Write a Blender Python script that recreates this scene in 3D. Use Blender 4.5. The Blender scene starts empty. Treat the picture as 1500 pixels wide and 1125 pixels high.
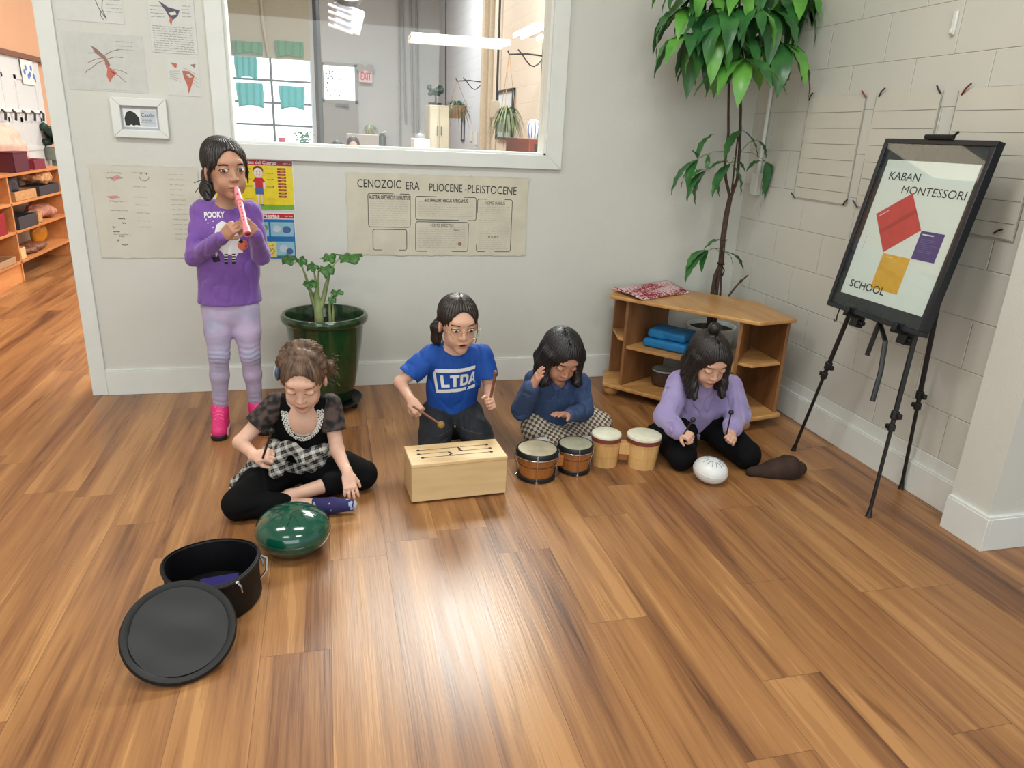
import bpy, bmesh, math, random
import numpy as np
from mathutils import Vector, Matrix
from mathutils.bvhtree import BVHTree
random.seed(7)
NR = np.random.RandomState(11)
PI = math.pi
SC = bpy.context.scene
COL = SC.collection

# ------------------------------------------------------------------ camera
FPX, PX0, PY0, CAMH = 1055.0, 750.0, 562.5, 1.437
RC = np.array([[0.96974636, -0.03849548, 0.24106035],
               [-0.24019128, -0.3267977, 0.91406313],
               [0.04359067, -0.94430999, -0.32615716]])
cam_d = bpy.data.cameras.new('camera')
cam = bpy.data.objects.new('camera', cam_d)
COL.objects.link(cam)
cam_d.sensor_width = 36.0
cam_d.lens = FPX / 1500 * 36
cam_d.clip_start = 0.05
cam_d.clip_end = 100
mx = Matrix.Identity(4)
for i in range(3):
    mx[i][0] = RC[i][0]; mx[i][1] = -RC[i][1]; mx[i][2] = -RC[i][2]
mx[2][3] = CAMH
cam.matrix_world = mx
SC.camera = cam

def ray(px, py):
    return RC @ np.array([(px - PX0) / FPX, (py - PY0) / FPX, 1.0])
def onF(px, py, z=0.0):                      # the point of the horizontal plane z
    r = ray(px, py); t = (z - CAMH) / r[2]
    return np.array([r[0] * t, r[1] * t, z])
def onY(px, py, y):                          # the point of the plane Y = y
    r = ray(px, py); t = y / r[1]
    return np.array([r[0] * t, y, CAMH + r[2] * t])
def onX(px, py, x):
    r = ray(px, py); t = x / r[0]
    return np.array([x, r[1] * t, CAMH + r[2] * t])

# ------------------------------------------------------------------ materials
def srgb(c):
    return tuple(((v / 255) / 12.92 if v / 255 <= 0.04045 else ((v / 255 + 0.055) / 1.055) ** 2.4) for v in c) + (1,)

_mc = {}
def mat(name, rgb=(200, 200, 200), rough=0.6, metal=0.0, var=0.06, scale=30.0, bump=0.0, bscale=120.0,
        emis=None, estr=0.0, trans=0.0, stretch=(1, 1, 1), spec=0.5, coat=0.0, sheen=0.0, rgb2=None, detail=3, sss=0.0):
    if name in _mc: return _mc[name]
    m = bpy.data.materials.new(name); m.use_nodes = True
    nt = m.node_tree; N = nt.nodes; L = nt.links
    b = N['Principled BSDF']
    c1 = srgb(rgb)
    b.inputs['Roughness'].default_value = rough
    b.inputs['Metallic'].default_value = metal
    b.inputs['Specular IOR Level'].default_value = spec
    if coat: b.inputs['Coat Weight'].default_value = coat; b.inputs['Coat Roughness'].default_value = 0.08
    if sheen: b.inputs['Sheen Weight'].default_value = sheen; b.inputs['Sheen Roughness'].default_value = 0.5
    if trans: b.inputs['Transmission Weight'].default_value = trans
    if sss:
        b.inputs['Subsurface Weight'].default_value = sss
        b.inputs['Subsurface Radius'].default_value = (0.012, 0.005, 0.003)
        b.inputs['Subsurface Scale'].default_value = 1.0
    tc = N.new('ShaderNodeTexCoord'); mp = N.new('ShaderNodeMapping')
    mp.inputs['Scale'].default_value = stretch
    L.new(tc.outputs['Object'], mp.inputs['Vector'])
    if var or rgb2:
        n = N.new('ShaderNodeTexNoise'); n.inputs['Scale'].default_value = scale; n.inputs['Detail'].default_value = detail
        L.new(mp.outputs['Vector'], n.inputs['Vector'])
        mix = N.new('ShaderNodeMix'); mix.data_type = 'RGBA'
        if rgb2:
            c2 = srgb(rgb2); ca = c1
        else:
            ca = tuple(min(1, v * (1 + var)) for v in c1[:3]) + (1,)
            c2 = tuple(v * (1 - var) for v in c1[:3]) + (1,)
        mix.inputs['A'].default_value = ca; mix.inputs['B'].default_value = c2
        mr = N.new('ShaderNodeMapRange'); mr.inputs['From Min'].default_value = 0.35; mr.inputs['From Max'].default_value = 0.65
        L.new(n.outputs['Fac'], mr.inputs['Value']); L.new(mr.outputs['Result'], mix.inputs['Factor'])
        L.new(mix.outputs['Result'], b.inputs['Base Color'])
    else:
        b.inputs['Base Color'].default_value = c1
    if bump:
        n2 = N.new('ShaderNodeTexNoise'); n2.inputs['Scale'].default_value = bscale; n2.inputs['Detail'].default_value = 2
        L.new(mp.outputs['Vector'], n2.inputs['Vector'])
        bp = N.new('ShaderNodeBump'); bp.inputs['Strength'].default_value = 1.0; bp.inputs['Distance'].default_value = bump
        L.new(n2.outputs['Fac'], bp.inputs['Height']); L.new(bp.outputs['Normal'], b.inputs['Normal'])
    if emis:
        b.inputs['Emission Color'].default_value = srgb(emis); b.inputs['Emission Strength'].default_value = estr
    _mc[name] = m
    return m

def wood(name, light, dark, axis='X', scale=6.0, rough=0.45, ring=14.0, coat=0.0):
    """Straight-grained wood, grain along the given object axis."""
    if name in _mc: return _mc[name]
    m = bpy.data.materials.new(name); m.use_nodes = True
    nt = m.node_tree; N = nt.nodes; L = nt.links; b = N['Principled BSDF']
    tc = N.new('ShaderNodeTexCoord'); mp = N.new('ShaderNodeMapping')
    s = {'X': (0.12, 1, 1), 'Y': (1, 0.12, 1), 'Z': (1, 1, 0.12)}[axis]
    mp.inputs['Scale'].default_value = s
    L.new(tc.outputs['Object'], mp.inputs['Vector'])
    n = N.new('ShaderNodeTexNoise'); n.inputs['Scale'].default_value = ring; n.inputs['Detail'].default_value = 6; n.inputs['Distortion'].default_value = 0.6
    n2 = N.new('ShaderNodeTexNoise'); n2.inputs['Scale'].default_value = ring * 9; n2.inputs['Detail'].default_value = 3
    L.new(mp.outputs['Vector'], n.inputs['Vector']); L.new(mp.outputs['Vector'], n2.inputs['Vector'])
    r = N.new('ShaderNodeValToRGB')
    r.color_ramp.elements[0].position = 0.33; r.color_ramp.elements[0].color = srgb(dark)
    r.color_ramp.elements[1].position = 0.62; r.color_ramp.elements[1].color = srgb(light)
    ad = N.new('ShaderNodeMix'); ad.data_type = 'FLOAT'; ad.inputs['Factor'].default_value = 0.3
    L.new(n.outputs['Fac'], ad.inputs['A']); L.new(n2.outputs['Fac'], ad.inputs['B'])
    L.new(ad.outputs['Result'], r.inputs['Fac']); L.new(r.outputs['Color'], b.inputs['Base Color'])
    b.inputs['Roughness'].default_value = rough
    if coat: b.inputs['Coat Weight'].default_value = coat
    _mc[name] = m
    return m

# ------------------------------------------------------------------ mesh builder
def rotm(rx=0, ry=0, rz=0):
    return np.array((Matrix.Rotation(rz, 3, 'Z') @ Matrix.Rotation(ry, 3, 'Y') @ Matrix.Rotation(rx, 3, 'X')))

class MB:
    def __init__(s):
        s.v = []; s.f = []; s.m = []
    def add(s, vs, fs, mi=0):
        o = len(s.v)
        s.v.extend([tuple(map(float, p)) for p in vs])
        for f in fs:
            s.f.append(tuple(i + o for i in f)); s.m.append(mi)
        return s
    def box(s, c, d, rot=None, mi=0):
        c = np.array(c, float); h = np.array(d, float) / 2
        P = np.array([[x, y, z] for x in (-1, 1) for y in (-1, 1) for z in (-1, 1)]) * h
        if rot is not None: P = P @ np.array(rot).T
        return s.add(P + c, [(0, 1, 3, 2), (4, 6, 7, 5), (0, 4, 5, 1), (2, 3, 7, 6), (0, 2, 6, 4), (1, 5, 7, 3)], mi)
    def span(s, a, b, mi=0):
        a = np.array(a, float); b = np.array(b, float)
        return s.box((a + b) / 2, np.abs(b - a), None, mi)
    def prism(s, poly, z0, z1, mi=0, M=None, o=(0, 0, 0)):
        """poly in local xy, extruded local z0..z1, mapped by M (columns) and o."""
        n = len(poly); P = [(x, y, z0) for x, y in poly] + [(x, y, z1) for x, y in poly]
        P = np.array(P, float)
        if M is not None: P = P @ np.array(M).T
        P = P + np.array(o)
        fs = [tuple(range(n - 1, -1, -1)), tuple(range(n, 2 * n))] + [(i, (i + 1) % n, n + (i + 1) % n, n + i) for i in range(n)]
        return s.add(P, fs, mi)
    def tube(s, pts, r, n=10, mi=0, caps=True, flat=None):
        pts = [np.array(p, float) for p in pts]; k = len(pts)
        rs = [r] * k if np.isscalar(r) else list(r)
        T = []
        for i in range(k):
            a = pts[max(i - 1, 0)]; b = pts[min(i + 1, k - 1)]
            t = b - a; T.append(t / (np.linalg.norm(t) + 1e-12))
        up = np.array([0, 0, 1.0]) if abs(T[0][2]) < 0.9 else np.array([1.0, 0, 0])
        u = np.cross(T[0], up); u /= np.linalg.norm(u)
        vs = []
        for i in range(k):
            u = u - T[i] * (u @ T[i]); u /= np.linalg.norm(u) + 1e-12
            w = np.cross(T[i], u)
            for j in range(n):
                a = 2 * PI * j / n
                vs.append(pts[i] + rs[i] * (math.cos(a) * u + math.sin(a) * w * (flat or 1)))
        fs = []
        for i in range(k - 1):
            for j in range(n):
                fs.append((i * n + j, i * n + (j + 1) % n, (i + 1) * n + (j + 1) % n, (i + 1) * n + j))
        if caps:
            fs.append(tuple(range(n - 1, -1, -1))); fs.append(tuple((k - 1) * n + j for j in range(n)))
        return s.add(vs, fs, mi)
    def lathe(s, prof, c=(0, 0, 0), n=32, mi=0, M=None, close=False):
        """prof: (radius, height) pairs round local z."""
        vs = []; k = len(prof)
        for r, z in prof:
            for j in range(n):
                a = 2 * PI * j / n; vs.append((r * math.cos(a), r * math.sin(a), z))
        fs = [(i * n + j, i * n + (j + 1) % n, (i + 1) * n + (j + 1) % n, (i + 1) * n + j) for i in range(k - 1) for j in range(n)]
        if close: fs += [((k - 1) * n + j, (k - 1) * n + (j + 1) % n, (j + 1) % n, j) for j in range(n)]
        else:
            if prof[0][0] > 1e-6: fs.append(tuple(range(n - 1, -1, -1)))
            if prof[-1][0] > 1e-6: fs.append(tuple((k - 1) * n + j for j in range(n)))
        P = np.array(vs)
        if M is not None: P = P @ np.array(M).T
        return s.add(P + np.array(c), fs, mi)
    def ball(s, c, r, n=16, mi=0, M=None):
        r = np.array([r, r, r] if np.isscalar(r) else r, float)
        k = max(6, n // 2)
        prof = [(math.sin(PI * i / k), -math.cos(PI * i / k)) for i in range(k + 1)]
        vs = []
        for a, z in prof:
            for j in range(n):
                t = 2 * PI * j / n; vs.append((a * math.cos(t), a * math.sin(t), z))
        fs = [(i * n + j, i * n + (j + 1) % n, (i + 1) * n + (j + 1) % n, (i + 1) * n + j) for i in range(k) for j in range(n)]
        P = np.array(vs) * r
        if M is not None: P = P @ np.array(M).T
        return s.add(P + np.array(c), fs, mi)
    def grid(s, fn, nu, nv, mi=0):
        vs = [fn(i / nu, j / nv) for i in range(nu + 1) for j in range(nv + 1)]
        w = nv + 1
        return s.add(vs, [(i * w + j, (i + 1) * w + j, (i + 1) * w + j + 1, i * w + j + 1) for i in range(nu) for j in range(nv)], mi)

def frame_of(z, x=(1, 0, 0)):
    """Columns of an orthonormal frame whose z is the given direction."""
    z = np.array(z, float); z /= np.linalg.norm(z); x = np.array(x, float)
    if abs(z @ x) > 0.95 * np.linalg.norm(x): x = np.array([0, 1.0, 0])
    x = x - z * (x @ z); x /= np.linalg.norm(x)
    return np.array([x, np.cross(z, x), z]).T

# ------------------------------------------------------------------ objects
WL = {}
def root(name, label, cat, loc=(0, 0, 0), group=None):
    o = bpy.data.objects.new(name, None); COL.objects.link(o)
    o.location = loc; WL[o.name] = np.array(loc, float)
    o['label'] = label; o['category'] = cat
    if group: o['group'] = group
    return o
def tag(o, label, cat, group=None):
    o['label'] = label; o['category'] = cat
    if group: o['group'] = group
    return o
def obj(name, mb, mats, parent=None, loc=(0, 0, 0), smooth=35, bevel=0.0, bseg=2, label=None, sub=0, solid=0.0, merge=False):
    """One mesh object out of world-space geometry; parented parts keep their thing's origin."""
    if not isinstance(mats, (list, tuple)): mats = [mats]
    me = bpy.data.meshes.new(name)
    base = WL[parent.name] if parent is not None else np.array(loc, float)
    if isinstance(mb, MB):
        v = np.array(mb.v, float) - base
        me.from_pydata([tuple(p) for p in v], [], mb.f)
        me.polygons.foreach_set('material_index', mb.m)
    else:
        v, q = mb[0], mb[1]
        build_quads(me, v - base, q)
        if len(mb) > 2 and mb[2] is not None: me.polygons.foreach_set('material_index', mb[2].astype(np.int32))
    for m in mats: me.materials.append(m)
    me.update()
    if isinstance(mb, MB):
        bm = bmesh.new(); bm.from_mesh(me)
        if merge: bmesh.ops.remove_doubles(bm, verts=bm.verts, dist=1e-5)
        bmesh.ops.recalc_face_normals(bm, faces=bm.faces)
        bm.to_mesh(me); bm.free()
    if smooth:
        me.shade_smooth()
        if smooth < 170: me.set_sharp_from_angle(angle=math.radians(smooth))
    o = bpy.data.objects.new(name, me); COL.objects.link(o)
    if parent is not None: o.parent = parent; WL[o.name] = base
    else: o.location = loc; WL[o.name] = base
    if label: o['label'] = label
    if solid:
        md = o.modifiers.new('solid', 'SOLIDIFY'); md.thickness = solid; md.offset = 0
    if bevel:
        md = o.modifiers.new('bevel', 'BEVEL'); md.width = bevel; md.segments = bseg; md.limit_method = 'ANGLE'; md.angle_limit = math.radians(40)
    if sub:
        md = o.modifiers.new('sub', 'SUBSURF'); md.levels = sub; md.render_levels = sub
    return o
def build_quads(me, v, q):
    me.vertices.add(len(v)); me.vertices.foreach_set('co', np.ascontiguousarray(v, dtype=np.float32).ravel())
    k = q.shape[1]
    me.loops.add(q.size); me.loops.foreach_set('vertex_index', q.astype(np.int32).ravel())
    me.polygons.add(len(q)); me.polygons.foreach_set('loop_start', np.arange(0, q.size, k, dtype=np.int32))
    me.update(calc_edges=True); me.validate()
def struct(name, mb, mats, loc=(0, 0, 0), **k):
    o = obj(name, mb, mats, None, loc, **k); o['kind'] = 'structure'; return o
def dup(r, loc, rotz=None, label=None, scale=None):
    c = r.copy(); COL.objects.link(c); c.location = loc; WL[c.name] = np.array(loc, float)
    if rotz is not None: c.rotation_euler = (0, 0, rotz)
    if scale is not None: c.scale = (scale,) * 3
    if label: c['label'] = label
    for ch in list(r.children):
        d = ch.copy(); COL.objects.link(d); d.parent = c
        for g in list(ch.children):
            e = g.copy(); COL.objects.link(e); e.parent = d
    return c

# ------------------------------------------------------------------ lettering and flat marks
_tc = {}
def glyphs(s, size, bold=0.0, align='LEFT'):
    key = (s, size, bold, align)
    if key in _tc: return _tc[key]
    cu = bpy.data.curves.new('t', 'FONT'); cu.body = s; cu.size = size; cu.offset = bold; cu.align_x = align
    cu.resolution_u = 3
    o = bpy.data.objects.new('t', cu); COL.objects.link(o)
    bpy.context.view_layer.update()
    me = o.evaluated_get(bpy.context.evaluated_depsgraph_get()).to_mesh()
    vs = [(v.co.x, v.co.y) for v in me.vertices]; fs = [tuple(p.vertices) for p in me.polygons]
    o.to_mesh_clear(); bpy.data.objects.remove(o); bpy.data.curves.remove(cu)
    _tc[key] = (vs, fs)
    return _tc[key]
def ribbon(pts, w, closed=False):
    pts = [np.array(p, float) for p in pts]
    if closed: pts = pts + [pts[0]]
    vs = []; fs = []
    for i, p in enumerate(pts):
        a = pts[max(i - 1, 0)]; b = pts[min(i + 1, len(pts) - 1)]
        if closed and i in (0, len(pts) - 1): a, b = pts[-2], pts[1]
        t = b - a; t = t / (np.linalg.norm(t) + 1e-12); n = np.array([-t[1], t[0]]) * w / 2
        vs += [tuple(p + n), tuple(p - n)]
    for i in range(len(pts) - 1): fs.append((2 * i, 2 * i + 1, 2 * i + 3, 2 * i + 2))
    return vs, fs
def ellipse(cx, cy, rx, ry, n=20, a0=0, a1=2 * PI):
    full = abs(a1 - a0 - 2 * PI) < 1e-6
    return [(cx + rx * math.cos(a0 + (a1 - a0) * i / (n if full else n - 1)), cy + ry * math.sin(a0 + (a1 - a0) * i / (n if full else n - 1))) for i in range(n)]
def rrect(x0, y0, x1, y1, r=0.01, n=4):
    out = []
    for cx, cy, a in ((x1 - r, y1 - r, 0), (x0 + r, y1 - r, PI / 2), (x0 + r, y0 + r, PI), (x1 - r, y0 + r, 1.5 * PI)):
        out += [(cx + r * math.cos(a + PI / 2 * i / n), cy + r * math.sin(a + PI / 2 * i / n)) for i in range(n + 1)]
    return out
def scribble(x0, y, x1, h, rnd, dens=0.006):
    """A line of illegible handwriting: words as small zigzags."""
    out = []; x = x0
    while x < x1:
        wl = rnd.uniform(2.5, 7) * dens; pts = []
        xx = x
        while xx < min(x + wl, x1):
            pts.append((xx, y + rnd.uniform(-h / 2, h / 2))); xx += dens * rnd.uniform(0.25, 0.5)
        if len(pts) > 1: out.append(pts)
        x += wl + dens * 1.0
    return out

class Sheet:
    """A flat sheet with marks on it. Local x right, y up, z out of the face."""
    def __init__(s, origin, u, v, w, h, thick=0.0012, warp=0.0, nx=1, ny=1, seed=1, edge=0.0):
        s.o = np.array(origin, float); s.u = np.array(u, float); s.v = np.array(v, float)
        s.u /= np.linalg.norm(s.u); s.v /= np.linalg.norm(s.v); s.n = np.cross(s.u, s.v)
        s.w, s.h, s.t, s.warp, s.seed = w, h, thick, warp, seed
        s.mb = MB(); s.k = 0; s.mats = []
        s.nx, s.ny, s.edge = nx, ny, edge
    def mi(s, m):
        if m not in s.mats: s.mats.append(m)
        return s.mats.index(m)
    def bend(s, x, y):
        if not s.warp: return 0
        return s.warp * (1.0 + 0.6 * math.sin(x * 9 + s.seed) * math.cos(y * 11 + 2 * s.seed) + 0.4 * math.sin(x * 23 + y * 17 + s.seed))
    def P(s, x, y, z):
        return s.o + s.u * x + s.v * y + s.n * (z + s.bend(x, y))
    def base(s, m, m_edge=None):
        i = s.mi(m)
        R = random.Random(s.seed)
        ex = lambda: R.uniform(-s.edge, s.edge)
        s.mb.grid(lambda a, b: s.P(a * s.w + (ex() if a in (0, 1) else 0), b * s.h + (ex() if b in (0, 1) else 0), s.t), s.nx, s.ny, i)
        s.mb.grid(lambda a, b: s.P(a * s.w, b * s.h, 0), s.nx, s.ny, i)
        for (a, b, c, d) in ((0, 0, 1, 0), (0, 1, 1, 1), (0, 0, 0, 1), (1, 0, 1, 1)):
            q = [s.P(a * s.w, b * s.h, 0), s.P(c * s.w, d * s.h, 0), s.P(c * s.w, d * s.h, s.t), s.P(a * s.w, b * s.h, s.t)]
            s.mb.add(q, [(0, 1, 2, 3)], i)
        s.k = 1; return s
    def raw(s, vs, fs, m, lift=None):
        s.inc = getattr(s, 'inc', 0) + (0 if len(fs) > 1 and fs[0] == (0, 1, 3, 2) else 1)
        z = s.t + 0.00030 * (s.k if lift is None else lift) + 1.2e-5 * s.inc + (0.0006 if s.warp else 0)
        s.mb.add([s.P(x, y, z) for x, y in vs], fs, s.mi(m)); return s
    def layer(s, k): s.k = k; return s
    def poly(s, pts, m): return s.raw(pts, [tuple(range(len(pts)))], m)
    def rect(s, x0, y0, x1, y1, m): return s.poly([(x0, y0), (x1, y0), (x1, y1), (x0, y1)], m)
    def line(s, pts, w, m, closed=False):
        v, f = ribbon(pts, w, closed); return s.raw(v, f, m)
    def text(s, x, y, size, t, m, bold=0.0, width=None, sx=1.0, rot=0.0, align='LEFT'):
        v, f = glyphs(t, size, bold, align)
        if width: 
            xs = [p[0] for p in v]; sx = width / (max(xs) - min(xs))
        c, q = math.cos(rot), math.sin(rot)
        return s.raw([(x + p[0] * sx * c - p[1] * q, y + p[0] * sx * q + p[1] * c) for p in v], f, m)
    def hand(s, x0, y, x1, h, w, m, rnd, dens=0.006):
        for p in scribble(x0, y, x1, h, rnd, dens): s.line(p, w, m)
        return s
    def done(s, name, label=None, cat=None, parent=None, group=None):
        o = obj(name, s.mb, s.mats, parent, tuple(s.o) if parent is None else (0, 0, 0), smooth=0)
        if label and parent is None: tag(o, label, cat, group)
        elif label: o['label'] = label
        return o
# ------------------------------------------------------------------ solids from distance fields, contoured to one continuous quad mesh
class Field:
    def __init__(s, lo, hi, h):
        s.lo = np.array(lo, float); s.h = h
        s.n = np.ceil((np.array(hi) - s.lo) / h).astype(int) + 1
        s.a = np.full(tuple(s.n), 0.05, np.float32)
    def copy(s):
        o = object.__new__(Field); o.lo, o.h, o.n, o.a = s.lo, s.h, s.n, s.a.copy(); return o
    def _win(s, lo, hi, pad):
        i0 = np.maximum(np.floor((np.array(lo) - pad - s.lo) / s.h).astype(int), 0)
        i1 = np.minimum(np.ceil((np.array(hi) + pad - s.lo) / s.h).astype(int) + 1, s.n)
        if np.any(i1 <= i0): return None
        ax = [(s.lo[k] + s.h * np.arange(i0[k], i1[k])).astype(np.float32) for k in range(3)]
        X, Y, Z = np.meshgrid(*ax, indexing='ij', sparse=True)
        return (slice(i0[0], i1[0]), slice(i0[1], i1[1]), slice(i0[2], i1[2])), X, Y, Z
    def _mix(s, sl, d, k, op):
        a = s.a[sl]; d = np.asarray(d, np.float32)
        if op == '+':
            if k > 0:
                hh = np.maximum(k - np.abs(a - d), 0) / k
                s.a[sl] = np.minimum(a, d) - hh * hh * k * 0.25
            else: s.a[sl] = np.minimum(a, d)
        elif op == '-':
            d = -d
            if k > 0:
                hh = np.maximum(k - np.abs(a - d), 0) / k
                s.a[sl] = np.maximum(a, d) + hh * hh * k * 0.25
            else: s.a[sl] = np.maximum(a, d)
        elif op == '&': s.a[sl] = np.maximum(a, d)
    def cone(s, p, q, r0, r1, k=0.01, op='+', flat=None, fl=1.0):
        """Tapered capsule; flat = direction along which the section is squashed by fl."""
        p = np.array(p, float); q = np.array(q, float); R = max(r0, r1)
        w = s._win(np.minimum(p, q) - R, np.maximum(p, q) + R, k + 2 * s.h)
        if w is None: return s
        sl, X, Y, Z = w; d = q - p; L2 = max(d @ d, 1e-12)
        t = np.clip(((X - p[0]) * d[0] + (Y - p[1]) * d[1] + (Z - p[2]) * d[2]) / L2, 0, 1)
        ex = X - p[0] - t * d[0]; ey = Y - p[1] - t * d[1]; ez = Z - p[2] - t * d[2]
        e2 = ex * ex + ey * ey + ez * ez
        if flat is not None:
            g = np.array(flat, float); g /= np.linalg.norm(g)
            c = ex * g[0] + ey * g[1] + ez * g[2]
            e2 = e2 + c * c * (1 / fl ** 2 - 1)
        e = np.sqrt(e2) - (r0 + (r1 - r0) * t)
        if flat is not None: e = e * (0.5 + 0.5 * fl)
        s._mix(sl, e, k, op); return s
    def chain(s, pts, rs, k=0.01, **kw):
        for i in range(len(pts) - 1): s.cone(pts[i], pts[i + 1], rs[i], rs[i + 1], k, **kw)
        return s
    def ell(s, c, r, M=None, k=0.01, op='+'):
        c = np.array(c, float); r = np.array(r, float); M = np.eye(3) if M is None else np.array(M)
        R = float(r.max())
        ext = np.sqrt(((M * r) ** 2).sum(1))
        w = s._win(c - ext, c + ext, k + 2 * s.h)
        if w is None: return s
        sl, X, Y, Z = w
        X = X - c[0]; Y = Y - c[1]; Z = Z - c[2]
        u = [(X * M[0, i] + Y * M[1, i] + Z * M[2, i]) for i in range(3)]
        k0 = np.sqrt(sum((u[i] / r[i]) ** 2 for i in range(3)))
        k1 = np.sqrt(sum((u[i] / r[i] ** 2) ** 2 for i in range(3))) + 1e-9
        s._mix(sl, k0 * (k0 - 1) / k1, k, op); return s
    def rbox(s, c, hs, rad, M=None, k=0.01, op='+'):
        c = np.array(c, float); hs = np.array(hs, float); M = np.eye(3) if M is None else np.array(M)
        ext = (np.abs(M) * (hs + rad)).sum(1)
        w = s._win(c - ext, c + ext, k + 2 * s.h)
        if w is None: return s
        sl, X, Y, Z = w
        X = X - c[0]; Y = Y - c[1]; Z = Z - c[2]
        q = [np.abs(X * M[0, i] + Y * M[1, i] + Z * M[2, i]) - hs[i] for i in range(3)]
        d = np.sqrt(sum(np.maximum(x, 0) ** 2 for x in q)) + np.minimum(np.maximum(np.maximum(q[0], q[1]), q[2]), 0) - rad
        s._mix(sl, d, k, op); return s
    def plane(s, p, n, lo=None, hi=None):
        """Keep what lies behind the plane (point p, outward normal n), only inside lo..hi if given."""
        p = np.array(p, float); n = np.array(n, float); n /= np.linalg.norm(n)
        w = s._win(s.lo if lo is None else lo, s.lo + s.n * s.h if hi is None else hi, 0)
        if w is None: return s
        sl, X, Y, Z = w
        s.a[sl] = np.maximum(s.a[sl], ((X - p[0]) * n[0] + (Y - p[1]) * n[1] + (Z - p[2]) * n[2]).astype(np.float32)); return s
    def disturb(s, fn, band=0.03):
        """fn(X, Y, Z) is added to the field near the surface."""
        idx = np.nonzero(np.abs(s.a) < band)
        X = s.lo[0] + s.h * idx[0]; Y = s.lo[1] + s.h * idx[1]; Z = s.lo[2] + s.h * idx[2]
        s.a[idx] += fn(X, Y, Z).astype(np.float32); return s
    def mesh(s, relax=1):
        a = s.a; b = a < 0
        # close the box
        n = a.shape
        c = np.zeros(tuple(np.array(n) - 1), np.int8)
        for dx in (0, 1):
            for dy in (0, 1):
                for dz in (0, 1):
                    c += b[dx:n[0] - 1 + dx, dy:n[1] - 1 + dy, dz:n[2] - 1 + dz]
        act = (c > 0) & (c < 8)
        ids = np.full(act.shape, -1, np.int64); I = np.nonzero(act); ids[I] = np.arange(len(I[0]))
        acc = np.zeros((len(I[0]), 3)); cnt = np.zeros(len(I[0]))
        co = [(x, y, z) for x in (0, 1) for y in (0, 1) for z in (0, 1)]
        for p in co:
            for ax in range(3):
                if p[ax]: continue
                q = list(p); q[ax] = 1
                va = a[I[0] + p[0], I[1] + p[1], I[2] + p[2]]; vb = a[I[0] + q[0], I[1] + q[1], I[2] + q[2]]
                m = (va < 0) != (vb < 0)
                t = np.where(m, va / np.where(m, va - vb, 1), 0)
                e = np.array(p, float)[None, :].repeat(len(t), 0); e[:, ax] += t
                acc += e * m[:, None]; cnt += m
        V = np.stack(I, 1) + acc / cnt[:, None]
        V = s.lo + V * s.h
        Q = []
        for ax in range(3):
            o1, o2 = [(1, 2), (2, 0), (0, 1)][ax]
            sl0 = [slice(None)] * 3; sl1 = [slice(None)] * 3
            sl0[ax] = slice(0, n[ax] - 1); sl1[ax] = slice(1, n[ax])
            for o in (o1, o2):
                sl0[o] = slice(1, n[o] - 1); sl1[o] = slice(1, n[o] - 1)
            s0 = b[tuple(sl0)]; s1 = b[tuple(sl1)]
            J = list(np.nonzero(s0 != s1)); inside = s0[tuple(J)]
            J[o1] = J[o1] + 1; J[o2] = J[o2] + 1
            def cell(d1, d2):
                K = [j.copy() for j in J]; K[o1] -= d1; K[o2] -= d2
                return ids[tuple(K)]
            q = np.stack([cell(1, 1), cell(0, 1), cell(0, 0), cell(1, 0)], 1)
            q[~inside] = q[~inside][:, ::-1]
            Q.append(q)
        Q = np.concatenate(Q)
        ok = (Q >= 0).all(1); Q = Q[ok]
        for _ in range(relax):
            S = np.zeros_like(V); C = np.zeros(len(V))
            for i in range(4):
                u, w = Q[:, i], Q[:, (i + 1) % 4]
                for k in range(3):
                    S[:, k] += np.bincount(u, V[w, k], len(V))
                C += np.bincount(u, minlength=len(V))
            V = V + 0.5 * (S / np.maximum(C, 1)[:, None] - V)
        return V, Q

def vnoise(X, Y, Z, seed=0):
    """Cheap smooth pseudo-noise in -1..1 out of a few rotated sines."""
    r = np.random.RandomState(seed); o = 0
    for i in range(5):
        d = r.normal(size=3); d /= np.linalg.norm(d); w = 1 + 0.6 * i
        o = o + np.sin(w * (X * d[0] + Y * d[1] + Z * d[2]) + r.uniform(0, 6)) / (1 + 0.5 * i)
    return o / 2.6
# ------------------------------------------------------------------ the room
def newmat(name):
    m = bpy.data.materials.new(name); m.use_nodes = True
    return m, m.node_tree.nodes, m.node_tree.links, m.node_tree.nodes['Principled BSDF']
def math_node(N, L, op, a, b=None, c=None):
    n = N.new('ShaderNodeMath'); n.operation = op
    for i, x in enumerate((a, b, c)):
        if x is None: continue
        if isinstance(x, (int, float)): n.inputs[i].default_value = x
        else: L.new(x, n.inputs[i])
    return n.outputs[0]

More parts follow.
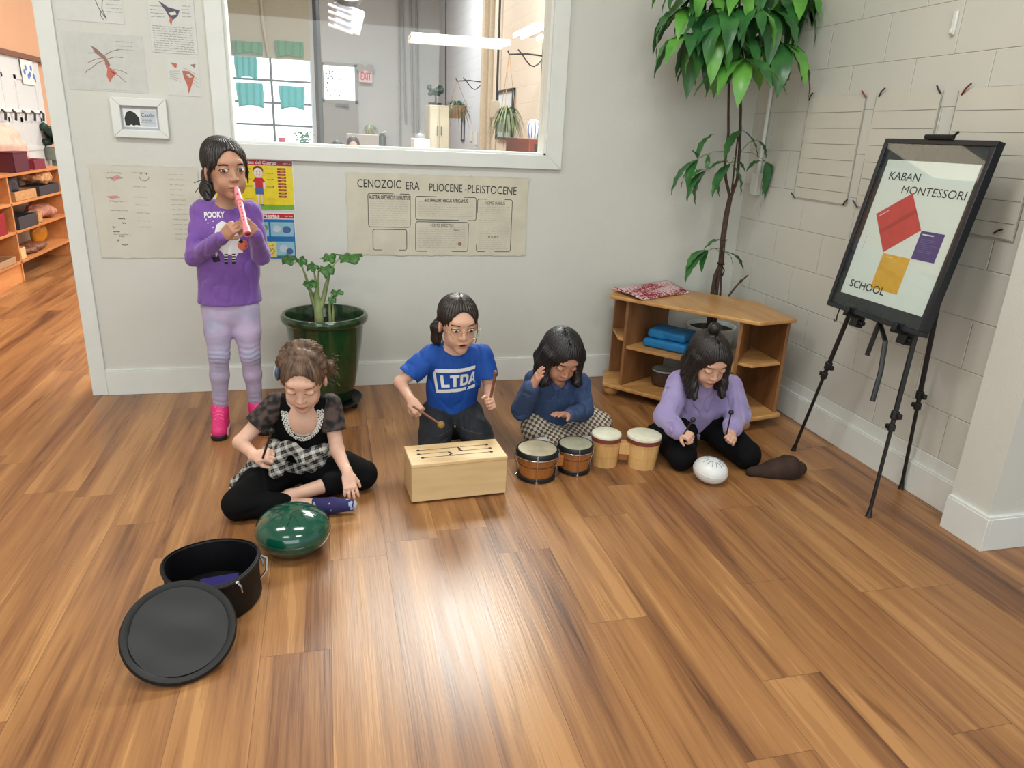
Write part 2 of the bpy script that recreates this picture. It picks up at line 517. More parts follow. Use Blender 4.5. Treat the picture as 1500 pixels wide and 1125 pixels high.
def floor_material():
    m, N, L, b = newmat('plank_floor')
    tc = N.new('ShaderNodeTexCoord'); sp = N.new('ShaderNodeSeparateXYZ'); L.new(tc.outputs['Object'], sp.inputs[0])
    M = lambda *a: math_node(N, L, *a)
    x, y = sp.outputs['X'], sp.outputs['Y']
    fx = M('DIVIDE', M('SUBTRACT', x, 0.163), 0.197)
    ix = M('FLOOR', fx); ux = M('FRACT', fx)
    wn = N.new('ShaderNodeTexWhiteNoise'); wn.noise_dimensions = '1D'; L.new(ix, wn.inputs['W'])
    fy = M('ADD', M('DIVIDE', y, 1.22), M('MULTIPLY', wn.outputs['Value'], 7.0))
    iy = M('FLOOR', fy); uy = M('FRACT', fy)
    cb = N.new('ShaderNodeCombineXYZ'); L.new(ix, cb.inputs[0]); L.new(iy, cb.inputs[1])
    w2 = N.new('ShaderNodeTexWhiteNoise'); w2.noise_dimensions = '2D'; L.new(cb.outputs[0], w2.inputs['Vector'])
    tone = w2.outputs['Value']
    # grain coordinates, shifted per plank
    gx = M('ADD', x, M('MULTIPLY', tone, 13.0)); gy = M('ADD', y, M('MULTIPLY', wn.outputs['Value'], 9.0))
    def noise(sx, sy, detail, dist, rough=0.5):
        c = N.new('ShaderNodeCombineXYZ'); L.new(M('MULTIPLY', gx, sx), c.inputs[0]); L.new(M('MULTIPLY', gy, sy), c.inputs[1]); L.new(M('MULTIPLY', tone, 5.0), c.inputs[2])
        n = N.new('ShaderNodeTexNoise'); n.inputs['Scale'].default_value = 1.0; n.inputs['Detail'].default_value = detail
        n.inputs['Distortion'].default_value = dist; n.inputs['Roughness'].default_value = rough
        L.new(c.outputs[0], n.inputs['Vector']); return n.outputs['Fac']
    a = noise(8, 0.55, 3, 0.7); c2 = noise(40, 1.3, 4, 0.4, 0.6); d = noise(160, 5, 2, 0)
    e = noise(17, 1.1, 2, 1.6)
    s = M('ADD', M('ADD', M('MULTIPLY', a, 1.02), M('MULTIPLY', c2, 0.48)), M('ADD', M('MULTIPLY', d, 0.22), M('MULTIPLY', M('SUBTRACT', tone, 0.5), 0.05)))
    r = N.new('ShaderNodeValToRGB'); L.new(s, r.inputs['Fac'])
    el = r.color_ramp.elements
    el[0].position = 0.56; el[0].color = srgb((88, 56, 36))
    el[1].position = 1.10; el[1].color = srgb((174, 127, 80))
    for p, c in ((0.69, (120, 80, 51)), (0.80, (141, 97, 60)), (0.92, (157, 111, 68)), (1.0, (163, 117, 73))):
        q = el.new(min(p, 0.999)); q.color = srgb(c)
    # fine dark figure streaks
    st = N.new('ShaderNodeMapRange'); st.inputs['From Min'].default_value = 0.66; st.inputs['From Max'].default_value = 0.76
    L.new(e, st.inputs['Value'])
    mx_ = N.new('ShaderNodeMix'); mx_.data_type = 'RGBA'; mx_.blend_type = 'MULTIPLY'
    L.new(M('MULTIPLY', st.outputs['Result'], 0.5), mx_.inputs['Factor']); L.new(r.outputs['Color'], mx_.inputs['A']); mx_.inputs['B'].default_value = srgb((120, 84, 66))
    # joints
    jx = M('MINIMUM', ux, M('SUBTRACT', 1.0, ux)); jy = M('MINIMUM', uy, M('SUBTRACT', 1.0, uy))
    jx = M('LESS_THAN', M('MULTIPLY', jx, 0.197), 0.0011); jy = M('LESS_THAN', M('MULTIPLY', jy, 1.22), 0.0012)
    j = M('MAXIMUM', jx, jy)
    m2 = N.new('ShaderNodeMix'); m2.data_type = 'RGBA'; m2.blend_type = 'MULTIPLY'
    L.new(M('MULTIPLY', j, 0.5), m2.inputs['Factor']); L.new(mx_.outputs['Result'], m2.inputs['A']); m2.inputs['B'].default_value = (0.18, 0.12, 0.08, 1)
    L.new(m2.outputs['Result'], b.inputs['Base Color'])
    b.inputs['Roughness'].default_value = 0.34; b.inputs['Specular IOR Level'].default_value = 0.42
    rr = M('ADD', 0.22, M('MULTIPLY', c2, 0.16)); L.new(rr, b.inputs['Roughness'])
    bp = N.new('ShaderNodeBump'); bp.inputs['Strength'].default_value = 0.35; bp.inputs['Distance'].default_value = 0.0012
    L.new(M('SUBTRACT', d, M('MULTIPLY', j, 1.5)), bp.inputs['Height']); L.new(bp.outputs['Normal'], b.inputs['Normal'])
    return m

def block_material(name, rgb):
    m, N, L, b = newmat(name)
    tc = N.new('ShaderNodeTexCoord'); sp = N.new('ShaderNodeSeparateXYZ'); L.new(tc.outputs['Object'], sp.inputs[0])
    cb = N.new('ShaderNodeCombineXYZ'); L.new(math_node(N, L, 'ADD', sp.outputs['Y'], 0.148), cb.inputs[0]); L.new(sp.outputs['Z'], cb.inputs[1])
    br = N.new('ShaderNodeTexBrick'); br.offset = 0.5; br.offset_frequency = 2; br.squash_frequency = 1
    br.inputs['Scale'].default_value = 1; br.inputs['Brick Width'].default_value = 0.406; br.inputs['Row Height'].default_value = 0.203
    br.inputs['Mortar Size'].default_value = 0.0035; br.inputs['Mortar Smooth'].default_value = 0.9
    L.new(cb.outputs[0], br.inputs['Vector'])
    n = N.new('ShaderNodeTexNoise'); n.inputs['Scale'].default_value = 55; n.inputs['Detail'].default_value = 4; L.new(tc.outputs['Object'], n.inputs['Vector'])
    n3 = N.new('ShaderNodeTexNoise'); n3.inputs['Scale'].default_value = 2.2; L.new(tc.outputs['Object'], n3.inputs['Vector'])
    mj = N.new('ShaderNodeMix'); mj.data_type = 'RGBA'; mj.inputs['B'].default_value = srgb(tuple(min(255, c + 22) for c in rgb)); L.new(math_node(N, L, 'MULTIPLY', br.outputs['Fac'], 0.8), mj.inputs['Factor'])  # highlight along the joint edges put into the colour as lighter mortar
    mix = N.new('ShaderNodeMix'); mix.data_type = 'RGBA'
    mix.inputs['A'].default_value = srgb(tuple(min(255, c + 5) for c in rgb)); mix.inputs['B'].default_value = srgb(tuple(c - 7 for c in rgb))
    L.new(n3.outputs['Fac'], mix.inputs['Factor']); L.new(mix.outputs['Result'], mj.inputs['A']); L.new(mj.outputs['Result'], b.inputs['Base Color'])
    b.inputs['Roughness'].default_value = 0.5
    h = math_node(N, L, 'SUBTRACT', math_node(N, L, 'MULTIPLY', n.outputs['Fac'], 0.22), br.outputs['Fac'])
    bp = N.new('ShaderNodeBump'); bp.inputs['Strength'].default_value = 1; bp.inputs['Distance'].default_value = 0.0032
    L.new(h, bp.inputs['Height']); L.new(bp.outputs['Normal'], b.inputs['Normal'])
    return m

WALL = mat('wall_paint', (208, 209, 201), 0.55, var=0.015, scale=3, bump=0.0012, bscale=160)
BLOCK = block_material('painted_block', (206, 206, 197))
PEACH = block_material('painted_block_far_room', (224, 210, 194))
BLUEG = block_material('painted_block_far_end', (200, 204, 212))
TRIM = mat('white_trim_paint', (222, 225, 220), 0.42, var=0.02, scale=8)
GREYW = mat('grey_wall_paint', (186, 188, 190), 0.6, var=0.03, scale=2)
ORANGE = mat('orange_wall_paint', (208, 162, 126), 0.6, var=0.02, scale=3)
CEIL = mat('ceiling_paint', (225, 225, 222), 0.8, var=0.02)
FLOORM = floor_material()
BLACK = mat('black_plastic', (18, 19, 22), 0.42, var=0.05)
DARKM = mat('dark_gap', (26, 24, 22), 0.8)
WHITE = mat('white_paint', (232, 232, 230), 0.5)

mb = MB(); mb.span((-6.5, -3.0, -0.1), (6.5, 17.2, 0)); struct('floor', mb, FLOORM, smooth=0)
D, W = 4.118, 2.51
# back wall with the window opening (opening x -0.45..1.22, z 1.337..2.55)
WX0, WX1, WZ0, WZ1 = -0.452, 1.222, 1.337, 2.56
CH = 3.5
mb = MB()
mb.span((-1.255, D, 0), (WX0, D + 0.13, CH)); mb.span((WX1, D, 0), (W + .12, D + 0.13, CH))
mb.span((WX0, D, 0), (WX1, D + 0.13, WZ0)); mb.span((WX0, D, WZ1), (WX1, D + 0.13, CH))
struct('wall_back', mb, WALL, smooth=0)
mb = MB(); mb.span((W, 1.98, 0), (W + 0.12, D, CH)); struct('wall_right', mb, BLOCK, smooth=0)
mb = MB(); mb.span((2.408, 1.91, 0), (6.5, 2.09, CH)); struct('wall_pillar', mb, WALL, smooth=0)
mb = MB(); mb.span((W, D + .13, 0), (W + .12, 12.35, 4.6)); struct('wall_far_right', mb, PEACH, smooth=0)
mb = MB(); mb.span((W, 12.35, 0), (W + .12, 17.0, 4.6)); struct('wall_far_end', mb, BLUEG, smooth=0)
mb = MB()
mb.span((-6.5, 17, 0), (-1.80, 17.1, 4.6)); mb.span((-1.80, 17, 2.74), (-.19, 17.1, 4.6)); mb.span((-1.8, 17, 0), (-.19, 17.1, 1.0))
mb.span((-.19, 17, 0), (0.05, 17.1, 4.6)); mb.span((0.05, 17, 2.68), (.72, 17.1, 4.6)); mb.span((.72, 17, 0), (2.51, 17.1, 4.6))
struct('wall_far', mb, GREYW, smooth=0)
# room beyond the opening at the left: its long wall carries the white door
mb = MB(); mb.span((-3.17, 4.6, 0), (-3.05, 17, 3.2)); struct('wall_left', mb, ORANGE, smooth=0)
mb = MB(); mb.span((-3.9, D, 0), (-3.17, D + 0.13, 4.6)); mb.span((-3.9, -3, 0), (-3.77, D, CH)); struct('wall_left_near', mb, WALL, smooth=0)
mb = MB(); mb.span((-3.9, -3.0, CH), (6.5, D + .13, CH + .1)); struct('ceiling', mb, CEIL, smooth=0)
mb = MB(); mb.span((-6.5, D + .13, 4.6), (6.5, 17.1, 4.7)); struct('ceiling_far', mb, CEIL, smooth=0)
# corner board, baseboards
mb = MB(); mb.span((-1.268, D - 0.014, 0), (-1.19, D + 0.13, CH)); struct('trim_corner', mb, TRIM, bevel=0.003)
mb = MB(); mb.span((-1.19, D - 0.016, 0), (W, D, 0.137)); mb.span((-1.19, D - 0.013, 0.137), (W, D, 0.145)); struct('baseboard_back', mb, TRIM, bevel=0.002)
mb = MB(); mb.span((W - 0.018, 2.09, 0), (W, D - .016, 0.137)); mb.span((W - 0.015, 2.09, .137), (W, D - .016, 0.146)); mb.span((W - 0.006, 2.09, 0.146), (W, D - .016, 0.205))
struct('baseboard_right', mb, TRIM, bevel=0.002)
mb = MB(); mb.span((2.39, 1.892, 0), (2.408, 2.09, 0.137)); mb.span((2.408, 1.892, 0), (6.5, 1.91, 0.137)); mb.span((2.394, 1.896, .137), (6.5, 2.09, 0.146))
struct('baseboard_pillar', mb, TRIM, bevel=0.002)
# window casing: mitred boards round the opening, jamb lining and the pane
mb = MB()
o0, o1, p0, p1 = WX0 - .079, WX1 + .09, WZ0 - .075, WZ1 + .08
def mitre(a, b, c, d): mb.prism([a, b, c, d], 0, 0.024, M=np.array([[1, 0, 0], [0, 0, -1], [0, 1, 0]]).astype(float), o=(0, D, 0))
mitre((o0, p0), (o1, p0), (WX1, WZ0), (WX0, WZ0)); mitre((o1, p0), (o1, p1), (WX1, WZ1), (WX1, WZ0))
mitre((o1, p1), (o0, p1), (WX0, WZ1), (WX1, WZ1)); mitre((o0, p1), (o0, p0), (WX0, WZ0), (WX0, WZ1))
w1 = struct('window_1', mb, TRIM, bevel=0.003)
mb = MB()
mb.span((WX0, D, WZ0 - .001), (WX1, D + .13, WZ0 + .012)); mb.span((WX0 - .001, D, WZ0), (WX0 + .014, D + .13, WZ1)); mb.span((WX1 - .014, D, WZ0), (WX1 + .001, D + .13, WZ1)); mb.span((WX0, D, WZ1 - .012), (WX1, D + .13, WZ1))
obj('jamb', mb, TRIM, w1, bevel=0.001)
m, N, L, b = newmat('clear_glass')
for n in list(N):
    if n.type != 'OUTPUT_MATERIAL': N.remove(n)
gl = N.new('ShaderNodeBsdfGlossy'); gl.inputs['Roughness'].default_value = 0.02; tr = N.new('ShaderNodeBsdfTransparent'); tr.inputs['Color'].default_value = (0.94, 0.97, 0.96, 1)
lw = N.new('ShaderNodeLayerWeight'); lw.inputs['Blend'].default_value = 0.5; ms = N.new('ShaderNodeMixShader')
fac = math_node(N, L, 'ADD', math_node(N, L, 'MULTIPLY', math_node(N, L, 'POWER', lw.outputs['Facing'], 5.0), 0.9), 0.03)
L.new(fac, ms.inputs[0]); L.new(tr.outputs[0], ms.inputs[1]); L.new(gl.outputs[0], ms.inputs[2]); L.new(ms.outputs[0], N['Material Output'].inputs[0])
GLASS = m
mb = MB(); mb.span((WX0 + .014, D + .06, WZ0 + .012), (WX1 - .014, D + .066, WZ1 - .012)); obj('pane', mb, GLASS, w1, smooth=0)

# ------------------------------------------------------------------ light
world = bpy.data.worlds.new('world'); SC.world = world; world.use_nodes = True
bg = world.node_tree.nodes['Background']; bg.inputs['Color'].default_value = (0.86, 0.95, 1.0, 1); bg.inputs['Strength'].default_value = 0.6
SC.view_settings.view_transform = 'Standard'; SC.view_settings.look = 'None'; SC.view_settings.gamma = 1
SC.view_settings.use_curve_mapping = False; SC.view_settings.exposure = 0.12
def area(name, loc, size, power, rgb=(1, 1, 1), rot=(0, 0, 0)):
    d = bpy.data.lights.new(name, 'AREA'); d.shape = 'RECTANGLE'; d.size, d.size_y = size; d.energy = power; d.color = rgb
    o = bpy.data.objects.new(name, d); COL.objects.link(o); o.location = loc; o.rotation_euler = rot
    return o
TUBE = mat('lit_tube', (255, 255, 255), 0.5, var=0, emis=(245, 255, 250), estr=4.0)
def ceiling_light(loc, label, L_=1.22, rz=0.0, name='ceiling_light', group='ceiling strip lights', wd=0.2):
    t = root(name, label, 'ceiling light', loc, group)
    x, y, z = loc; R = rotm(0, 0, rz); c = np.array(loc)
    mb = MB(); mb.box(c + np.array((0, 0, 0.03)), (L_, wd, 0.03), R)
    for s in (-1, 1): mb.box(c + R @ np.array((0, s * wd / 2, 0.012)), (L_, 0.008, 0.05), R)
    obj('reflector', mb, WHITE, t, bevel=0.002)
    for s in (-1, 1):
        mb = MB(); mb.tube([c + R @ np.array((-L_ / 2 + .02, s * wd / 4, 0)), c + R @ np.array((L_ / 2 - .02, s * wd / 4, 0))], 0.013, 10)
        obj('tube', mb, TUBE, t)
    return t
for i, (x, y) in enumerate(((-1.6, 2.2), (0.7, 1.9), (-1.4, -0.6), (1.2, -0.6))):
    t = ceiling_light((x, y, CH - .05), 'white twin tube strip light on the ceiling of the near room')
    area('ceiling_lamp', (x, y, CH - .075), (1.2, 0.5), 34, (0.98, 1.0, 0.96))
# the tall daylight windows behind the photographer are open to the sky; their share of the light
a_ = area('window_daylight', (-0.6, -2.9, 1.9), (4.5, 1.8), 70, (0.93, 1.0, 1.0), (math.radians(80), 0, 0))
for (x, y) in ((-2.0, 7.0),): area('ceiling_lamp_side_room', (x, y, 3.1), (1.2, 1.2), 19, (1.0, 0.76, 0.56))
for (x, y) in ((0.9, 7.5), (0.5, 12.5)): area('ceiling_lamp_far_room', (x, y, 4.4), (2.0, 1.2), 215, (1.0, 0.99, 0.96))

t = ceiling_light((1.55, 5.75, 3.40), 'white twin tube strip light hanging near the window in the far room', group='strip lights of the far room', wd=.25)
area('hanging_lamp_far_room', (1.55, 5.75, 3.36), (1.3, .5), 170, (1.0, .99, .96))
# ------------------------------------------------------------------ sheets, posters and charts on the walls
PAPER = mat('white_paper', (210, 211, 206), 0.7, var=0.02)
PAPER2 = mat('grey_white_paper', (200, 201, 196), 0.7, var=0.03)
KRAFT = mat('old_cream_paper', (204, 200, 180), 0.6, var=0.06, scale=7, bump=0.004, bscale=9)
KRAFT2 = mat('faded_cream_paper', (206, 204, 190), 0.7, var=0.03, scale=6, bump=0.002, bscale=12)
INK = mat('black_marker', (45, 44, 46), 0.7)
INKL = mat('grey_pencil', (150, 148, 142), 0.8)
INKM = mat('dark_pencil', (100, 98, 98), 0.8)
RED = mat('poster_red', (186, 30, 44), 0.4); DRED = mat('poster_dark_red', (150, 30, 34), 0.4)
YEL = mat('poster_yellow', (226, 205, 22), 0.4); GRN = mat('poster_green', (110, 170, 45), 0.4)
SKIN_P = mat('poster_skin', (226, 205, 196), 0.5); BRN = mat('poster_brown', (92, 48, 34), 0.5)
BLU = mat('poster_blue', (18, 106, 168), 0.4); LBL = mat('poster_pale_blue', (140, 190, 205), 0.4); DEN = mat('poster_denim', (70, 95, 150), 0.5)
PWHT = mat('poster_white', (228, 228, 226), 0.4)
BW = D - 0.0005                               # face of the back wall
U, V = (1, 0, 0), (0, 0, 1)                   # right, up: normal = (0,-1,0)
def wall_sheet(x0, z0, w, h, **k): return Sheet((x0, BW, z0), U, V, w, h, **k)

# long cream chart under the window
R = random.Random(3)
s = wall_sheet(0.112, 0.77, 1.015, 0.44, warp=0.003, nx=64, ny=28, seed=2, edge=0.006)
s.base(KRAFT)
s.text(0.055, 0.365, 0.063, 'CENOZOIC', INK, width=0.235); s.text(0.315, 0.36, 0.060, 'ERA', INK, width=0.075)
s.text(0.445, 0.355, 0.060, 'PLIOCENE', INK, width=0.185, rot=-0.01); s.text(0.645, 0.352, 0.062, '-PLEISTOCENE', INK, width=0.30, rot=-0.02)
for i, (x0, y0, x1, y1) in enumerate(((0.112, 0.155, 0.342, 0.335), (0.135, 0.028, 0.322, 0.142), (0.372, 0.198, 0.715, 0.325), (0.372, 0.022, 0.672, 0.187), (0.722, 0.022, 0.925, 0.318))):
    s.line(rrect(x0, y0, x1, y1, 0.012), 0.0032, INK, closed=True)
    if i != 1:
        y = y1 - 0.03
        while y > y0 + 0.012:
            s.hand(x0 + 0.012, y, x1 - 0.012, 0.004, 0.0009, INKL, R); y -= 0.0125
s.text(0.118, 0.305, 0.030, 'AUSTRALOPITHECUS ROBUSTUS', INK, bold=0.0006, width=0.222)
s.text(0.42, 0.297, 0.025, 'AUSTRALOPITHECUS AFRICANUS', INK, bold=0.0004, width=0.245)
s.text(0.455, 0.162, 0.022, 'HOMO ERECTUS', INK, bold=0.0, width=0.13); s.text(0.585, 0.137, 0.018, 'Tool', INK)
s.text(0.765, 0.290, 0.024, 'HOMO HABILIS', INK, bold=0.0, width=0.115); s.text(0.785, 0.10, 0.020, 'TOOLS', INK)
s.poly(ellipse(0.625, 0.065, 0.011, 0.011), mat('red_smudge', (160, 110, 100), 0.8))
s.done('paper_chart', 'long cream paper chart headed CENOZOIC ERA taped under the window', 'chart')

# faded chart at the left behind the girl
s = wall_sheet(-1.13, 0.748, 0.50, 0.462, warp=0.002, nx=32, ny=28, seed=5, edge=0.004); s.base(KRAFT2)
PNK = mat('pink_crayon', (205, 150, 145), 0.8)
s.poly([(0.085, 0.40), (0.125, 0.415), (0.14, 0.405), (0.105, 0.385)], PNK); s.poly([(0.06, 0.31), (0.11, 0.315), (0.125, 0.305), (0.08, 0.297)], PNK)
R = random.Random(8)
for y in (0.43, 0.36, 0.31, 0.27, 0.23, 0.19, 0.16): s.hand(0.19, y, 0.25, 0.006, 0.0014, INKL, R)
for y in np.arange(0.1, 0.44, 0.025): s.hand(0.36, y, 0.43, 0.006, 0.0014, INKL, R)
for y in (0.425, 0.40, 0.285, 0.24, 0.12): s.hand(0.07, y, 0.15, 0.008, 0.0014, INKM, R)
s.line(ellipse(0.245, 0.41, 0.022, 0.02, 14, PI, 2 * PI), 0.002, INKM); s.poly(ellipse(0.232, 0.425, 0.004, 0.004, 8), INKM); s.poly(ellipse(0.258, 0.425, 0.004, 0.004, 8), INKM)
for i in range(7):
    a = [(0.10 + 0.02 * math.sin(i * 2.1) + 0.008 * t * math.cos(i), 0.20 - 0.022 * i + 0.005 * math.sin(3 * t + i)) for t in range(5)]
    s.line(a, 0.004, INKM)
s.done('paper_chart', 'faded cream paper with pink drawings taped left of the standing girl', 'chart')

# drawings at the top left
def drawing(x0, z0, w, h, label, paper=PAPER2, marks=None, seed=1, warp=0.0):
    s = wall_sheet(x0, z0, w, h, warp=warp, nx=4, ny=4, seed=seed); s.base(paper); R = random.Random(seed)
    marks(s, R); s.done('paper_drawing', label, 'drawing', group='animal drawings on the wall')
def m1(s, R):
    pts = [(0.175, 0.14), (0.17, 0.10), (0.18, 0.065), (0.20, 0.03), (0.21, 0.016), (0.205, 0.03), (0.195, 0.06), (0.20, 0.09), (0.22, 0.14)]
    s.line(pts, 0.003, INK); s.line([(0.19, 0.05), (0.185, 0.03), (0.197, 0.012)], 0.0025, INK)
    for i, y in enumerate((0.12, 0.10, 0.08, 0.065, 0.05)): s.hand(0.215, y, 0.28, 0.004, 0.0012, INKM, R, 0.003)
drawing(-1.176, 1.853, 0.285, 0.16, 'white drawing of an animal skull outline, topmost at the far left', PAPER, m1, 1)
BIRD = mat('feather_brown', (150, 118, 108), 0.8); SLATE = mat('feather_slate', (88, 88, 104), 0.8); RUST = mat('feather_rust', (190, 112, 96), 0.8)
def m2(s, R):
    s.poly([(0.115, 0.20), (0.135, 0.19), (0.175, 0.155), (0.19, 0.12), (0.18, 0.10), (0.165, 0.14), (0.13, 0.17)], BIRD)
    s.poly([(0.165, 0.13), (0.185, 0.11), (0.215, 0.085), (0.19, 0.06), (0.18, 0.04), (0.168, 0.07), (0.175, 0.1)], RUST)
    for a, b in (((0.17, 0.15), (0.09, 0.12)), ((0.16, 0.16), (0.10, 0.165)), ((0.17, 0.14), (0.10, 0.095)), ((0.17, 0.16), (0.24, 0.19)), ((0.18, 0.145), (0.25, 0.155)), ((0.19, 0.09), (0.25, 0.045)), ((0.2, 0.1), (0.26, 0.085)), ((0.10, 0.095), (0.075, 0.075))):
        s.line([a, ((a[0] + b[0]) / 2, (a[1] + b[1]) / 2 + 0.006), b], 0.0028, BIRD)
    for y in (0.225, 0.205, 0.19): s.hand(0.225, y, 0.30, 0.004, 0.001, INKM, R, 0.003)
    s.hand(0.09, 0.008, 0.31, 0.004, 0.001, INKL, R, 0.003)
drawing(-1.166, 1.552, 0.345, 0.255, 'pale drawing of a brown long-legged insect, above the white framed picture', PAPER2, m2, 2)
def m3(s, R):
    s.poly([(0.05, 0.225), (0.09, 0.20), (0.14, 0.19), (0.13, 0.165), (0.10, 0.14), (0.09, 0.16), (0.08, 0.18)], SLATE)
    s.poly([(0.09, 0.175), (0.12, 0.185), (0.125, 0.17), (0.10, 0.165)], PAPER); s.poly([(0.095, 0.16), (0.105, 0.15), (0.097, 0.12), (0.09, 0.14)], RUST)
    for y in np.arange(0.01, 0.12, 0.0105): s.hand(0.012, y, 0.19, 0.005, 0.0012, INKM, R, 0.004)
    for y in (0.2, 0.185, 0.17, 0.155): s.hand(0.01, y, 0.07, 0.004, 0.0012, INKM, R, 0.004); s.hand(0.15, y + .01, 0.19, 0.004, 0.0012, INKM, R, 0.004)
drawing(-0.783, 1.742, 0.205, 0.29, 'written sheet with a dark bird drawing beside the window frame', PAPER, m3, 3, 0.001)
def m4(s, R):
    s.poly([(0.07, 0.115), (0.10, 0.115), (0.125, 0.095), (0.115, 0.07), (0.10, 0.03), (0.09, 0.012), (0.087, 0.05), (0.075, 0.085)], RUST)
    s.poly([(0.085, 0.10), (0.10, 0.102), (0.115, 0.088), (0.10, 0.085)], PAPER)
    s.poly([(0.02, 0.15), (0.05, 0.145), (0.045, 0.125), (0.035, 0.13)], RUST); s.poly([(0.11, 0.145), (0.135, 0.15), (0.13, 0.13)], BIRD)
    for i in range(5): s.line([(0.012, 0.11 - 0.008 * i), (0.06, 0.113 - 0.012 * i)], 0.0016, INKL)
    for i in range(4): s.line([(0.075, 0.13 - 0.01 * i), (0.14, 0.10 - 0.02 * i)], 0.0014, BIRD)
drawing(-0.728, 1.55, 0.148, 0.17, 'small drawing of a rust-coloured bird, lowest beside the window frame', PAPER, m4, 4)

# white framed picture
fr = root('framed_picture', 'small white framed picture of a dark tree on the back wall', 'picture frame', (-0.87, D, 1.437))
fx0, fx1, fz0, fz1 = -0.995, -0.743, 1.344, 1.530
mb = MB()
def mit(a, b, c, d): mb.prism([a, b, c, d], 0.002, 0.026, M=np.array([[1, 0, 0], [0, 0, -1], [0, 1, 0]]).astype(float), o=(0, D, 0))
ix0, ix1, iz0, iz1 = fx0 + .042, fx1 - .042, fz0 + .038, fz1 - .040
mit((fx0, fz0), (fx1, fz0), (ix1, iz0), (ix0, iz0)); mit((fx1, fz0), (fx1, fz1), (ix1, iz1), (ix1, iz0)); mit((fx1, fz1), (fx0, fz1), (ix0, iz1), (ix1, iz1)); mit((fx0, fz1), (fx0, fz0), (ix0, iz0), (ix0, iz1))
obj('frame', mb, TRIM, fr, bevel=0.004, bseg=3)
s = Sheet((ix0, D - .008, iz0), U, V, ix1 - ix0, iz1 - iz0); s.base(mat('picture_grey', (170, 176, 180), 0.4))
s.rect(0.008, 0.012, 0.158, 0.098, PWHT); s.rect(0.085, 0.016, 0.155, 0.092, mat('picture_pale', (190, 198, 206), 0.4))
s.poly([(0.014, 0.018), (0.012, 0.05), (0.022, 0.078), (0.04, 0.088), (0.062, 0.078), (0.078, 0.055), (0.08, 0.02), (0.06, 0.022), (0.05, 0.017), (0.04, 0.024), (0.03, 0.018)], mat('tree_black', (36, 40, 40), 0.6))
s.text(0.087, 0.062, 0.024, 'Castle', INK, width=0.058); s.text(0.09, 0.042, 0.012, 'animals', INKM, width=0.045)
s.line([(0.087, 0.035), (0.15, 0.035)], 0.001, INKM)
s.done('picture', parent=fr)

# yellow and blue school posters behind the girl
s = wall_sheet(-0.560, 1.003, 0.40, 0.258, nx=1, ny=1, seed=1); s.base(PWHT)
s.rect(0.004, 0.004, 0.396, 0.228, YEL); s.rect(0.004, 0.229, 0.396, 0.254, RED); s.layer(2); s.rect(0.30, 0.229, 0.396, 0.254, DRED)
s.rect(0.004, 0.004, 0.396, 0.03, GRN); s.layer(3)
s.text(0.147, 0.236, 0.022, 'Partes del Cuerpo', PWHT, bold=0.0006, width=0.170); s.hand(0.350, 0.241, 0.388, 0.005, 0.0018, PWHT, R, 0.004)
for y in (0.213, 0.199, 0.184, 0.169, 0.153, 0.137, 0.122, 0.106, 0.09, 0.073): s.poly(rrect(0.318, y - .0052, 0.362, y + .0052, 0.005), DRED); s.poly(rrect(0.02, y - .0052, 0.066, y + .0052, 0.005), DRED)
s.layer(4)
for y in (0.213, 0.199, 0.184, 0.169, 0.153, 0.137, 0.122, 0.106, 0.09, 0.073): s.line([(0.334, y), (0.353, y)], 0.002, YEL)
s.poly(ellipse(0.223, 0.203, 0.026, 0.024), BRN); s.layer(5); s.poly(ellipse(0.223, 0.192, 0.023, 0.024), SKIN_P)
s.rect(0.214, 0.16, 0.232, 0.172, SKIN_P); s.poly([(0.205, 0.166), (0.243, 0.166), (0.256, 0.146), (0.249, 0.141), (0.243, 0.148), (0.243, 0.114), (0.206, 0.114), (0.206, 0.148), (0.2, 0.141), (0.194, 0.146)], RED)
s.rect(0.196, 0.11, 0.202, 0.145, SKIN_P); s.rect(0.248, 0.11, 0.254, 0.145, SKIN_P)
s.rect(0.204, 0.082, 0.244, 0.114, DEN); s.rect(0.212, 0.03, 0.221, 0.082, SKIN_P); s.rect(0.229, 0.03, 0.238, 0.082, SKIN_P); s.rect(0.209, 0.024, 0.222, 0.032, DEN); s.rect(0.228, 0.024, 0.241, 0.032, DEN)
s.layer(6); s.line(ellipse(0.223, 0.186, 0.009, 0.006, 8, PI, 2 * PI), 0.0018, BRN); s.poly(ellipse(0.215, 0.196, 0.002, 0.002, 8), INK); s.poly(ellipse(0.231, 0.196, 0.002, 0.002, 8), INK)
for y in (0.213, 0.19, 0.16, 0.125, 0.12, 0.06):
    s.line([(0.26, y), (0.295, y)], 0.0012, INKM); s.line([(0.15, y), (0.19, y)], 0.0012, INKM); s.poly(ellipse(0.295, y, 0.003, 0.003, 6), INKM)
s.done('school_poster', 'yellow poster of a boy headed Partes del Cuerpo, behind the standing girl', 'poster')
s = wall_sheet(-0.560, 0.742, 0.395, 0.248, seed=1); s.base(PWHT)
s.rect(0.004, 0.004, 0.391, 0.215, BLU); s.rect(0.004, 0.219, 0.391, 0.244, RED); s.layer(2)
s.text(0.232, 0.224, 0.026, 'Fiestas', PWHT, bold=0.0008, width=0.083); s.hand(0.345, 0.231, 0.385, 0.006, 0.0018, PWHT, R, 0.004)
for (x0, y0) in ((0.012, 0.125), (0.14, 0.125), (0.268, 0.125), (0.012, 0.022), (0.14, 0.022), (0.268, 0.022)): s.rect(x0, y0, x0 + 0.118, y0 + 0.075, LBL)
s.layer(3); GRYB = mat('poster_cloud', (190, 205, 215), 0.5); TREE = mat('poster_leaf', (120, 150, 60), 0.5)
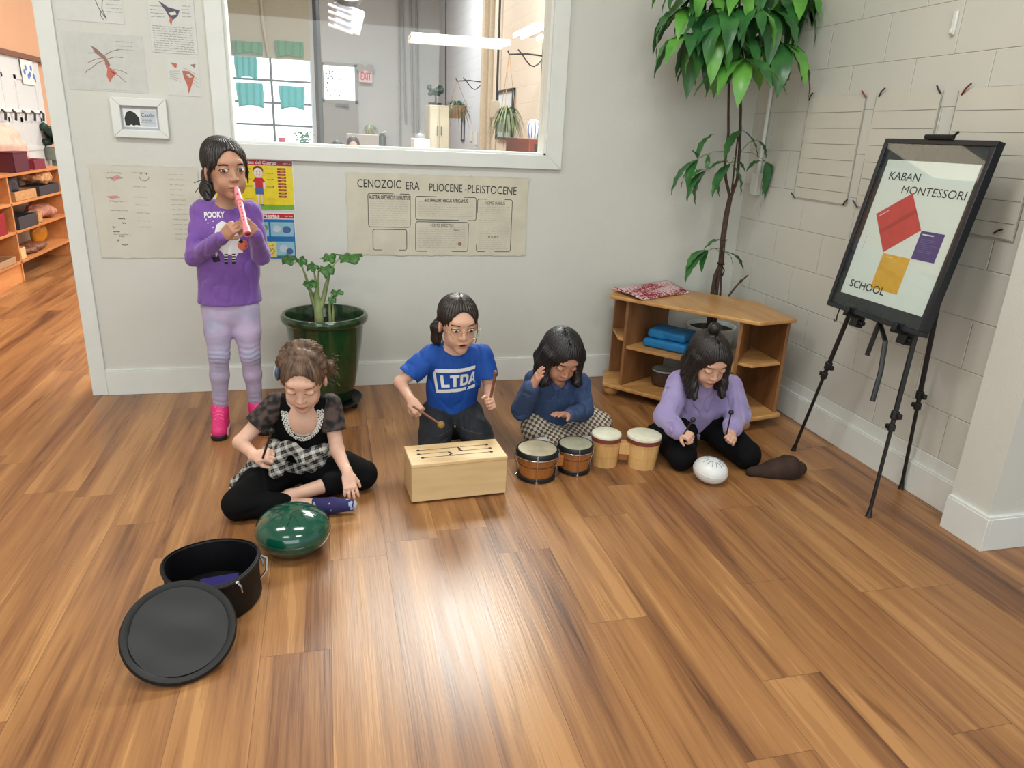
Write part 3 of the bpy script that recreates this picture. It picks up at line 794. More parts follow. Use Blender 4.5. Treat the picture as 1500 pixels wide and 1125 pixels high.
for (cx, cy, r, m_) in ((0.24, 0.17, 0.016, TREE), (0.30, 0.165, 0.02, GRYB), (0.35, 0.16, 0.022, DEN), (0.05, 0.16, 0.02, TREE), (0.33, 0.06, 0.022, GRYB), (0.36, 0.045, 0.018, DEN), (0.17, 0.06, 0.02, GRYB)): s.poly(ellipse(cx, cy, r, r * 0.9), m_)
s.rect(0.237, 0.128, 0.243, 0.155, BRN); s.rect(0.24, 0.012, 0.292, 0.095, mat('poster_card_yellow', (222, 208, 110), 0.5)); s.layer(4)
s.line([(0.252, 0.03), (0.265, 0.05), (0.255, 0.07), (0.28, 0.08)], 0.003, BRN); s.line([(0.262, 0.025), (0.283, 0.045), (0.27, 0.06)], 0.003, BRN)
s.done('school_poster', 'blue poster with small pictures, under the yellow poster', 'poster')

# ruled clear sheets pinned on the block wall: right = -Y, up, facing -X
RX = W - 0.004
SHEETM = mat('clear_laminate', (206, 204, 192), 0.35, var=0.02, scale=5)
def pinned(y0, w, z0, h, label, pins, seed):
    t = root('ruled_sheet', label, 'wall sheet', (W, y0, z0), 'ruled laminated sheets on the block wall')
    s = Sheet((RX, y0, z0), (0, -1, 0), V, w, h, thick=0.0012, warp=0.0012, nx=8, ny=8, seed=seed); s.base(SHEETM)
    n = 6
    for k in range(n):
        z = h * (0.83 - 0.147 * k) + 0.01; s.line([(0.012, z), (w / 2, z - 0.001), (w - 0.012, z)], 0.0022, mat('ruled_line', (128, 126, 120), 0.7))
    for x in (0.003, w - 0.003): s.line([(x, 0.01), (x, h - 0.01)], 0.003, mat('laminate_edge', (150, 148, 138), 0.5))
    s.line([(0.01, 0.004), (w - 0.01, 0.004)], 0.003, mat('laminate_edge', (150, 148, 138), 0.5))
    s.done('sheet', parent=t)
    for i, (px_, pz, dx, dz, m_) in enumerate(pins):
        p = np.array((RX - 0.004, y0 - px_, z0 + pz)); q = p + np.array((-0.008, -dx, dz))
        mb = MB(); mb.tube([p, (p + q) / 2 + np.array((-.004, 0, .002)), q], 0.0035, 8); obj('clip', mb, m_, t)
    return t
BOB = mat('dark_clip', (40, 36, 38), 0.4); REDC = mat('red_clip', (120, 36, 44), 0.4)
pinned(3.60, 0.44, 1.18, 0.515, 'ruled sheet pinned to the blocks, nearest the tall plant', ((0.0, 0.50, 0.035, 0.035, BOB), (0.44, 0.50, -0.03, 0.03, REDC), (0.02, 0.0, -0.03, 0.025, BOB), (0.42, 0.0, 0.035, 0.03, BOB)), 1)
pinned(3.095, 0.395, 1.18, 0.515, 'ruled sheet pinned to the blocks, directly above the easel poster', ((0.02, 0.50, 0.04, 0.035, BOB), (0.385, 0.50, -0.02, 0.03, BOB), (0.02, 0.0, -0.03, 0.03, BOB)), 2)
pinned(2.62, 0.42, 1.14, 0.555, 'ruled sheet pinned to the blocks, right of the easel poster', ((0.02, 0.53, 0.045, 0.04, REDC), (0.33, 0.02, 0.04, 0.02, BOB)), 3)
# white cord conduit running down the corner, with its box
q0, q1 = onX(1107, 268, W - .02), onX(1143, 60, W - .02)
t = root('wall_conduit', 'white cable cover running down the block wall behind the tall plant', 'conduit', (W - .01, q0[1], q0[2] - .05))
mb = MB(); mb.tube([(W - .012, q0[1], q0[2]), (W - .012, q1[1], CH - .001)], 0.011, 8); obj('pipe', mb, TRIM, t)
mb = MB(); mb.span((W - .035, q0[1] - .035, q0[2] - .07), (W - .001, q0[1] + .035, q0[2] + .06)); obj('box', mb, TRIM, t, bevel=0.006)
# small white stick-on hook on the blocks
mb = MB(); mb.span((W - 0.012, 2.71, 1.90), (W - .0005, 2.732, 1.99)); mb.span((W - 0.02, 2.713, 1.905), (W - .01, 2.729, 1.925))
tag(obj('wall_hook', mb, TRIM, None, (W, 2.72, 1.94), bevel=0.004), 'small white adhesive hook high on the block wall', 'hook')
# ------------------------------------------------------------------ corner unit, easel, pots, instruments
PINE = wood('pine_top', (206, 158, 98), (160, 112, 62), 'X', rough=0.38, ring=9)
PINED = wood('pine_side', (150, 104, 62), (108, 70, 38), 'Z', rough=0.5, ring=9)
# corner unit: hexagonal top; front edge from FL to FR
FL, FR = np.array((1.549, 3.775)), np.array((2.094, 3.112))
dd = (FR - FL) / np.linalg.norm(FR - FL); nn = np.array((-dd[1], dd[0]))
Lf = np.linalg.norm(FR - FL)
def sp(a, b): return FL + dd * a + nn * b                # local: a along the front, b into the corner
unit = root('corner_shelf_unit', 'low pine corner shelf unit on bun feet beside the tall plant', 'shelf unit', (*sp(Lf / 2, .3), 0))
hexp = [(0, 0), (Lf, 0), (Lf + .12, .228), (Lf - .18, .50), (.18, .50), (-.12, .228)]
def slab(a_, z0, z1, shrink=0.0):
    c = (Lf / 2, .24); return [tuple(sp(c[0] + (x - c[0]) * (1 - shrink), c[1] + (y - c[1]) * (1 - shrink))) for x, y in a_], z0, z1
mb = MB(); p, a, b = slab(hexp, .582, .603); mb.prism(p, a, b); obj('table_top', mb, wood('pine_top2', (208, 160, 100), (166, 118, 68), 'Y', rough=0.35, ring=8), unit, bevel=0.006, bseg=3)
mb = MB(); p, a, b = slab(hexp, .055, .078); mb.prism(p, a, b); obj('bottom_board', mb, PINE, unit, bevel=0.006, bseg=3)
def panel(a0, b0, a1, b1, z0, z1, th=.018):
    q0, q1 = sp(a0, b0), sp(a1, b1); e = (q1 - q0) / np.linalg.norm(q1 - q0); n_ = np.array((-e[1], e[0])) * th / 2
    mb = MB(); mb.prism([tuple(q0 + n_), tuple(q1 + n_), tuple(q1 - n_), tuple(q0 - n_)], z0, z1); return mb
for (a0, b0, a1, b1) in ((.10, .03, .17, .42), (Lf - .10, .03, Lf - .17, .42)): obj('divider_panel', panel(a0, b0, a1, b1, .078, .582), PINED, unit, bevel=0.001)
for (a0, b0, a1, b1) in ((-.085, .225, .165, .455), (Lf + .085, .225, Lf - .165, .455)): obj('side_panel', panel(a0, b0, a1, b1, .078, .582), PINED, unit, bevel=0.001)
mb = MB(); mb.prism([tuple(sp(*q)) for q in ((.11, .04), (Lf - .11, .04), (Lf - .165, .42), (.165, .42))], .30, .318); obj('middle_shelf', mb, PINE, unit, bevel=0.002)
mb = MB(); mb.prism([tuple(sp(*q)) for q in ((.10, .045), (.05, .05), (-.075, .215), (.15, .42), (.155, .40))], .34, .356); obj('side_shelf', mb, PINE, unit, bevel=0.002)
mb = MB(); mb.prism([tuple(sp(*q)) for q in ((Lf - .10, .045), (Lf - .02, .05), (Lf + .075, .215), (Lf - .15, .42), (Lf - .155, .40))], .345, .361); obj('side_shelf', mb, PINE, unit, bevel=0.002)
for (a, b) in ((.03, .06), (Lf - .03, .06), (.1, .42), (Lf - .1, .42)):
    q = sp(a, b); mb = MB(); mb.lathe([(.03, 0), (.04, .008), (.046, .026), (.042, .045), (.034, .055)], (q[0], q[1], 0), 20); obj('foot', mb, PINE, unit, smooth=60)
# patterned cloth folded over the left end of the unit
def cloth_mat():
    m, N, L, b = newmat('red_print_cloth')
    tc = N.new('ShaderNodeTexCoord'); mp = N.new('ShaderNodeMapping'); mp.inputs['Rotation'].default_value = (0, 0, 0.9); L.new(tc.outputs['Object'], mp.inputs['Vector'])
    v = N.new('ShaderNodeTexVoronoi'); v.inputs['Scale'].default_value = 62; v.inputs['Randomness'].default_value = 0.25; L.new(mp.outputs[0], v.inputs['Vector'])
    r = N.new('ShaderNodeValToRGB'); r.color_ramp.interpolation = 'CONSTANT'; e = r.color_ramp.elements
    e[0].position = 0; e[0].color = srgb((170, 50, 70)); e[1].position = .22; e[1].color = srgb((238, 226, 226)); q = e.new(.48); q.color = srgb((150, 24, 44))
    L.new(v.outputs['Distance'], r.inputs['Fac']); L.new(r.outputs['Color'], b.inputs['Base Color']); b.inputs['Roughness'].default_value = 0.8
    return m
mb = MB()
qa, qb, qc, qd = (onF(*p_, .612) for p_ in ((896, 425), (937, 439), (1009, 428), (976, 412)))
def cl(u, v):
    p_ = (qa * (1 - v) + qb * v) * (1 - u) + (qd * (1 - v) + qc * v) * u
    return (p_[0], p_[1], .6105 + .012 * math.exp(-(u / .05) ** 2) + .003 * (1 + math.sin(u * 7 + v * 4)) + .002 * math.sin(v * 12))
mb.grid(cl, 26, 26)
tag(obj('folded_cloth', mb, cloth_mat(), None, (*sp(.1, .2), .606), smooth=180, solid=.010), 'folded red and white patterned cloth on top of the pine shelf unit', 'cloth')
# blue fabric bundles on the middle shelf
BLUEF = mat('blue_fabric', (22, 112, 168), 0.6, var=0.12, scale=14, bump=0.004, bscale=25)
for i, (z, sx, lab) in enumerate(((.319, 1.0, 'blue folded fabric bag, lower of the two on the pine unit middle shelf'), (.372, .86, 'blue folded fabric bag, upper of the two on the pine unit middle shelf'))):
    c = sp(.31, .20 + .01 * i); F_ = Field((c[0] - .2, c[1] - .2, z - .02), (c[0] + .2, c[1] + .2, z + .10), .006)
    F_.rbox((c[0], c[1], z + .0265), (.115 * sx, .085 * sx, .010), .016, M=rotm(0, 0, math.atan2(dd[1], dd[0])))
    F_.disturb(lambda X, Y, Z: .004 * vnoise(X * 40, Y * 40, Z * 60, i)); F_.plane((0, 0, z), (0, 0, -1))
    tag(obj('fabric_bag', F_.mesh(2), BLUEF, None, (c[0], c[1], z), smooth=180), lab, 'bag', 'blue fabric bags on the shelf')
# basket with a glass lid on the bottom board
c = sp(.285, .22); bk = root('round_basket', 'small dark round basket with a glass rim on the bottom board of the pine unit', 'basket', (c[0], c[1], .079))
mb = MB(); mb.lathe([(.05, 0), (.068, .01), (.075, .05), (.07, .085), (.062, .085), (.066, .05), (.045, .012)], (c[0], c[1], .079), 24); obj('basket', mb, mat('dark_wicker', (70, 46, 32), 0.7, var=.3, scale=90, bump=.004, bscale=90), bk)
mb = MB(); mb.lathe([(.068, .086), (.074, .09), (.072, .098), (.064, .098), (.055, .092), (0.0001, .093)], (c[0], c[1], .079), 28); obj('lid', mb, mat('glass_lid', (150, 160, 158), .1, spec=.8, var=0), bk)

# easel ------------------------------------------------------
EU = np.array((math.sin(math.radians(1)), -math.cos(math.radians(1)), 0)); EH = np.array((math.cos(math.radians(1)), math.sin(math.radians(1)), 0))
EV = math.cos(math.radians(11)) * np.array((0, 0, 1.)) + math.sin(math.radians(11)) * EH
EN = np.cross(EU, EV); E0 = np.array((2.2, 2.45, .75))
def ep(u, v, n=0): return E0 + EU * u + EV * v + EN * n
EMt = np.array([EU, EV, EN]).T
fp = root('framed_poster', 'black framed poster with red, blue and yellow squares standing on the easel', 'poster', ep(-.05, .02))
u0, u1, v0, v1 = -.326, .229, .020, .758; fw = .020
def fbox(a, b, c_, d, n0=-.034, n1=.0): 
    m_ = MB(); m_.prism([(a, c_), (b, c_), (b, d), (a, d)], n0, n1, M=EMt, o=E0); return m_
mb = MB()
for q in ((u0, u1, v0, v0 + fw), (u0, u1, v1 - fw, v1), (u0, u0 + fw, v0 + fw, v1 - fw), (u1 - fw, u1, v0 + fw, v1 - fw)):
    mb.prism([(q[0], q[2]), (q[1], q[2]), (q[1], q[3]), (q[0], q[3])], -.034, .004, M=EMt, o=E0)
obj('frame', mb, mat('black_frame', (22, 26, 34), .3, var=.05), fp, bevel=.002)
obj('back_board', fbox(u0 + fw, u1 - fw, v0 + fw, v1 - fw, -.012, -.008), mat('dark_mat_board', (30, 36, 46), .25, var=.05), fp, smooth=0)
PW, PH = .468, .580
s = Sheet(ep(-.277, .093, -.0075), EU, EV, PW, PH, thick=.001); s.base(mat('poster_paper_white', (226, 229, 226), .35, var=.01))
TX = mat('poster_black_ink', (20, 22, 24), .5); PR = mat('poster_square_red', (204, 62, 66), .45); PB = mat('poster_square_blue', (62, 52, 128), .45); PY = mat('poster_square_yellow', (226, 168, 48), .45); PD = mat('poster_dark_red_band', (176, 52, 58), .45)
s.text(.036, .500, .046, 'KABAN', TX, bold=.0003, width=.166); s.text(.132, .449, .046, 'MONTESSORI', TX, bold=0.0, width=.318)
s.layer(2)
sq = [(.042, .353), (.198, .454), (.309, .317), (.158, .205)]
s.poly(sq, PR)
lf = lambda a, b, t: (a[0] + (b[0] - a[0]) * t, a[1] + (b[1] - a[1]) * t)
s.layer(3); s.line([lf(sq[0], sq[3], .48), lf(sq[1], sq[2], .48)], .018, PD)
s.line([(.062, .345), (.108, .376)], .003, PWHT)
s.layer(2); s.rect(.312, .204, .429, .316, PB); s.rect(.160, .054, .310, .202, PY)
s.layer(3); s.text(.036, .035, .046, 'SCHOOL', TX, bold=.0003, width=.206)
s.line([(.324, .303), (.380, .303)], .0045, PWHT); s.line([(.185, .190), (.222, .190)], .003, mat('poster_cream', (240, 210, 130), .5))
for k in range(8): s.line([(.324, .285 - .007 * k), (.412 - .02 * (k % 3), .285 - .007 * k)], .0012, mat('poster_lilac', (120, 112, 170), .5))
for k in range(6): s.line([(.036, .19 + .012 * k), (.036, .197 + .012 * k)], .0016, TX)
s.done('print', parent=fp)
mb = MB(); mb.prism([(u0 + fw, v0 + fw), (u1 - fw, v0 + fw), (u1 - fw, v1 - fw), (u0 + fw, v1 - fw)], -.001, .0005, M=EMt, o=E0)
obj('glass', mb, GLASS, fp, smooth=0)

es = root('easel', 'black metal tripod easel holding the framed poster by the block wall', 'easel', (2.25, 2.47, 0))
AL = mat('easel_black_metal', (20, 21, 23), .38, var=.05)
HD = ep(-.045, .85, -.065)                       # head of the tripod
mast_top = ep(-.045, .80, -.045); mast_bot = ep(-.045, -.17, -.045)
mb = MB(); mb.tube([ep(-.045, -.13, -.050), ep(-.045, .78, -.045)], .010, 8); obj('mast', mb, AL, es)
mb = MB(); mb.tube([ep(-.10, .765, .012), ep(.035, .765, .012)], .010, 8); mb.tube([ep(-.04, .765, .010), ep(-.04, .765, -.06)], .010, 8); mb.tube([ep(.03, .765, .012), ep(.05, .785, .012)], .005, 8)
obj('top_clamp', mb, AL, es)
mb = MB(); mb.tube([ep(-.045, .02, -.050), onX(1297, 500, 2.19), onX(1290, 545, 2.17), onX(1278, 588, 2.15)], .0105, 8, flat=.5); obj('strap', mb, AL, es)
def easel_leg(name_top, foot, kn, label=None, knob=True):
    top = np.array(name_top); foot = np.array(foot); d = foot - top
    j = top + d * kn; u_ = d / np.linalg.norm(d)
    mb = MB(); mb.tube([top, j], .0105, 10); mb.tube([j - u_ * .02, foot + (-u_) * .03], .0078, 10)
    lg = obj('leg', mb, AL, es)
    mb = MB(); mb.tube([j - u_ * .04, j - u_ * .005], .0165, 10); mb.tube([j + u_ * .015, j + u_ * .045], .0150, 10); mb.tube([j - u_ * .005, j + u_ * .02], .010, 8)
    sd = np.cross(u_, EH); sd /= np.linalg.norm(sd)
    mb.box(j - u_ * .022 + sd * .02, (.018, .026, .022)); mb.box(j + u_ * .03 - sd * .018, (.016, .022, .02)); obj('lock_collar', mb, BLACK, lg, bevel=.003)
    mb = MB(); mb.tube([foot - u_ * .035, foot - u_ * .006, foot - u_ * .001], [.0095, .0115, .014], 12); obj('rubber_foot', mb, BLACK, lg)
    return lg
easel_leg(ep(-.20, .40, -.045), onF(1162, 660), .60)
easel_leg(ep(.10, .40, -.045), onF(1272, 757), .64)
easel_leg(ep(.06, .55, -.07) + np.array((.03, 0, 0)), (2.478, 2.405, 0), .66)
for (u_, n_) in ((-.175, .0), (.105, .0)):        # the two ledge brackets under the frame
    mb = MB(); mb.prism([(u_ - .022, -.035), (u_ + .022, -.035), (u_ + .022, .012), (u_ - .022, .012)], -.075, -.036, M=EMt, o=E0)
    mb.prism([(u_ - .012, .004), (u_ + .012, .004), (u_ + .012, .019), (u_ - .012, .019)], -.075, .022, M=EMt, o=E0)
    mb.prism([(u_ - .012, .004), (u_ + .012, .004), (u_ + .012, .045), (u_ - .012, .045)], .008, .022, M=EMt, o=E0)
    mb.tube([ep(u_ + .02, -.012, -.055), ep(u_ + .042, -.012, -.055)], .012, 8)
    obj('bracket', mb, BLACK, es, bevel=.002)
mb = MB(); mb.tube([ep(-.20, .40, -.045), ep(-.045, .50, -.05), ep(.10, .40, -.045)], .012, 8); mb.tube([ep(-.045, .50, -.05), ep(.06, .55, -.07) + np.array((.03, 0, 0))], .012, 8); obj('leg_hub', mb, BLACK, es)
hk = ep(-.262, -.002, -.02)
mb = MB(); mb.tube([hk + EV * .02, hk - EV * .012, hk - EV * .030 + EU * .006, hk - EV * .036 - EU * .004, hk - EV * .028 - EU * .013], .0028, 8); obj('hook', mb, AL, es)
# brown velvet bag slumped round the foot of the easel
F_ = Field((1.80, 2.50, -.02), (2.36, 2.98, .16), .006)
q0, q1, q2 = onF(1100, 688, .03), onF(1135, 688, .03), onF(1155, 685, .04)
F_.chain([(q0[0], q0[1], .018), (q1[0], q1[1], .030), (q2[0], q2[1], .040), (q2[0] + .07, q2[1] + .02, .022)], [.020, .045, .055, .035], k=.03)
F_.disturb(lambda X, Y, Z: .006 * vnoise(X * 45, Y * 60, Z * 45, 4)); F_.plane((0, 0, 0.001), (0, 0, -1))
tag(obj('cloth_bag', F_.mesh(2), mat('brown_velvet', (52, 34, 24), .85, var=.25, scale=20), None, (q1[0], q1[1], 0), smooth=180), 'dark brown soft bag slumped on the floor at the foot of the easel', 'bag')

# green ceramic pot with its plant ---------------------------------------
PC = np.array((-.028, 3.79, 0))
dol = root('plant_caddy', 'black wheeled plant caddy under the big green pot', 'plant caddy', tuple(PC))
mb = MB(); mb.lathe([(.0001, .035), (.165, .035), (.175, .040), (.183, .055), (.178, .056), (.165, .045), (.0001, .044)], PC, 40); obj('tray', mb, mat('black_gloss_plastic', (24, 28, 30), .2), dol, smooth=50)
for k in range(5):
    a = 2 * PI * k / 5 + .9; c = PC + np.array((.145 * math.cos(a), .145 * math.sin(a), 0)); R_ = rotm(0, 0, a + .6)
    mb = MB(); mb.lathe([(.0001, -.009), (.012, -.009), (.0165, -.006), (.0165, .006), (.012, .009), (.0001, .009)], c + np.array((0, 0, .0165)), 16, M=R_ @ frame_of((0, 1, 0)))
    mb.box(c + np.array((0, 0, .028)), (.022, .022, .014), R_); obj('caster', mb, BLACK, dol)
pot = root('planter_pot', 'large dark green glazed pot against the back wall', 'pot', tuple(PC + np.array((0, 0, .056))))
prof = [(.0001, .0), (.118, .0), (.128, .01), (.150, .10), (.172, .22), (.188, .33), (.196, .41), (.197, .425), (.212, .430), (.222, .445), (.222, .462), (.213, .474), (.200, .474), (.196, .464), (.190, .43), (.183, .40), (.0001, .40)]
mb = MB(); mb.lathe(prof, PC + np.array((0, 0, .046)), 56)
obj('body', mb, mat('green_glaze', (30, 62, 30), .16, var=.25, scale=5, coat=.5), pot, smooth=50)
mb = MB(); mb.lathe([(.0001, .0), (.187, .0), (.187, -.004), (.0001, -.004)], PC + np.array((0, 0, .452)), 40); obj('soil', mb, mat('dark_soil', (34, 28, 24), .9, var=.4, scale=60, bump=.01, bscale=70), pot, smooth=0)

# round drum case with its lid --------------------------------------------
CC = np.array((-.392, 2.098, 0)); CR = .139
FAB = mat('black_nylon', (6, 6, 8), .55, var=.1, bump=.0008, bscale=400, spec=.3)
cs = root('drum_case', 'open round black fabric drum case with its lid leaning in front, at the front left', 'drum case', tuple(CC))
def ringw(R0, a, amp=.0025): return R0 + amp * math.sin(3 * a + .6) + amp * .5 * math.sin(5 * a)
mb = MB(); K = 64
pr = [(1.0, .004), (1.02, .012), (1.0, .07), (1.0, .125), (1.015, .131), (1.015, .143), (.985, .145), (.965, .125), (.955, .02), (.0005, .014)]
vs = []
for f_, z in pr:
    for j in range(K):
        a = 2 * PI * j / K; r_ = ringw(CR, a) * f_; vs.append((CC[0] + r_ * math.cos(a), CC[1] + r_ * math.sin(a), z + (.006 * math.sin(a * 2 + 1) if z > .1 else 0)))
mb.add(vs, [(i * K + j, i * K + (j + 1) % K, (i + 1) * K + (j + 1) % K, (i + 1) * K + j) for i in range(len(pr) - 1) for j in range(K)] + [tuple(range(K - 1, -1, -1))])
obj('body', mb, FAB, cs, smooth=60)
mb = MB(); mb.tube([(CC[0] + ringw(CR, a) * 1.01 * math.cos(a), CC[1] + ringw(CR, a) * 1.01 * math.sin(a), .136 + .006 * math.sin(a * 2 + 1)) for a in np.linspace(0, 2 * PI, 49)], .006, 8); obj('zip_rim', mb, mat('black_piping', (7, 7, 8), .65), cs)
MET = mat('chrome', (215, 215, 215), .18, metal=1, var=0)
for a in (-.9, .15): 
    c = CC + np.array((CR * 1.02 * math.cos(a), CR * 1.02 * math.sin(a), .130)); mb = MB(); mb.ball(c, (.008, .008, .005)); mb.tube([c, c + np.array((.012, -.008, -.012)), c + np.array((.014, -.012, -.03))], .003, 6); obj('zip_pull', mb, MET, cs)
mb = MB(); mb.tube([CC + np.array((CR * math.cos(.35) * 1.0, CR * math.sin(.35) * 1.0, .125)), CC + np.array((CR + .022, .05, .105)), CC + np.array((CR + .02, .03, .07)), CC + np.array((CR + .0, .015, .05))], .004, 6); obj('strap_ring', mb, MET, cs)
cq = onF(316, 862, .03); mb = MB(); mb.box((cq[0] + .01, cq[1] + .02, .022), (.12, .11, .014), rotm(0, 0, .15)); tag(obj('cloth', mb, mat('navy_cloth', (42, 36, 110), .8), None, tuple(CC), bevel=.003), 'dark blue cloth lying inside the open round drum case', 'cloth')
# lid, leaning on the case
p1, p2 = np.array(onF(235, 1003, .004)), None
LC = np.array((-.444, 1.842, .083)); LT = rotm(.56, .08, .14)
LR = .146
mb = MB(); mb.lathe([(.0001, -.004), (LR, -.006), (LR + .005, .004), (LR, .014), (LR - .012, .013), (LR - .02, .006), (LR - .022, .004), (.0001, .0)], LC, 64, M=LT)
ld = obj('lid', mb, mat('black_piping', (7, 7, 8), .65), cs, smooth=50)
mb = MB()
def lidp(r, a):
    x, y = r * math.cos(a), r * math.sin(a)
    return LC + LT @ np.array((x, y, .009 + .0035 * math.sin(x * 22 + y * 45 + 1) * (1 - (r / LR) ** 4) + .003 * math.cos(y * 40 - x * 15)))
vs = [lidp((LR - .018) * i / 16, 2 * PI * j / 56) for i in range(1, 17) for j in range(56)] + [lidp(0, 0)]
fs = [(i * 56 + j, i * 56 + (j + 1) % 56, (i + 1) * 56 + (j + 1) % 56, (i + 1) * 56 + j) for i in range(15) for j in range(56)] + [(len(vs) - 1, j, (j + 1) % 56) for j in range(56)]
mb.add(vs, fs); obj('cover', mb, mat('black_nylon_sheen', (20, 22, 23), .6, var=.15, scale=6), ld, smooth=180)

# green steel tongue drum and white egg-like drum
def tongue_drum(c, r, hz, m_, label, tilt, line_m):
    t = root('tongue_drum', label, 'drum', (c[0], c[1], 0)); c = np.array(c, float); T = rotm(*tilt)
    prof = []
    for i in range(33):
        a = -PI / 2 + PI * i / 32; x = math.cos(a); z = math.sin(a)
        prof.append((max(r * x ** .85 if x > 0 else 0, 1e-4), hz * z * (1.0 if z < 0 else 1.0)))
    mb = MB(); mb.lathe(prof, c, 64, M=T); mb.lathe([(r * .985, -.003), (r * 1.008, -.002), (r * 1.008, .002), (r * .985, .003)], c, 64, M=T)
    obj('shell', mb, m_, t, smooth=180)
    mb = MB()
    def sp_(x, y):
        q = min((x * x + y * y) ** .5 / r, .999); a = math.acos(min(1, q ** (1 / .85))); return c + T @ np.array((x, y, hz * math.sin(a) + .0006))
    for k in range(7):
        a0 = 2 * PI * k / 7 + .3; pts = []
        for i in range(15):
            s_ = -1 + 2 * i / 14; rr = r * (.30 + .38 * abs(s_) ** 1.6 * 1.0); aa = a0 + .26 * np.sign(s_) * (abs(s_) ** .35); pts.append(sp_(rr * math.cos(aa), rr * math.sin(aa)))
        mb.tube(pts, .0012, 5)
    obj('tongue_slots', mb, line_m, t)
    return t
tongue_drum((-.158, 2.365, .078), .130, .078, mat('green_enamel', (8, 74, 56), .14, var=.08, scale=3, coat=.7), 'shiny dark green steel drum on the floor in front of the girl in black', (.05, .02, 0), mat('drum_slot_dark', (6, 40, 32), .4))
tongue_drum((1.632, 2.62, .054), .078, .054, mat('white_enamel', (226, 228, 226), .3, var=.02), 'small white rounded drum on the floor in front of the girl in the lilac sweatshirt', (.10, .10, 0), mat('drum_slot_blue', (110, 122, 150), .5))

# wooden log drum (long box with slotted top)
MAPLE = wood('maple_ply', (222, 194, 148), (206, 174, 124), 'X', rough=.45, ring=5); MAPT = wood('maple_top', (226, 198, 150), (206, 170, 118), 'X', rough=.4, ring=12)
bx0, bx1, by0, by1, bh = .293, .690, .0, .0, 0
A = onF(603, 740); B = onF(741, 725); bdir = (B - A)[:2] / np.linalg.norm((B - A)[:2]); bang = math.atan2(bdir[1], bdir[0]); blen = np.linalg.norm((B - A)[:2]); bw = .185; bz = .172
RB = rotm(0, 0, bang)
def bp_(x, y, z): return np.array((A[0], A[1], 0)) + RB @ np.array((x, y, z))
ldm = root('log_drum', 'pale wooden box drum with slotted top in front of the child in blue', 'drum', tuple(bp_(blen / 2, bw / 2, 0)))
mb = MB(); mb.box(bp_(blen / 2, .008, bz / 2 + .004), (blen, .014, bz - .012), RB); obj('front_panel', mb, MAPLE, ldm, bevel=.003)
mb = MB(); mb.box(bp_(blen / 2, bw - .008, bz / 2 + .004), (blen, .014, bz - .012), RB); obj('back_panel', mb, MAPLE, ldm, bevel=.003)
for x in (.007, blen - .007): mb = MB(); mb.box(bp_(x, bw / 2, bz / 2 + .004), (.014, bw - .016, bz - .012), RB); obj('end_panel', mb, MAPLE, ldm, bevel=.002)
mb = MB(); mb.box(bp_(blen / 2, bw / 2, .009), (blen - .03, bw - .03, .010), RB); obj('bottom_panel', mb, MAPLE, ldm)
for (x, y) in ((.03, .03), (blen - .03, .03), (.03, bw - .03), (blen - .03, bw - .03)): mb = MB(); q = bp_(x, y, 0); mb.lathe([(.009, 0), (.010, .004)], q, 12); obj('foot', mb, BLACK, ldm)
mb = MB(); mb.box(bp_(blen / 2, bw / 2, bz), (blen + .002, bw + .002, .016), RB)
top = obj('top_panel', mb, MAPT, ldm, bevel=.003)
mb = MB(); zt = bz + .0086
def slot(pts, w=.0035):
    v, f = ribbon([np.array(p) for p in pts], w); mb.add([bp_(x, y, zt) for x, y in v], f)
def hole(x, y, r=.0075): 
    mb.add([bp_(x + r * math.cos(a), y + r * math.sin(a), zt + .0003) for a in np.linspace(0, 2 * PI, 15)[:-1]], [tuple(range(14))])
ys = (.055, .092, .130); xl = (.055, .045, .05); xr = (blen - .055, blen - .05, blen - .055); m1_, m2_ = blen * .45, blen * .56
for i in range(3): hole(xl[i], ys[i]); hole(xr[i], ys[i])
slot([(xl[0], ys[0]), (m1_, ys[0])]); slot([(m1_, ys[0]), (m1_ - .012, ys[0] + .008), (m1_, ys[0] + .018), (m1_ - .01, ys[1])], .010); slot([(m1_, ys[0]), (m1_ + .02, ys[0] + .002)], .006); slot([(xl[1], ys[1]), (m1_ - .005, ys[1])])
slot([(m1_ + .01, ys[0] + .002), (xr[0], ys[0])]); slot([(xl[2], ys[2]), (m2_, ys[2])]); slot([(m2_ - .005, ys[2]), (m2_, ys[1] + .018), (m2_ - .006, ys[1] + .01), (m2_ + .006, ys[1])], .010)
slot([(m2_, ys[1]), (xr[1], ys[1])]); slot([(m2_ + .005, ys[2]), (xr[2], ys[2])])
obj('slots', mb, mat('burnt_slot', (46, 26, 16), .7), top, smooth=0)

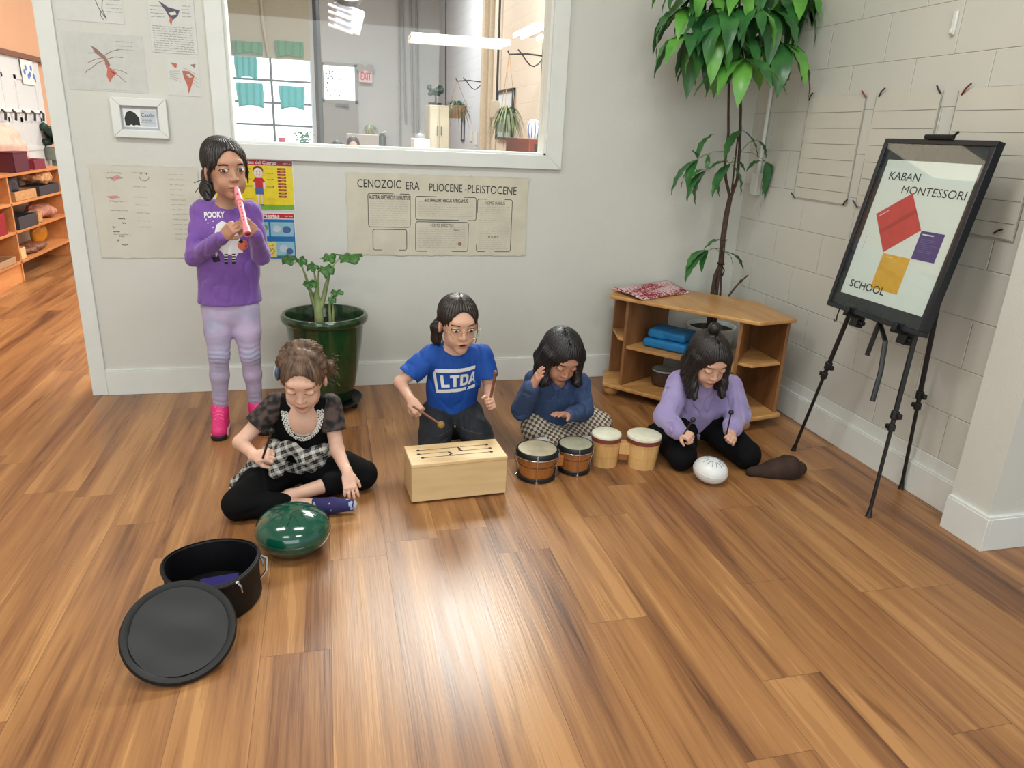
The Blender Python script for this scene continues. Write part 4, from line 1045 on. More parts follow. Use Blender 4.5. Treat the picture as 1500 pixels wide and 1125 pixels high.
# bongos ------------------------------------------------------------------
HIDE = mat('drum_hide', (182, 172, 146), .6, var=.12, scale=25); HIDEG = mat('drum_hide_grey', (166, 164, 142), .6, var=.12, scale=25); HIDEW = mat('drum_hide_pale', (214, 212, 190), .55, var=.06, scale=25)
SHELL = wood('bongo_shell', (176, 112, 58), (146, 86, 40), 'Z', rough=.25, ring=14, coat=.4)
b1 = root('bongo_pair', 'brown wooden bongo pair with black rims and chrome hooks', 'bongos', (.94, 2.83, 0))
drums = ((np.array((.866, 2.790, 0)), .088, .080, .135, HIDE), (np.array((1.056, 2.825, 0)), .076, .068, .132, HIDEG))
for (c, r1_, r0_, h_, hd) in drums:
    mb = MB(); pr = [(r0_ * .96, .012), (r0_ * .99, .05), (r1_ * .98, .09), (r1_ * .985, h_ - .01), (r1_ * .93, h_ - .01), (r0_ * .92, .012)]
    mb.lathe(pr, c, 40, close=True); sh = obj('shell', mb, SHELL, b1, smooth=50)
    for z in (.075, .090):
     mb = MB(); mb.lathe([(r1_ * .975, z - .0012), (r1_ * .985, z), (r1_ * .975, z + .0012)], c, 40)
     obj('groove_line', mb, mat('dark_wood_line', (70, 38, 20), .5), sh)
    mb = MB(); mb.lathe([(r0_ * .92, .004), (r0_ * 1.08, .004), (r0_ * 1.08, .018), (r0_ * .99, .022), (r0_ * .92, .018)], c, 40, close=True); obj('bottom_ring', mb, BLACK, b1, smooth=50)
    mb = MB(); mb.lathe([(.0001, h_ + .004), (r1_ * .86, h_ + .005), (r1_ * .97, h_ + .002), (r1_ * .99, h_ - .006)], c, 40); obj('drumhead', mb, hd, b1, smooth=60)
    mb = MB(); mb.lathe([(r1_ * .985, h_ - .020), (r1_ * 1.07, h_ - .020), (r1_ * 1.075, h_ - .002), (r1_ * 1.03, h_ + .003), (r1_ * .965, h_ + .001)], c, 40, close=True); obj('rim', mb, BLACK, b1, smooth=40)
    mb = MB(); mb.tube([c + np.array((r1_ * 1.09 * math.cos(a), r1_ * 1.09 * math.sin(a), h_ - .022)) for a in np.linspace(0, 2 * PI, 41)], .0026, 6); obj('chrome_hoop', mb, MET, b1)
    for k in range(4):
        a = -PI / 2 - .25 + k * PI / 2 + (.15 if c[0] > .9 else 0); e = np.array((math.cos(a), math.sin(a), 0))
        mb = MB(); mb.tube([c + e * r1_ * 1.05 + np.array((0, 0, h_ + .002)), c + e * r1_ * 1.13 + np.array((0, 0, h_ - .018)), c + e * r1_ * 1.14 + np.array((0, 0, h_ * .62)), c + e * (r0_ * 1.12) + np.array((0, 0, h_ * .45)), c + e * (r0_ * 1.10) + np.array((0, 0, .02)), c + e * (r0_ * 1.10) + np.array((0, 0, .006))], .0028, 6)
        mb.lathe([(.006, 0), (.007, .002), (.007, .010), (.004, .011)], c + e * r0_ * 1.10 + np.array((0, 0, .0)), 8)
        obj('tension_hook', mb, MET, b1)
    e = None
mb = MB(); q = (drums[0][0] + drums[1][0]) / 2; a = math.atan2(.035, .19)
mb.box(q + np.array((0, 0, .070)), (.05, .06, .050), rotm(0, 0, a)); obj('centre_block', mb, SHELL, b1, bevel=.004)
PALEW = wood('pale_bongo_wood', (222, 182, 120), (196, 146, 84), 'Z', rough=.35, ring=12, coat=.3)
b2 = root('bongo_pair', 'pale wooden bongo pair with red-brown bands and white skins', 'bongos', (1.29, 2.85, 0))
dr2 = ((np.array((1.222, 2.872, 0)), .069, .060, .154), (np.array((1.390, 2.825, 0)), .080, .064, .156))
for (c, r1_, r0_, h_) in dr2:
    mb = MB(); mb.lathe([(r0_, .0), (r0_, .004), (r1_ * .965, h_ - .025), (r1_ * .965, h_ - .003), (r1_ * .90, h_ - .003), (r0_ * .9, .0)], c, 44, close=True); sh = obj('shell', mb, PALEW, b2, smooth=50)
    for z in (.05, .112):
     rr = r0_ + (r1_ - r0_) * z / h_; mb = MB(); mb.lathe([(rr * .985, z - .0012), (rr * .992 + .0008, z), (rr * .985, z + .0012)], c, 44)
     obj('groove_line', mb, mat('pale_wood_line', (160, 112, 62), .5), sh)
    mb = MB(); mb.lathe([(r1_ * .95, h_ - .030), (r1_ * 1.0, h_ - .030), (r1_ * 1.01, h_ - .010), (r1_ * .95, h_ - .009)], c, 44, close=True); obj('band', mb, mat('red_brown_band', (122, 58, 48), .5, var=.08), b2, smooth=40)
    mb = MB(); mb.lathe([(.0001, h_ + .004), (r1_ * .9, h_ + .004), (r1_ * .985, h_ + .001), (r1_ * 1.015, h_ - .008), (r1_ * 1.0, h_ - .011), (r1_ * .95, h_ - .010)], c, 44); obj('drumhead', mb, HIDEW, b2, smooth=50)
q = (dr2[0][0] + dr2[1][0]) / 2; a = math.atan2(-.053, .167)
mb = MB(); mb.box(q + np.array((0, 0, .086)), (.050, .05, .055), rotm(0, 0, a)); obj('centre_block', mb, PALEW, b2, bevel=.003)
mb = MB(); mb.box(q + np.array((0, .004, .042)), (.045, .035, .034), rotm(0, 0, a)); obj('lower_block', mb, SHELL, b2, bevel=.003)
# ------------------------------------------------------------------ people
def unit(v): v = np.array(v, float); return v / (np.linalg.norm(v) + 1e-12)
def bvh_of(V, Q): return BVHTree.FromPolygons([tuple(p) for p in V.tolist()], [tuple(q) for q in Q.tolist()])
def tess(vs, fs, me=0.006):
    bm = bmesh.new(); bv = [bm.verts.new((x, y, 0)) for x, y in vs]
    for f in fs:
        try: bm.faces.new([bv[i] for i in f])
        except ValueError: pass
    bmesh.ops.triangulate(bm, faces=bm.faces[:])
    for _ in range(7):
        L = [e for e in bm.edges if e.calc_length() > me]
        if not L: break
        bmesh.ops.subdivide_edges(bm, edges=L, cuts=1); bmesh.ops.triangulate(bm, faces=[f for f in bm.faces if len(f.verts) > 3])
    bm.verts.ensure_lookup_table(); bm.verts.index_update()
    o = [(v.co.x, v.co.y) for v in bm.verts], [tuple(v.index for v in f.verts) for f in bm.faces]
    bm.free(); return o
def decal(mb, vs, fs, o, u, v, d, bvh, lift, mi=0, me=0.006, back=0.25):
    """Cloth print or face feature laid onto the surface that a ray along d meets."""
    vs, fs = tess(vs, fs, me); P = []; last = None
    for x, y in vs:
        s = np.array(o) + np.array(u) * x + np.array(v) * y - np.array(d) * back
        h = bvh.ray_cast(Vector(s), Vector(d), back * 2.2)
        if h[0] is None: P.append(None)
        else: P.append(np.array(h[0]) - np.array(d) * lift)
    ok = [f for f in fs if all(P[i] is not None for i in f)]
    idx = {}; vv = []
    for f in ok:
        for i in f:
            if i not in idx: idx[i] = len(vv); vv.append(P[i])
    mb.add(vv, [tuple(idx[i] for i in f) for f in ok], mi)
    return mb
def headM(yaw, pitch, roll=0.0):
    f = np.array((math.sin(yaw) * math.cos(pitch), -math.cos(yaw) * math.cos(pitch), -math.sin(pitch)))
    z = unit(np.array((0, 0, 1.)) - f * f[2]); x = np.cross(f, z)
    c, q = math.cos(roll), math.sin(roll)
    z2 = z * c + x * q; x2 = np.cross(f, z2)
    return np.array([x2, f, z2]).T              # columns: the person's right-hand side, forward, up

def add_head(F, H, M, s, mouth_open=0.0, lids=True):
    g = lambda x, y, z: H + M @ (np.array((x, y, z)) * s)
    e = lambda c, r, k, op='+', MM=None: F.ell(g(*c), np.array(r) * s, M if MM is None else MM, k, op)
    e((0, -.012, .030), (.071, .090, .078), .01)
    e((0, .018, -.010), (.058, .066, .074), .03)
    e((0, .034, -.058), (.042, .046, .046), .03)
    e((0, .062, -.092), (.018, .016, .014), .025)
    for q in (-1, 1):
        e((q * .030, .056, -.044), (.021, .019, .022), .02)
        e((q * .040, .018, -.066), (.014, .030, .022), .02)
        e((q * .0300, .0905, .004), (.017, .012, .011), .012, '-')
        e((q * .0300, .0735, .003), (.0150, .0130, .0100), .005)
        e((q * .072, -.004, -.014), (.008, .017, .027), .006, MM=M @ rotm(0, 0, -q * .35))
    e((0, .073, .030), (.040, .012, .012), .02)
    F.cone(g(0, .080, .004), g(0, .094, -.028), .0060 * s, .0088 * s, .012)
    for q in (-1, 1): e((q * .0095, .087, -.031), (.0075, .0085, .0062), .006)
    e((0, .080, -.056), (.020, .010, .0055), .007); e((0, .078, -.067), (.017, .010, .0060), .006)
    if mouth_open: e((0, .088, -.0615), (.012, .012, .0045 * mouth_open), .003, '-')

def add_hand(F, w, d, n, side, s=1.0, curl=(.3, .3, .2), spread=.06, thumb=.5, thumb_in=.3, curls=None):
    """w wrist, d towards the knuckles, n out of the palm, side +1/-1: which way the thumb lies along cross(d, n)."""
    d = unit(d); n = unit(np.array(n) - d * (np.array(n) @ d)); b = np.cross(d, n) * side
    M = np.array([b, d, n]).T
    F.rbox(w + d * .036 * s, (.021 * s, .024 * s, .002), .0085 * s, M, .012)
    F.cone(w - d * .02 * s, w + d * .02 * s, .0175 * s, .0185 * s, .012, flat=n, fl=.8)
    tips = []
    for i, (off, L_) in enumerate(((.0235, .050), (.0080, .055), (-.0080, .051), (-.0225, .041))):
        c = curls[i] if curls else curl
        p = w + d * (.062 - .004 * abs(i - 1)) * s + b * off * s; dr = unit(d + b * spread * (1.5 - i)); a = 0; r = .0074 * s
        for L2, cc, r2 in ((.46, c[0], .0070), (.30, c[1], .0064), (.24, c[2], .0055)):
            a += cc; q = p + (dr * math.cos(a) + n * math.sin(a)) * L_ * L2 * s
            F.cone(p, q, r, r2 * s, .0035); p = q; r = r2 * s
        tips.append(p)
    p = w + d * .014 * s + b * .022 * s + n * .004 * s
    d1 = unit(d * (1 - .4 * thumb) + b * thumb * 1.3 + n * thumb_in); q = p + d1 * .030 * s
    d2 = unit(d1 + n * thumb_in * 1.2 + d * .3 - b * thumb_in * .8); t = q + d2 * .024 * s
    F.cone(p, q, .0105 * s, .0085 * s, .008); F.cone(q, t, .0083 * s, .0068 * s, .003)
    return tips

def add_body(F, J, k=1.0, feet=True):
    """Skin under the clothes, one continuous figure."""
    hip, neck = J['hip'], J['neck']; f = J['fwd']
    c1 = hip + (neck - hip) * .35; c2 = hip + (neck - hip) * .78
    F.chain([hip, c1, c2], [.100 * k, .086 * k, .098 * k], .03, flat=f, fl=.62)
    F.cone(J['sR'], J['sL'], .033 * k, .033 * k, .03); F.cone(c2, neck, .06 * k, .034 * k, .03)
    F.cone(neck, J['head'] + J['M'] @ np.array((0, -.014, -.05)), .033 * k, .036 * k, .02)
    for q in 'RL':
        F.chain([J['s' + q], J['e' + q], J['w' + q]], [.034 * k, .0275 * k, .0195 * k], .012)
        F.chain([J['h' + q], J['k' + q], J['a' + q]], [.058 * k, .036 * k, .026 * k], .02)
        if feet: F.chain([J['a' + q], J['a' + q] + (J['t' + q] - J['a' + q]) * .55, J['t' + q]], [.028 * k, .026 * k, .018 * k], .015)

SKINS = {}
def skin(name, rgb):
    return mat(name, rgb, .48, var=.035, scale=22, sss=.12, spec=.35)
LASH = mat('lash_dark', (30, 22, 20), .5); IRIS = mat('iris_dark_brown', (40, 24, 16), .15, spec=.8); EWHITE = mat('eye_white', (222, 218, 214), .2, spec=.6); MOUTHD = mat('mouth_dark', (70, 26, 26), .5)

def face(rt, bvh, H, M, s, skin_rgb, brow_rgb, open_=True, gaze=(0, 0), mouth=0.0, brow_w=.0045, name=''):
    u, v, d = M[:, 0] * s, M[:, 2] * s, -M[:, 1]
    lipc = tuple(int(a * b) for a, b in zip(skin_rgb, (.90, .66, .66)))
    LIP = mat('lips_' + name, lipc, .38, var=.03)
    BR = mat('brow_' + name, brow_rgb, .7)
    def lay(nm, parts, mats, lift=.0006, parent=None):
        mb = MB()
        for vs, fs, mi, l in parts: decal(mb, vs, fs, H, u, v, d, bvh, lift + l, mi, me=.0035)
        return obj(nm, mb, mats, rt, smooth=180)
    for q in (-1, 1):
        cx = q * .0305; cz = .003
        if open_:
            up = [(cx + .0145 * math.cos(a), cz + .0068 * math.sin(a)) for a in np.linspace(0, PI, 12)]
            lo = [(cx + .0145 * math.cos(a), cz + .0045 * math.sin(a)) for a in np.linspace(PI, 2 * PI, 12)][1:-1]
            al = up + lo; gx, gz = gaze
            ir = ellipse(cx + gx, cz + gz, .0066, .0060, 16); 
            parts = [(al, [tuple(range(len(al)))], 0, .0), (ir, [tuple(range(16))], 1, .0005)]
            v_, f_ = ribbon([(cx + .0155 * math.cos(a), cz + .0072 * math.sin(a)) for a in np.linspace(-.1, PI + .1, 14)], .0024); parts.append((v_, f_, 2, .0008))
            v_, f_ = ribbon([(cx + .0145 * math.cos(a), cz + .0048 * math.sin(a)) for a in np.linspace(PI, 2 * PI, 10)], .0009); parts.append((v_, f_, 2, .0006))
            lay('eye', parts, [EWHITE, IRIS, LASH])
        else:
            v_, f_ = ribbon([(cx + .0150 * math.cos(a), cz - .0005 + .0060 * math.sin(a)) for a in np.linspace(PI + .15, 2 * PI - .15, 12)], .0028)
            v2, f2 = ribbon([(cx + .0150 * math.cos(a), cz + .0055 + .0035 * math.sin(a)) for a in np.linspace(.2, PI - .2, 10)], .0010)
            lay('eyelashes', [(v_, f_, 0, .0003)], [LASH])
        pts = [(cx + q * (-.014 + .031 * t), .0205 + .0045 * math.sin(PI * (t * .75 + .12)) - .0012 * t + (0 if open_ else .0035 * (1 - t))) for t in np.linspace(0, 1, 10)]
        v_, f_ = ribbon(pts, brow_w); lay('eyebrow', [(v_, f_, 0, 0)], [BR])
    W_ = .0205
    if mouth: 
        mz = -.0615
        dk = ellipse(0, mz, W_ * .72, .0042 * mouth, 18)
        ul = [(W_ * x, mz + .0025 * mouth + z) for x, z in ((-1, -.002), (-.55, .0035), (-.2, .0065), (0, .0050), (.2, .0065), (.55, .0035), (1, -.002), (.5, .0000), (0, .0010), (-.5, .0000))]
        ll = [(W_ * .85 * x, mz - .0030 * mouth + z) for x, z in ((-1, .0015), (-.5, .0), (0, -.0005), (.5, .0), (1, .0015), (.6, -.0055), (0, -.0080), (-.6, -.0055))]
        lay('mouth', [(dk, [tuple(range(18))], 1, 0), (ul, [tuple(range(len(ul)))], 0, .0004), (ll, [tuple(range(len(ll)))], 0, .0004)], [LIP, MOUTHD])
    else:
        mz = -.0615
        ul = [(W_ * x, mz + z) for x, z in ((-1, .0), (-.55, .0035), (-.2, .0060), (0, .0047), (.2, .0060), (.55, .0035), (1, .0), (.5, -.0006), (0, .0002), (-.5, -.0006))]
        ll = [(W_ * .92 * x, mz + z) for x, z in ((-1, -.0004), (-.5, -.0010), (0, -.0002), (.5, -.0010), (1, -.0004), (.6, -.0062), (0, -.0086), (-.6, -.0062))]
        v_, f_ = ribbon([(-W_, mz), (-W_ * .5, mz - .0009), (0, mz), (W_ * .5, mz - .0009), (W_, mz)], .0013)
        lay('mouth', [(ul, [tuple(range(len(ul)))], 0, .0), (ll, [tuple(range(len(ll)))], 0, .0), (v_, f_, 1, .0005)], [LIP, MOUTHD])
    mb = MB()
    for q in (-1, 1): e_ = ellipse(q * .0062, -.0395, .0026, .0016, 8); decal(mb, e_, [tuple(range(8))], H, u, v, d, bvh, .0005, 0, me=.004)
    obj('nostrils', mb, mat('nostril_' + name, tuple(int(c * .45) for c in skin_rgb), .7), rt, smooth=180)

def folds(F, amp=.003, fr=38, seed=1, axis=None):
    def fn(X, Y, Z):
        a = vnoise(X * fr, Y * fr, Z * fr * .55, seed)
        c = 1 - np.abs(vnoise(X * fr * 1.1, Y * fr * 1.1, Z * fr * .7, seed + 9)) * 2.2
        return amp * (.9 * a + 1.3 * np.clip(c, 0, 1) ** 2 * (vnoise(X * 14, Y * 14, Z * 14, seed + 4) > -.3))
    F.disturb(fn); return F
def plan_uv(o, V):
    """Cloth coordinates over the lap: across, and down the front."""
    U_ = np.stack([V[:, 0] + .25 * V[:, 2], (V[:, 2] + V[:, 1]) * .75], 1)
    at = o.data.attributes.new('limb', 'FLOAT2', 'POINT'); at.data.foreach_set('vector', U_.astype(np.float32).ravel())
def checker_mat(name, c1, c2, size):
    m, N, L, b = newmat(name)
    at = N.new('ShaderNodeAttribute'); at.attribute_name = 'limb'
    sp_ = N.new('ShaderNodeSeparateXYZ'); L.new(at.outputs['Vector'], sp_.inputs[0])
    M_ = lambda *a: math_node(N, L, *a)
    n = N.new('ShaderNodeTexNoise'); n.inputs['Scale'].default_value = 30; tc = N.new('ShaderNodeTexCoord'); L.new(tc.outputs['Object'], n.inputs['Vector'])
    x = M_('ADD', M_('DIVIDE', sp_.outputs['X'], size), M_('MULTIPLY', n.outputs['Fac'], .3)); y = M_('DIVIDE', sp_.outputs['Y'], size)
    s_ = M_('MULTIPLY', M_('SINE', M_('MULTIPLY', x, PI)), M_('SINE', M_('MULTIPLY', y, PI)))
    k = M_('GREATER_THAN', s_, 0.0)
    mix = N.new('ShaderNodeMix'); mix.data_type = 'RGBA'; L.new(k, mix.inputs['Factor']); mix.inputs['A'].default_value = srgb(c1); mix.inputs['B'].default_value = srgb(c2)
    L.new(mix.outputs['Result'], b.inputs['Base Color']); b.inputs['Roughness'].default_value = .85
    return m
def plaid_mat(name):
    m, N, L, b = newmat(name)
    tc = N.new('ShaderNodeTexCoord'); mp = N.new('ShaderNodeMapping'); mp.inputs['Rotation'].default_value = (.4, .3, .5); L.new(tc.outputs['Object'], mp.inputs['Vector'])
    sp_ = N.new('ShaderNodeSeparateXYZ'); L.new(mp.outputs[0], sp_.inputs[0]); M_ = lambda *a: math_node(N, L, *a)
    def band(x, f, th): return M_('GREATER_THAN', M_('SINE', M_('MULTIPLY', x, f)), th)
    a = band(sp_.outputs['X'], 230, .1); c = band(sp_.outputs['Z'], 230, .1); e = band(M_('ADD', sp_.outputs['X'], sp_.outputs['Y']), 620, .6); g = band(sp_.outputs['Z'], 700, .6)
    s_ = M_('ADD', M_('MULTIPLY', M_('ADD', a, c), .36), M_('MULTIPLY', M_('ADD', e, g), .14))
    r = N.new('ShaderNodeValToRGB'); el = r.color_ramp.elements; el[0].position = .1; el[0].color = srgb((24, 24, 28)); el[1].position = .8; el[1].color = srgb((200, 198, 190))
    L.new(s_, r.inputs['Fac']); L.new(r.outputs['Color'], b.inputs['Base Color']); b.inputs['Roughness'].default_value = .85
    return m
def hair_mat(name, rgb, rgb2, rough=.38):
    return mat(name, rgb, rough, rgb2=rgb2, scale=60, stretch=(1, 1, .12), bump=.002, bscale=90, spec=.5, detail=4)
def strands(F, H, M, n=46, amp=.0022, seed=0):
    def fn(X, Y, Z):
        x = (X - H[0]) * M[0, 0] + (Y - H[1]) * M[1, 0] + (Z - H[2]) * M[2, 0]
        y = (X - H[0]) * M[0, 1] + (Y - H[1]) * M[1, 1] + (Z - H[2]) * M[2, 1]
        z = (X - H[0]) * M[0, 2] + (Y - H[1]) * M[1, 2] + (Z - H[2]) * M[2, 2]
        th = np.arctan2(x, y + .02)
        return amp * np.clip(np.sqrt(x * x + (y + .02) ** 2) / .055, 0, 1) ** 1.5 * np.sin(th * n + 2.2 * vnoise(X * 25, Y * 25, Z * 12, seed)) + amp * .8 * vnoise(x * 60, y * 60, z * 18, seed + 3)
    F.disturb(fn, .02); return F
def stick(name, label, a, b, r0, r1, m_, head=None, cat='drumstick', group=None, hm=None):
    a = np.array(a, float); b = np.array(b, float); mb = MB(); mb.tube([a, a + (b - a) * .5, b], [r0, (r0 + r1) / 2, r1], 10)
    if head is None: return tag(obj(name, mb, m_, None, tuple(a)), label, cat, group)
    t = root(name, label, cat, tuple(a), group); obj('handle', mb, m_, t)
    mb = MB(); mb.ball(b, head, 16); obj('head', mb, hm or m_, t, smooth=180); return t
def clamp(p, z): p = np.array(p, float); p[2] = z; return p

# ===== girl in purple, standing =========================================
def girl_purple():
    J = dict(head=onY(331, 250, 3.44), neck=onY(331, 297, 3.49), sR=onY(295, 308, 3.50), sL=onY(368, 310, 3.50), eR=onY(284, 377, 3.46), wR=onY(326, 347, 3.30), eL=onY(383, 374, 3.45), wL=onY(374, 342, 3.31),
             hip=onY(337, 436, 3.52), hR=onY(318, 450, 3.52), hL=onY(357, 450, 3.52), kR=onY(321, 520, 3.48), kL=onY(367, 520, 3.50), aR=clamp(onY(322, 600, 3.53), .095), aL=clamp(onY(376, 597, 3.56), .09),
             tR=clamp(onF(320, 648), .03) + np.array((0, .05, 0)), tL=clamp(onF(388, 640), .03) + np.array((0, .05, 0)))
    J['head'] = J['head'] + np.array((0, 0, .006))
    M = headM(.42, .03, .05); J['M'] = M; J['fwd'] = np.array((.15, -1, 0)); H = J['head']; s = 1.13
    rt = root('person', 'girl in a purple ghost-print top and pale leggings standing with a pink recorder', 'person', (J['hip'][0], 3.5, 0))
    F = Field((-.72, 3.18, -.01), (-.12, 3.72, 1.42), .003)
    add_body(F, J); add_head(F, H, M, s)
    # recorder line: mouth to the bell
    m0 = H + M @ (np.array((0, .100, -.062)) * s); m1 = onY(363, 343, 3.17)
    rd = unit(m1 - m0)
    # right hand (image left) lower joint, left hand (image right) upper joint
    pR = m0 + rd * .150; pL = m0 + rd * .085
    dR = unit(pR - J['wR'] + np.array((0.01, 0, .02)));
    add_hand(F, J['wR'] + unit(J['wR'] - J['eR']) * .012, unit((.62, -.45, .64)), unit((.55, .80, .1)), -1, .92, curl=(.7, .9, .7), thumb=.55, thumb_in=.5)
    add_hand(F, J['wL'] + unit(J['wL'] - J['eL']) * .010, unit((-.62, -.40, .68)), unit((-.45, .85, -.1)), 1, .92, curl=(.7, .9, .7), thumb=.55, thumb_in=.5)
    V, Q = F.mesh(2); SK = skin('skin_girl_purple', (186, 140, 114)); obj('body', (V, Q), SK, rt, smooth=180)
    bv = bvh_of(V, Q); face(rt, bv, H, M, s, (186, 140, 114), (46, 32, 28), True, (.004, .001), name='girl_purple', brow_w=.0055)
    # top
    G = Field((-.74, 3.20, .58), (-.12, 3.72, 1.16), .0042); hip, neck = J['hip'], J['neck']; up = neck - hip; f = J['fwd']
    G.chain([hip + np.array((0, 0, -.02)), hip + up * .3, hip + up * .72], [.142, .128, .126], .03, flat=f, fl=.66)
    G.cone(J['sR'], J['sL'], .046, .046, .03); G.cone(hip + up * .75, neck - np.array((0, 0, .028)), .07, .052, .02)
    T = G.copy()
    for q in 'RL': G.chain([J['s' + q], J['e' + q], J['w' + q]], [.047, .040, .029], .016)
    folds(G, .0042, 34, 2); folds(T, .0042, 34, 2)
    G.plane(hip + np.array((0, 0, -.018)), (0, 0.05, -1), hi=(-.12, 3.72, .70))
    G.ell(neck + (0.01, -.03, .028), (.062, .075, .052), None, .006, '-')
    VT, QT = G.mesh(2); PUR = mat('purple_jersey', (118, 78, 160), .8, var=.04, scale=60, sheen=.3)
    top = obj('top', (VT, QT), PUR, rt, smooth=180)
    bt = bvh_of(*T.mesh(2)); c = onY(330, 365, 3.40); PW_ = mat('print_white', (226, 226, 224), .7); PK = mat('print_black', (28, 20, 40), .7); PO = mat('print_orange', (220, 116, 84), .7)
    def P(px, py): q = onY(px, py, 3.40); return (q[0] - c[0], q[2] - c[2])
    mb = MB()
    def L(pts, mi, l=.0012): decal(mb, pts, [tuple(range(len(pts)))], c, (1, 0, 0), (0, 0, 1), (0, 1, 0), bt, l, mi)
    L([P(*p) for p in ((316, 360), (313, 345), (316, 330), (324, 324), (333, 328), (338, 336), (345, 338), (350, 348), (352, 362), (355, 372), (348, 372), (345, 378), (336, 374), (328, 376), (324, 370), (319, 366))], 0)
    for x0 in (328, 339): L([P(*p) for p in ((x0, 373), (x0 + 5, 373), (x0 + 5, 388), (x0, 388))], 1, .0018); [L([P(x0, y), P(x0 + 5, y), P(x0 + 5, y + 1.3), P(x0, y + 1.3)], 0, .0024) for y in (375, 379, 383)]
    L([P(355 + 8 * math.cos(a), 361 + 7.5 * math.sin(a)) for a in np.linspace(0, 2 * PI, 18)[:-1]], 2, .0018)
    L([P(*p) for p in ((348, 355), (352, 352), (356, 356), (352, 358))], 1, .0024); L([P(358, 362), P(360, 362), P(360, 364), P(358, 364)], 1, .0024)
    for p in ((303, 328), (311, 325), (311, 334), (312, 345), (300, 323), (346, 335), (360, 350)): L([P(p[0] + 1.1 * math.cos(a), p[1] + 1.1 * math.sin(a)) for a in np.linspace(0, 2 * PI, 7)[:-1]], 0, .0016)
    L([P(*p) for p in ((309, 378), (320, 376), (322, 384), (312, 386))], 1, .0014); L([P(*p) for p in ((314, 372), (317, 366), (318, 373), (316, 378))], 0, .002)
    tx, ty = P(297, 322); vs, fs = glyphs('POOKY', .034, .0012); wx = max(p[0] for p in vs); k = (P(328, 315)[0] - tx) / wx
    decal(mb, [(tx + x * k, ty + y + .004 + .05 * x) for x, y in vs], fs, c, (1, 0, 0), (0, 0, 1), (0, 1, 0), bt, .0013, 0)
    obj('ghost_print', mb, [PW_, PK, PO], top, smooth=180, label='white ghost print with the word POOKY')
    # leggings
    G = Field((-.72, 3.34, .07), (-.20, 3.72, .68), .0042)
    G.cone(J['hip'] + np.array((0, 0, .0)), J['hip'] - np.array((0, 0, .05)), .118, .118, .03, flat=f, fl=.64)
    for q in 'RL': G.chain([J['h' + q], J['h' + q] + (J['k' + q] - J['h' + q]) * .5, J['k' + q], J['k' + q] + (J['a' + q] - J['k' + q]) * .35, J['a' + q] + np.array((0, 0, .01))], [.073, .062, .046, .041, .032], .018)
    def fn(X, Y, Z): return .0016 * np.sin(Z * 260 + 5 * vnoise(X * 40, Y * 40, Z * 14, 5)) * np.exp(-((Z - .40) / .05) ** 2) + .0014 * np.sin(Z * 250 + 5 * vnoise(X * 40, Y * 40, Z * 9, 6)) * np.exp(-((Z - .13) / .06) ** 2) + .0035 * vnoise(X * 26, Y * 26, Z * 16, 7)
    G.disturb(fn); V, Q = G.mesh(2)
    obj('leggings', (V, Q), mat('lilac_marbled_jersey', (190, 172, 204), .75, rgb2=(160, 160, 186), scale=9, stretch=(1, 1, 1.6), detail=3), rt, smooth=180)
    # shoes
    for q in 'RL':
        a, t = J['a' + q], J['t' + q]; dfw = unit(np.array((t[0] - a[0], t[1] - a[1] , 0))); heel = clamp(a - dfw * .02, 0); toe = clamp(t + dfw * .005, 0)
        S = Field((a[0] - .16, 3.28, -.005), (a[0] + .16, 3.72, .17), .003)
        S.cone(heel + (0, 0, .040), toe + (0, 0, .036), .036, .034, .02, flat=(0, 0, 1), fl=.95); S.cone(clamp(a, .115), clamp(a, .05) + dfw * .01, .040, .040, .02); S.cone(clamp(a, .10) + dfw * .01, toe + (0, 0, .04), .034, .028, .02)
        S.plane((0, 0, .014), (0, 0, -1)); S.cone(clamp(a, .10), clamp(a, .20), .028, .030, .004, op='-')
        V, Q = S.mesh(1); sh = obj('shoe', (V, Q), mat('pink_mesh_shoe', (214, 46, 116), .55, var=.1, scale=90, bump=.001, bscale=300), rt, smooth=180)
        S2 = Field((a[0] - .16, 3.28, -.01), (a[0] + .16, 3.72, .06), .003); S2.cone(heel + (0, 0, .014), toe + (0, 0, .014), .041, .039, .005); S2.plane((0, 0, .001), (0, 0, -1)); S2.plane((0, 0, .024), (0, 0, 1))
        V, Q = S2.mesh(1); mi = (V[Q].mean(1)[:, 2] < .011).astype(np.int32)
        mi = np.where((V[Q].mean(1) @ dfw) > (toe @ dfw) + .008, 1, mi)
        obj('sole', (V, Q, mi), [mat('sole_pale_pink', (226, 196, 206), .6), BLACK], sh, smooth=180)
        mb = MB(); side = np.array((-dfw[1], dfw[0], 0))
        bs = bvh_of(*S.mesh(1))
        for k_ in range(4):
            z0 = clamp(a, .2) + dfw * (.035 + .017 * k_); pts = []
            for w_ in np.linspace(-.022, .022, 7):
                h = bs.ray_cast(Vector(z0 + side * w_), Vector((0, 0, -1)), .3)
                if h[0] is not None: pts.append(np.array(h[0]) + (0, 0, .0015))
            if len(pts) > 2: mb.tube(pts, .0028, 6)
        obj('laces', mb, mat('pink_lace', (236, 96, 150), .6), sh)
    # hair
    g = lambda x, y, z: H + M @ (np.array((x, y, z)) * s)
    G = Field(H - np.array((.17, .17, .24)), H + np.array((.17, .20, .17)), .003)
    G.ell(g(0, -.014, .034), np.array((.080, .100, .084)) * s, M, .01); G.ell(g(0, -.05, .06), np.array((.06, .055, .055)) * s, M, .03)
    G.plane(g(0, 0, -.062), -M[:, 2])
    G.chain([g(0, -.09, .02), g(.02, -.12, -.03), g(.05, -.10, -.085), g(.062, -.07, -.115)], [.034, .038, .030, .016], .02)
    strands(G, H, M, 44, .0024, 3)
    G.ell(g(.0, .100, -.022), np.array((.060, .088, .102)) * s, M, .010, '-')
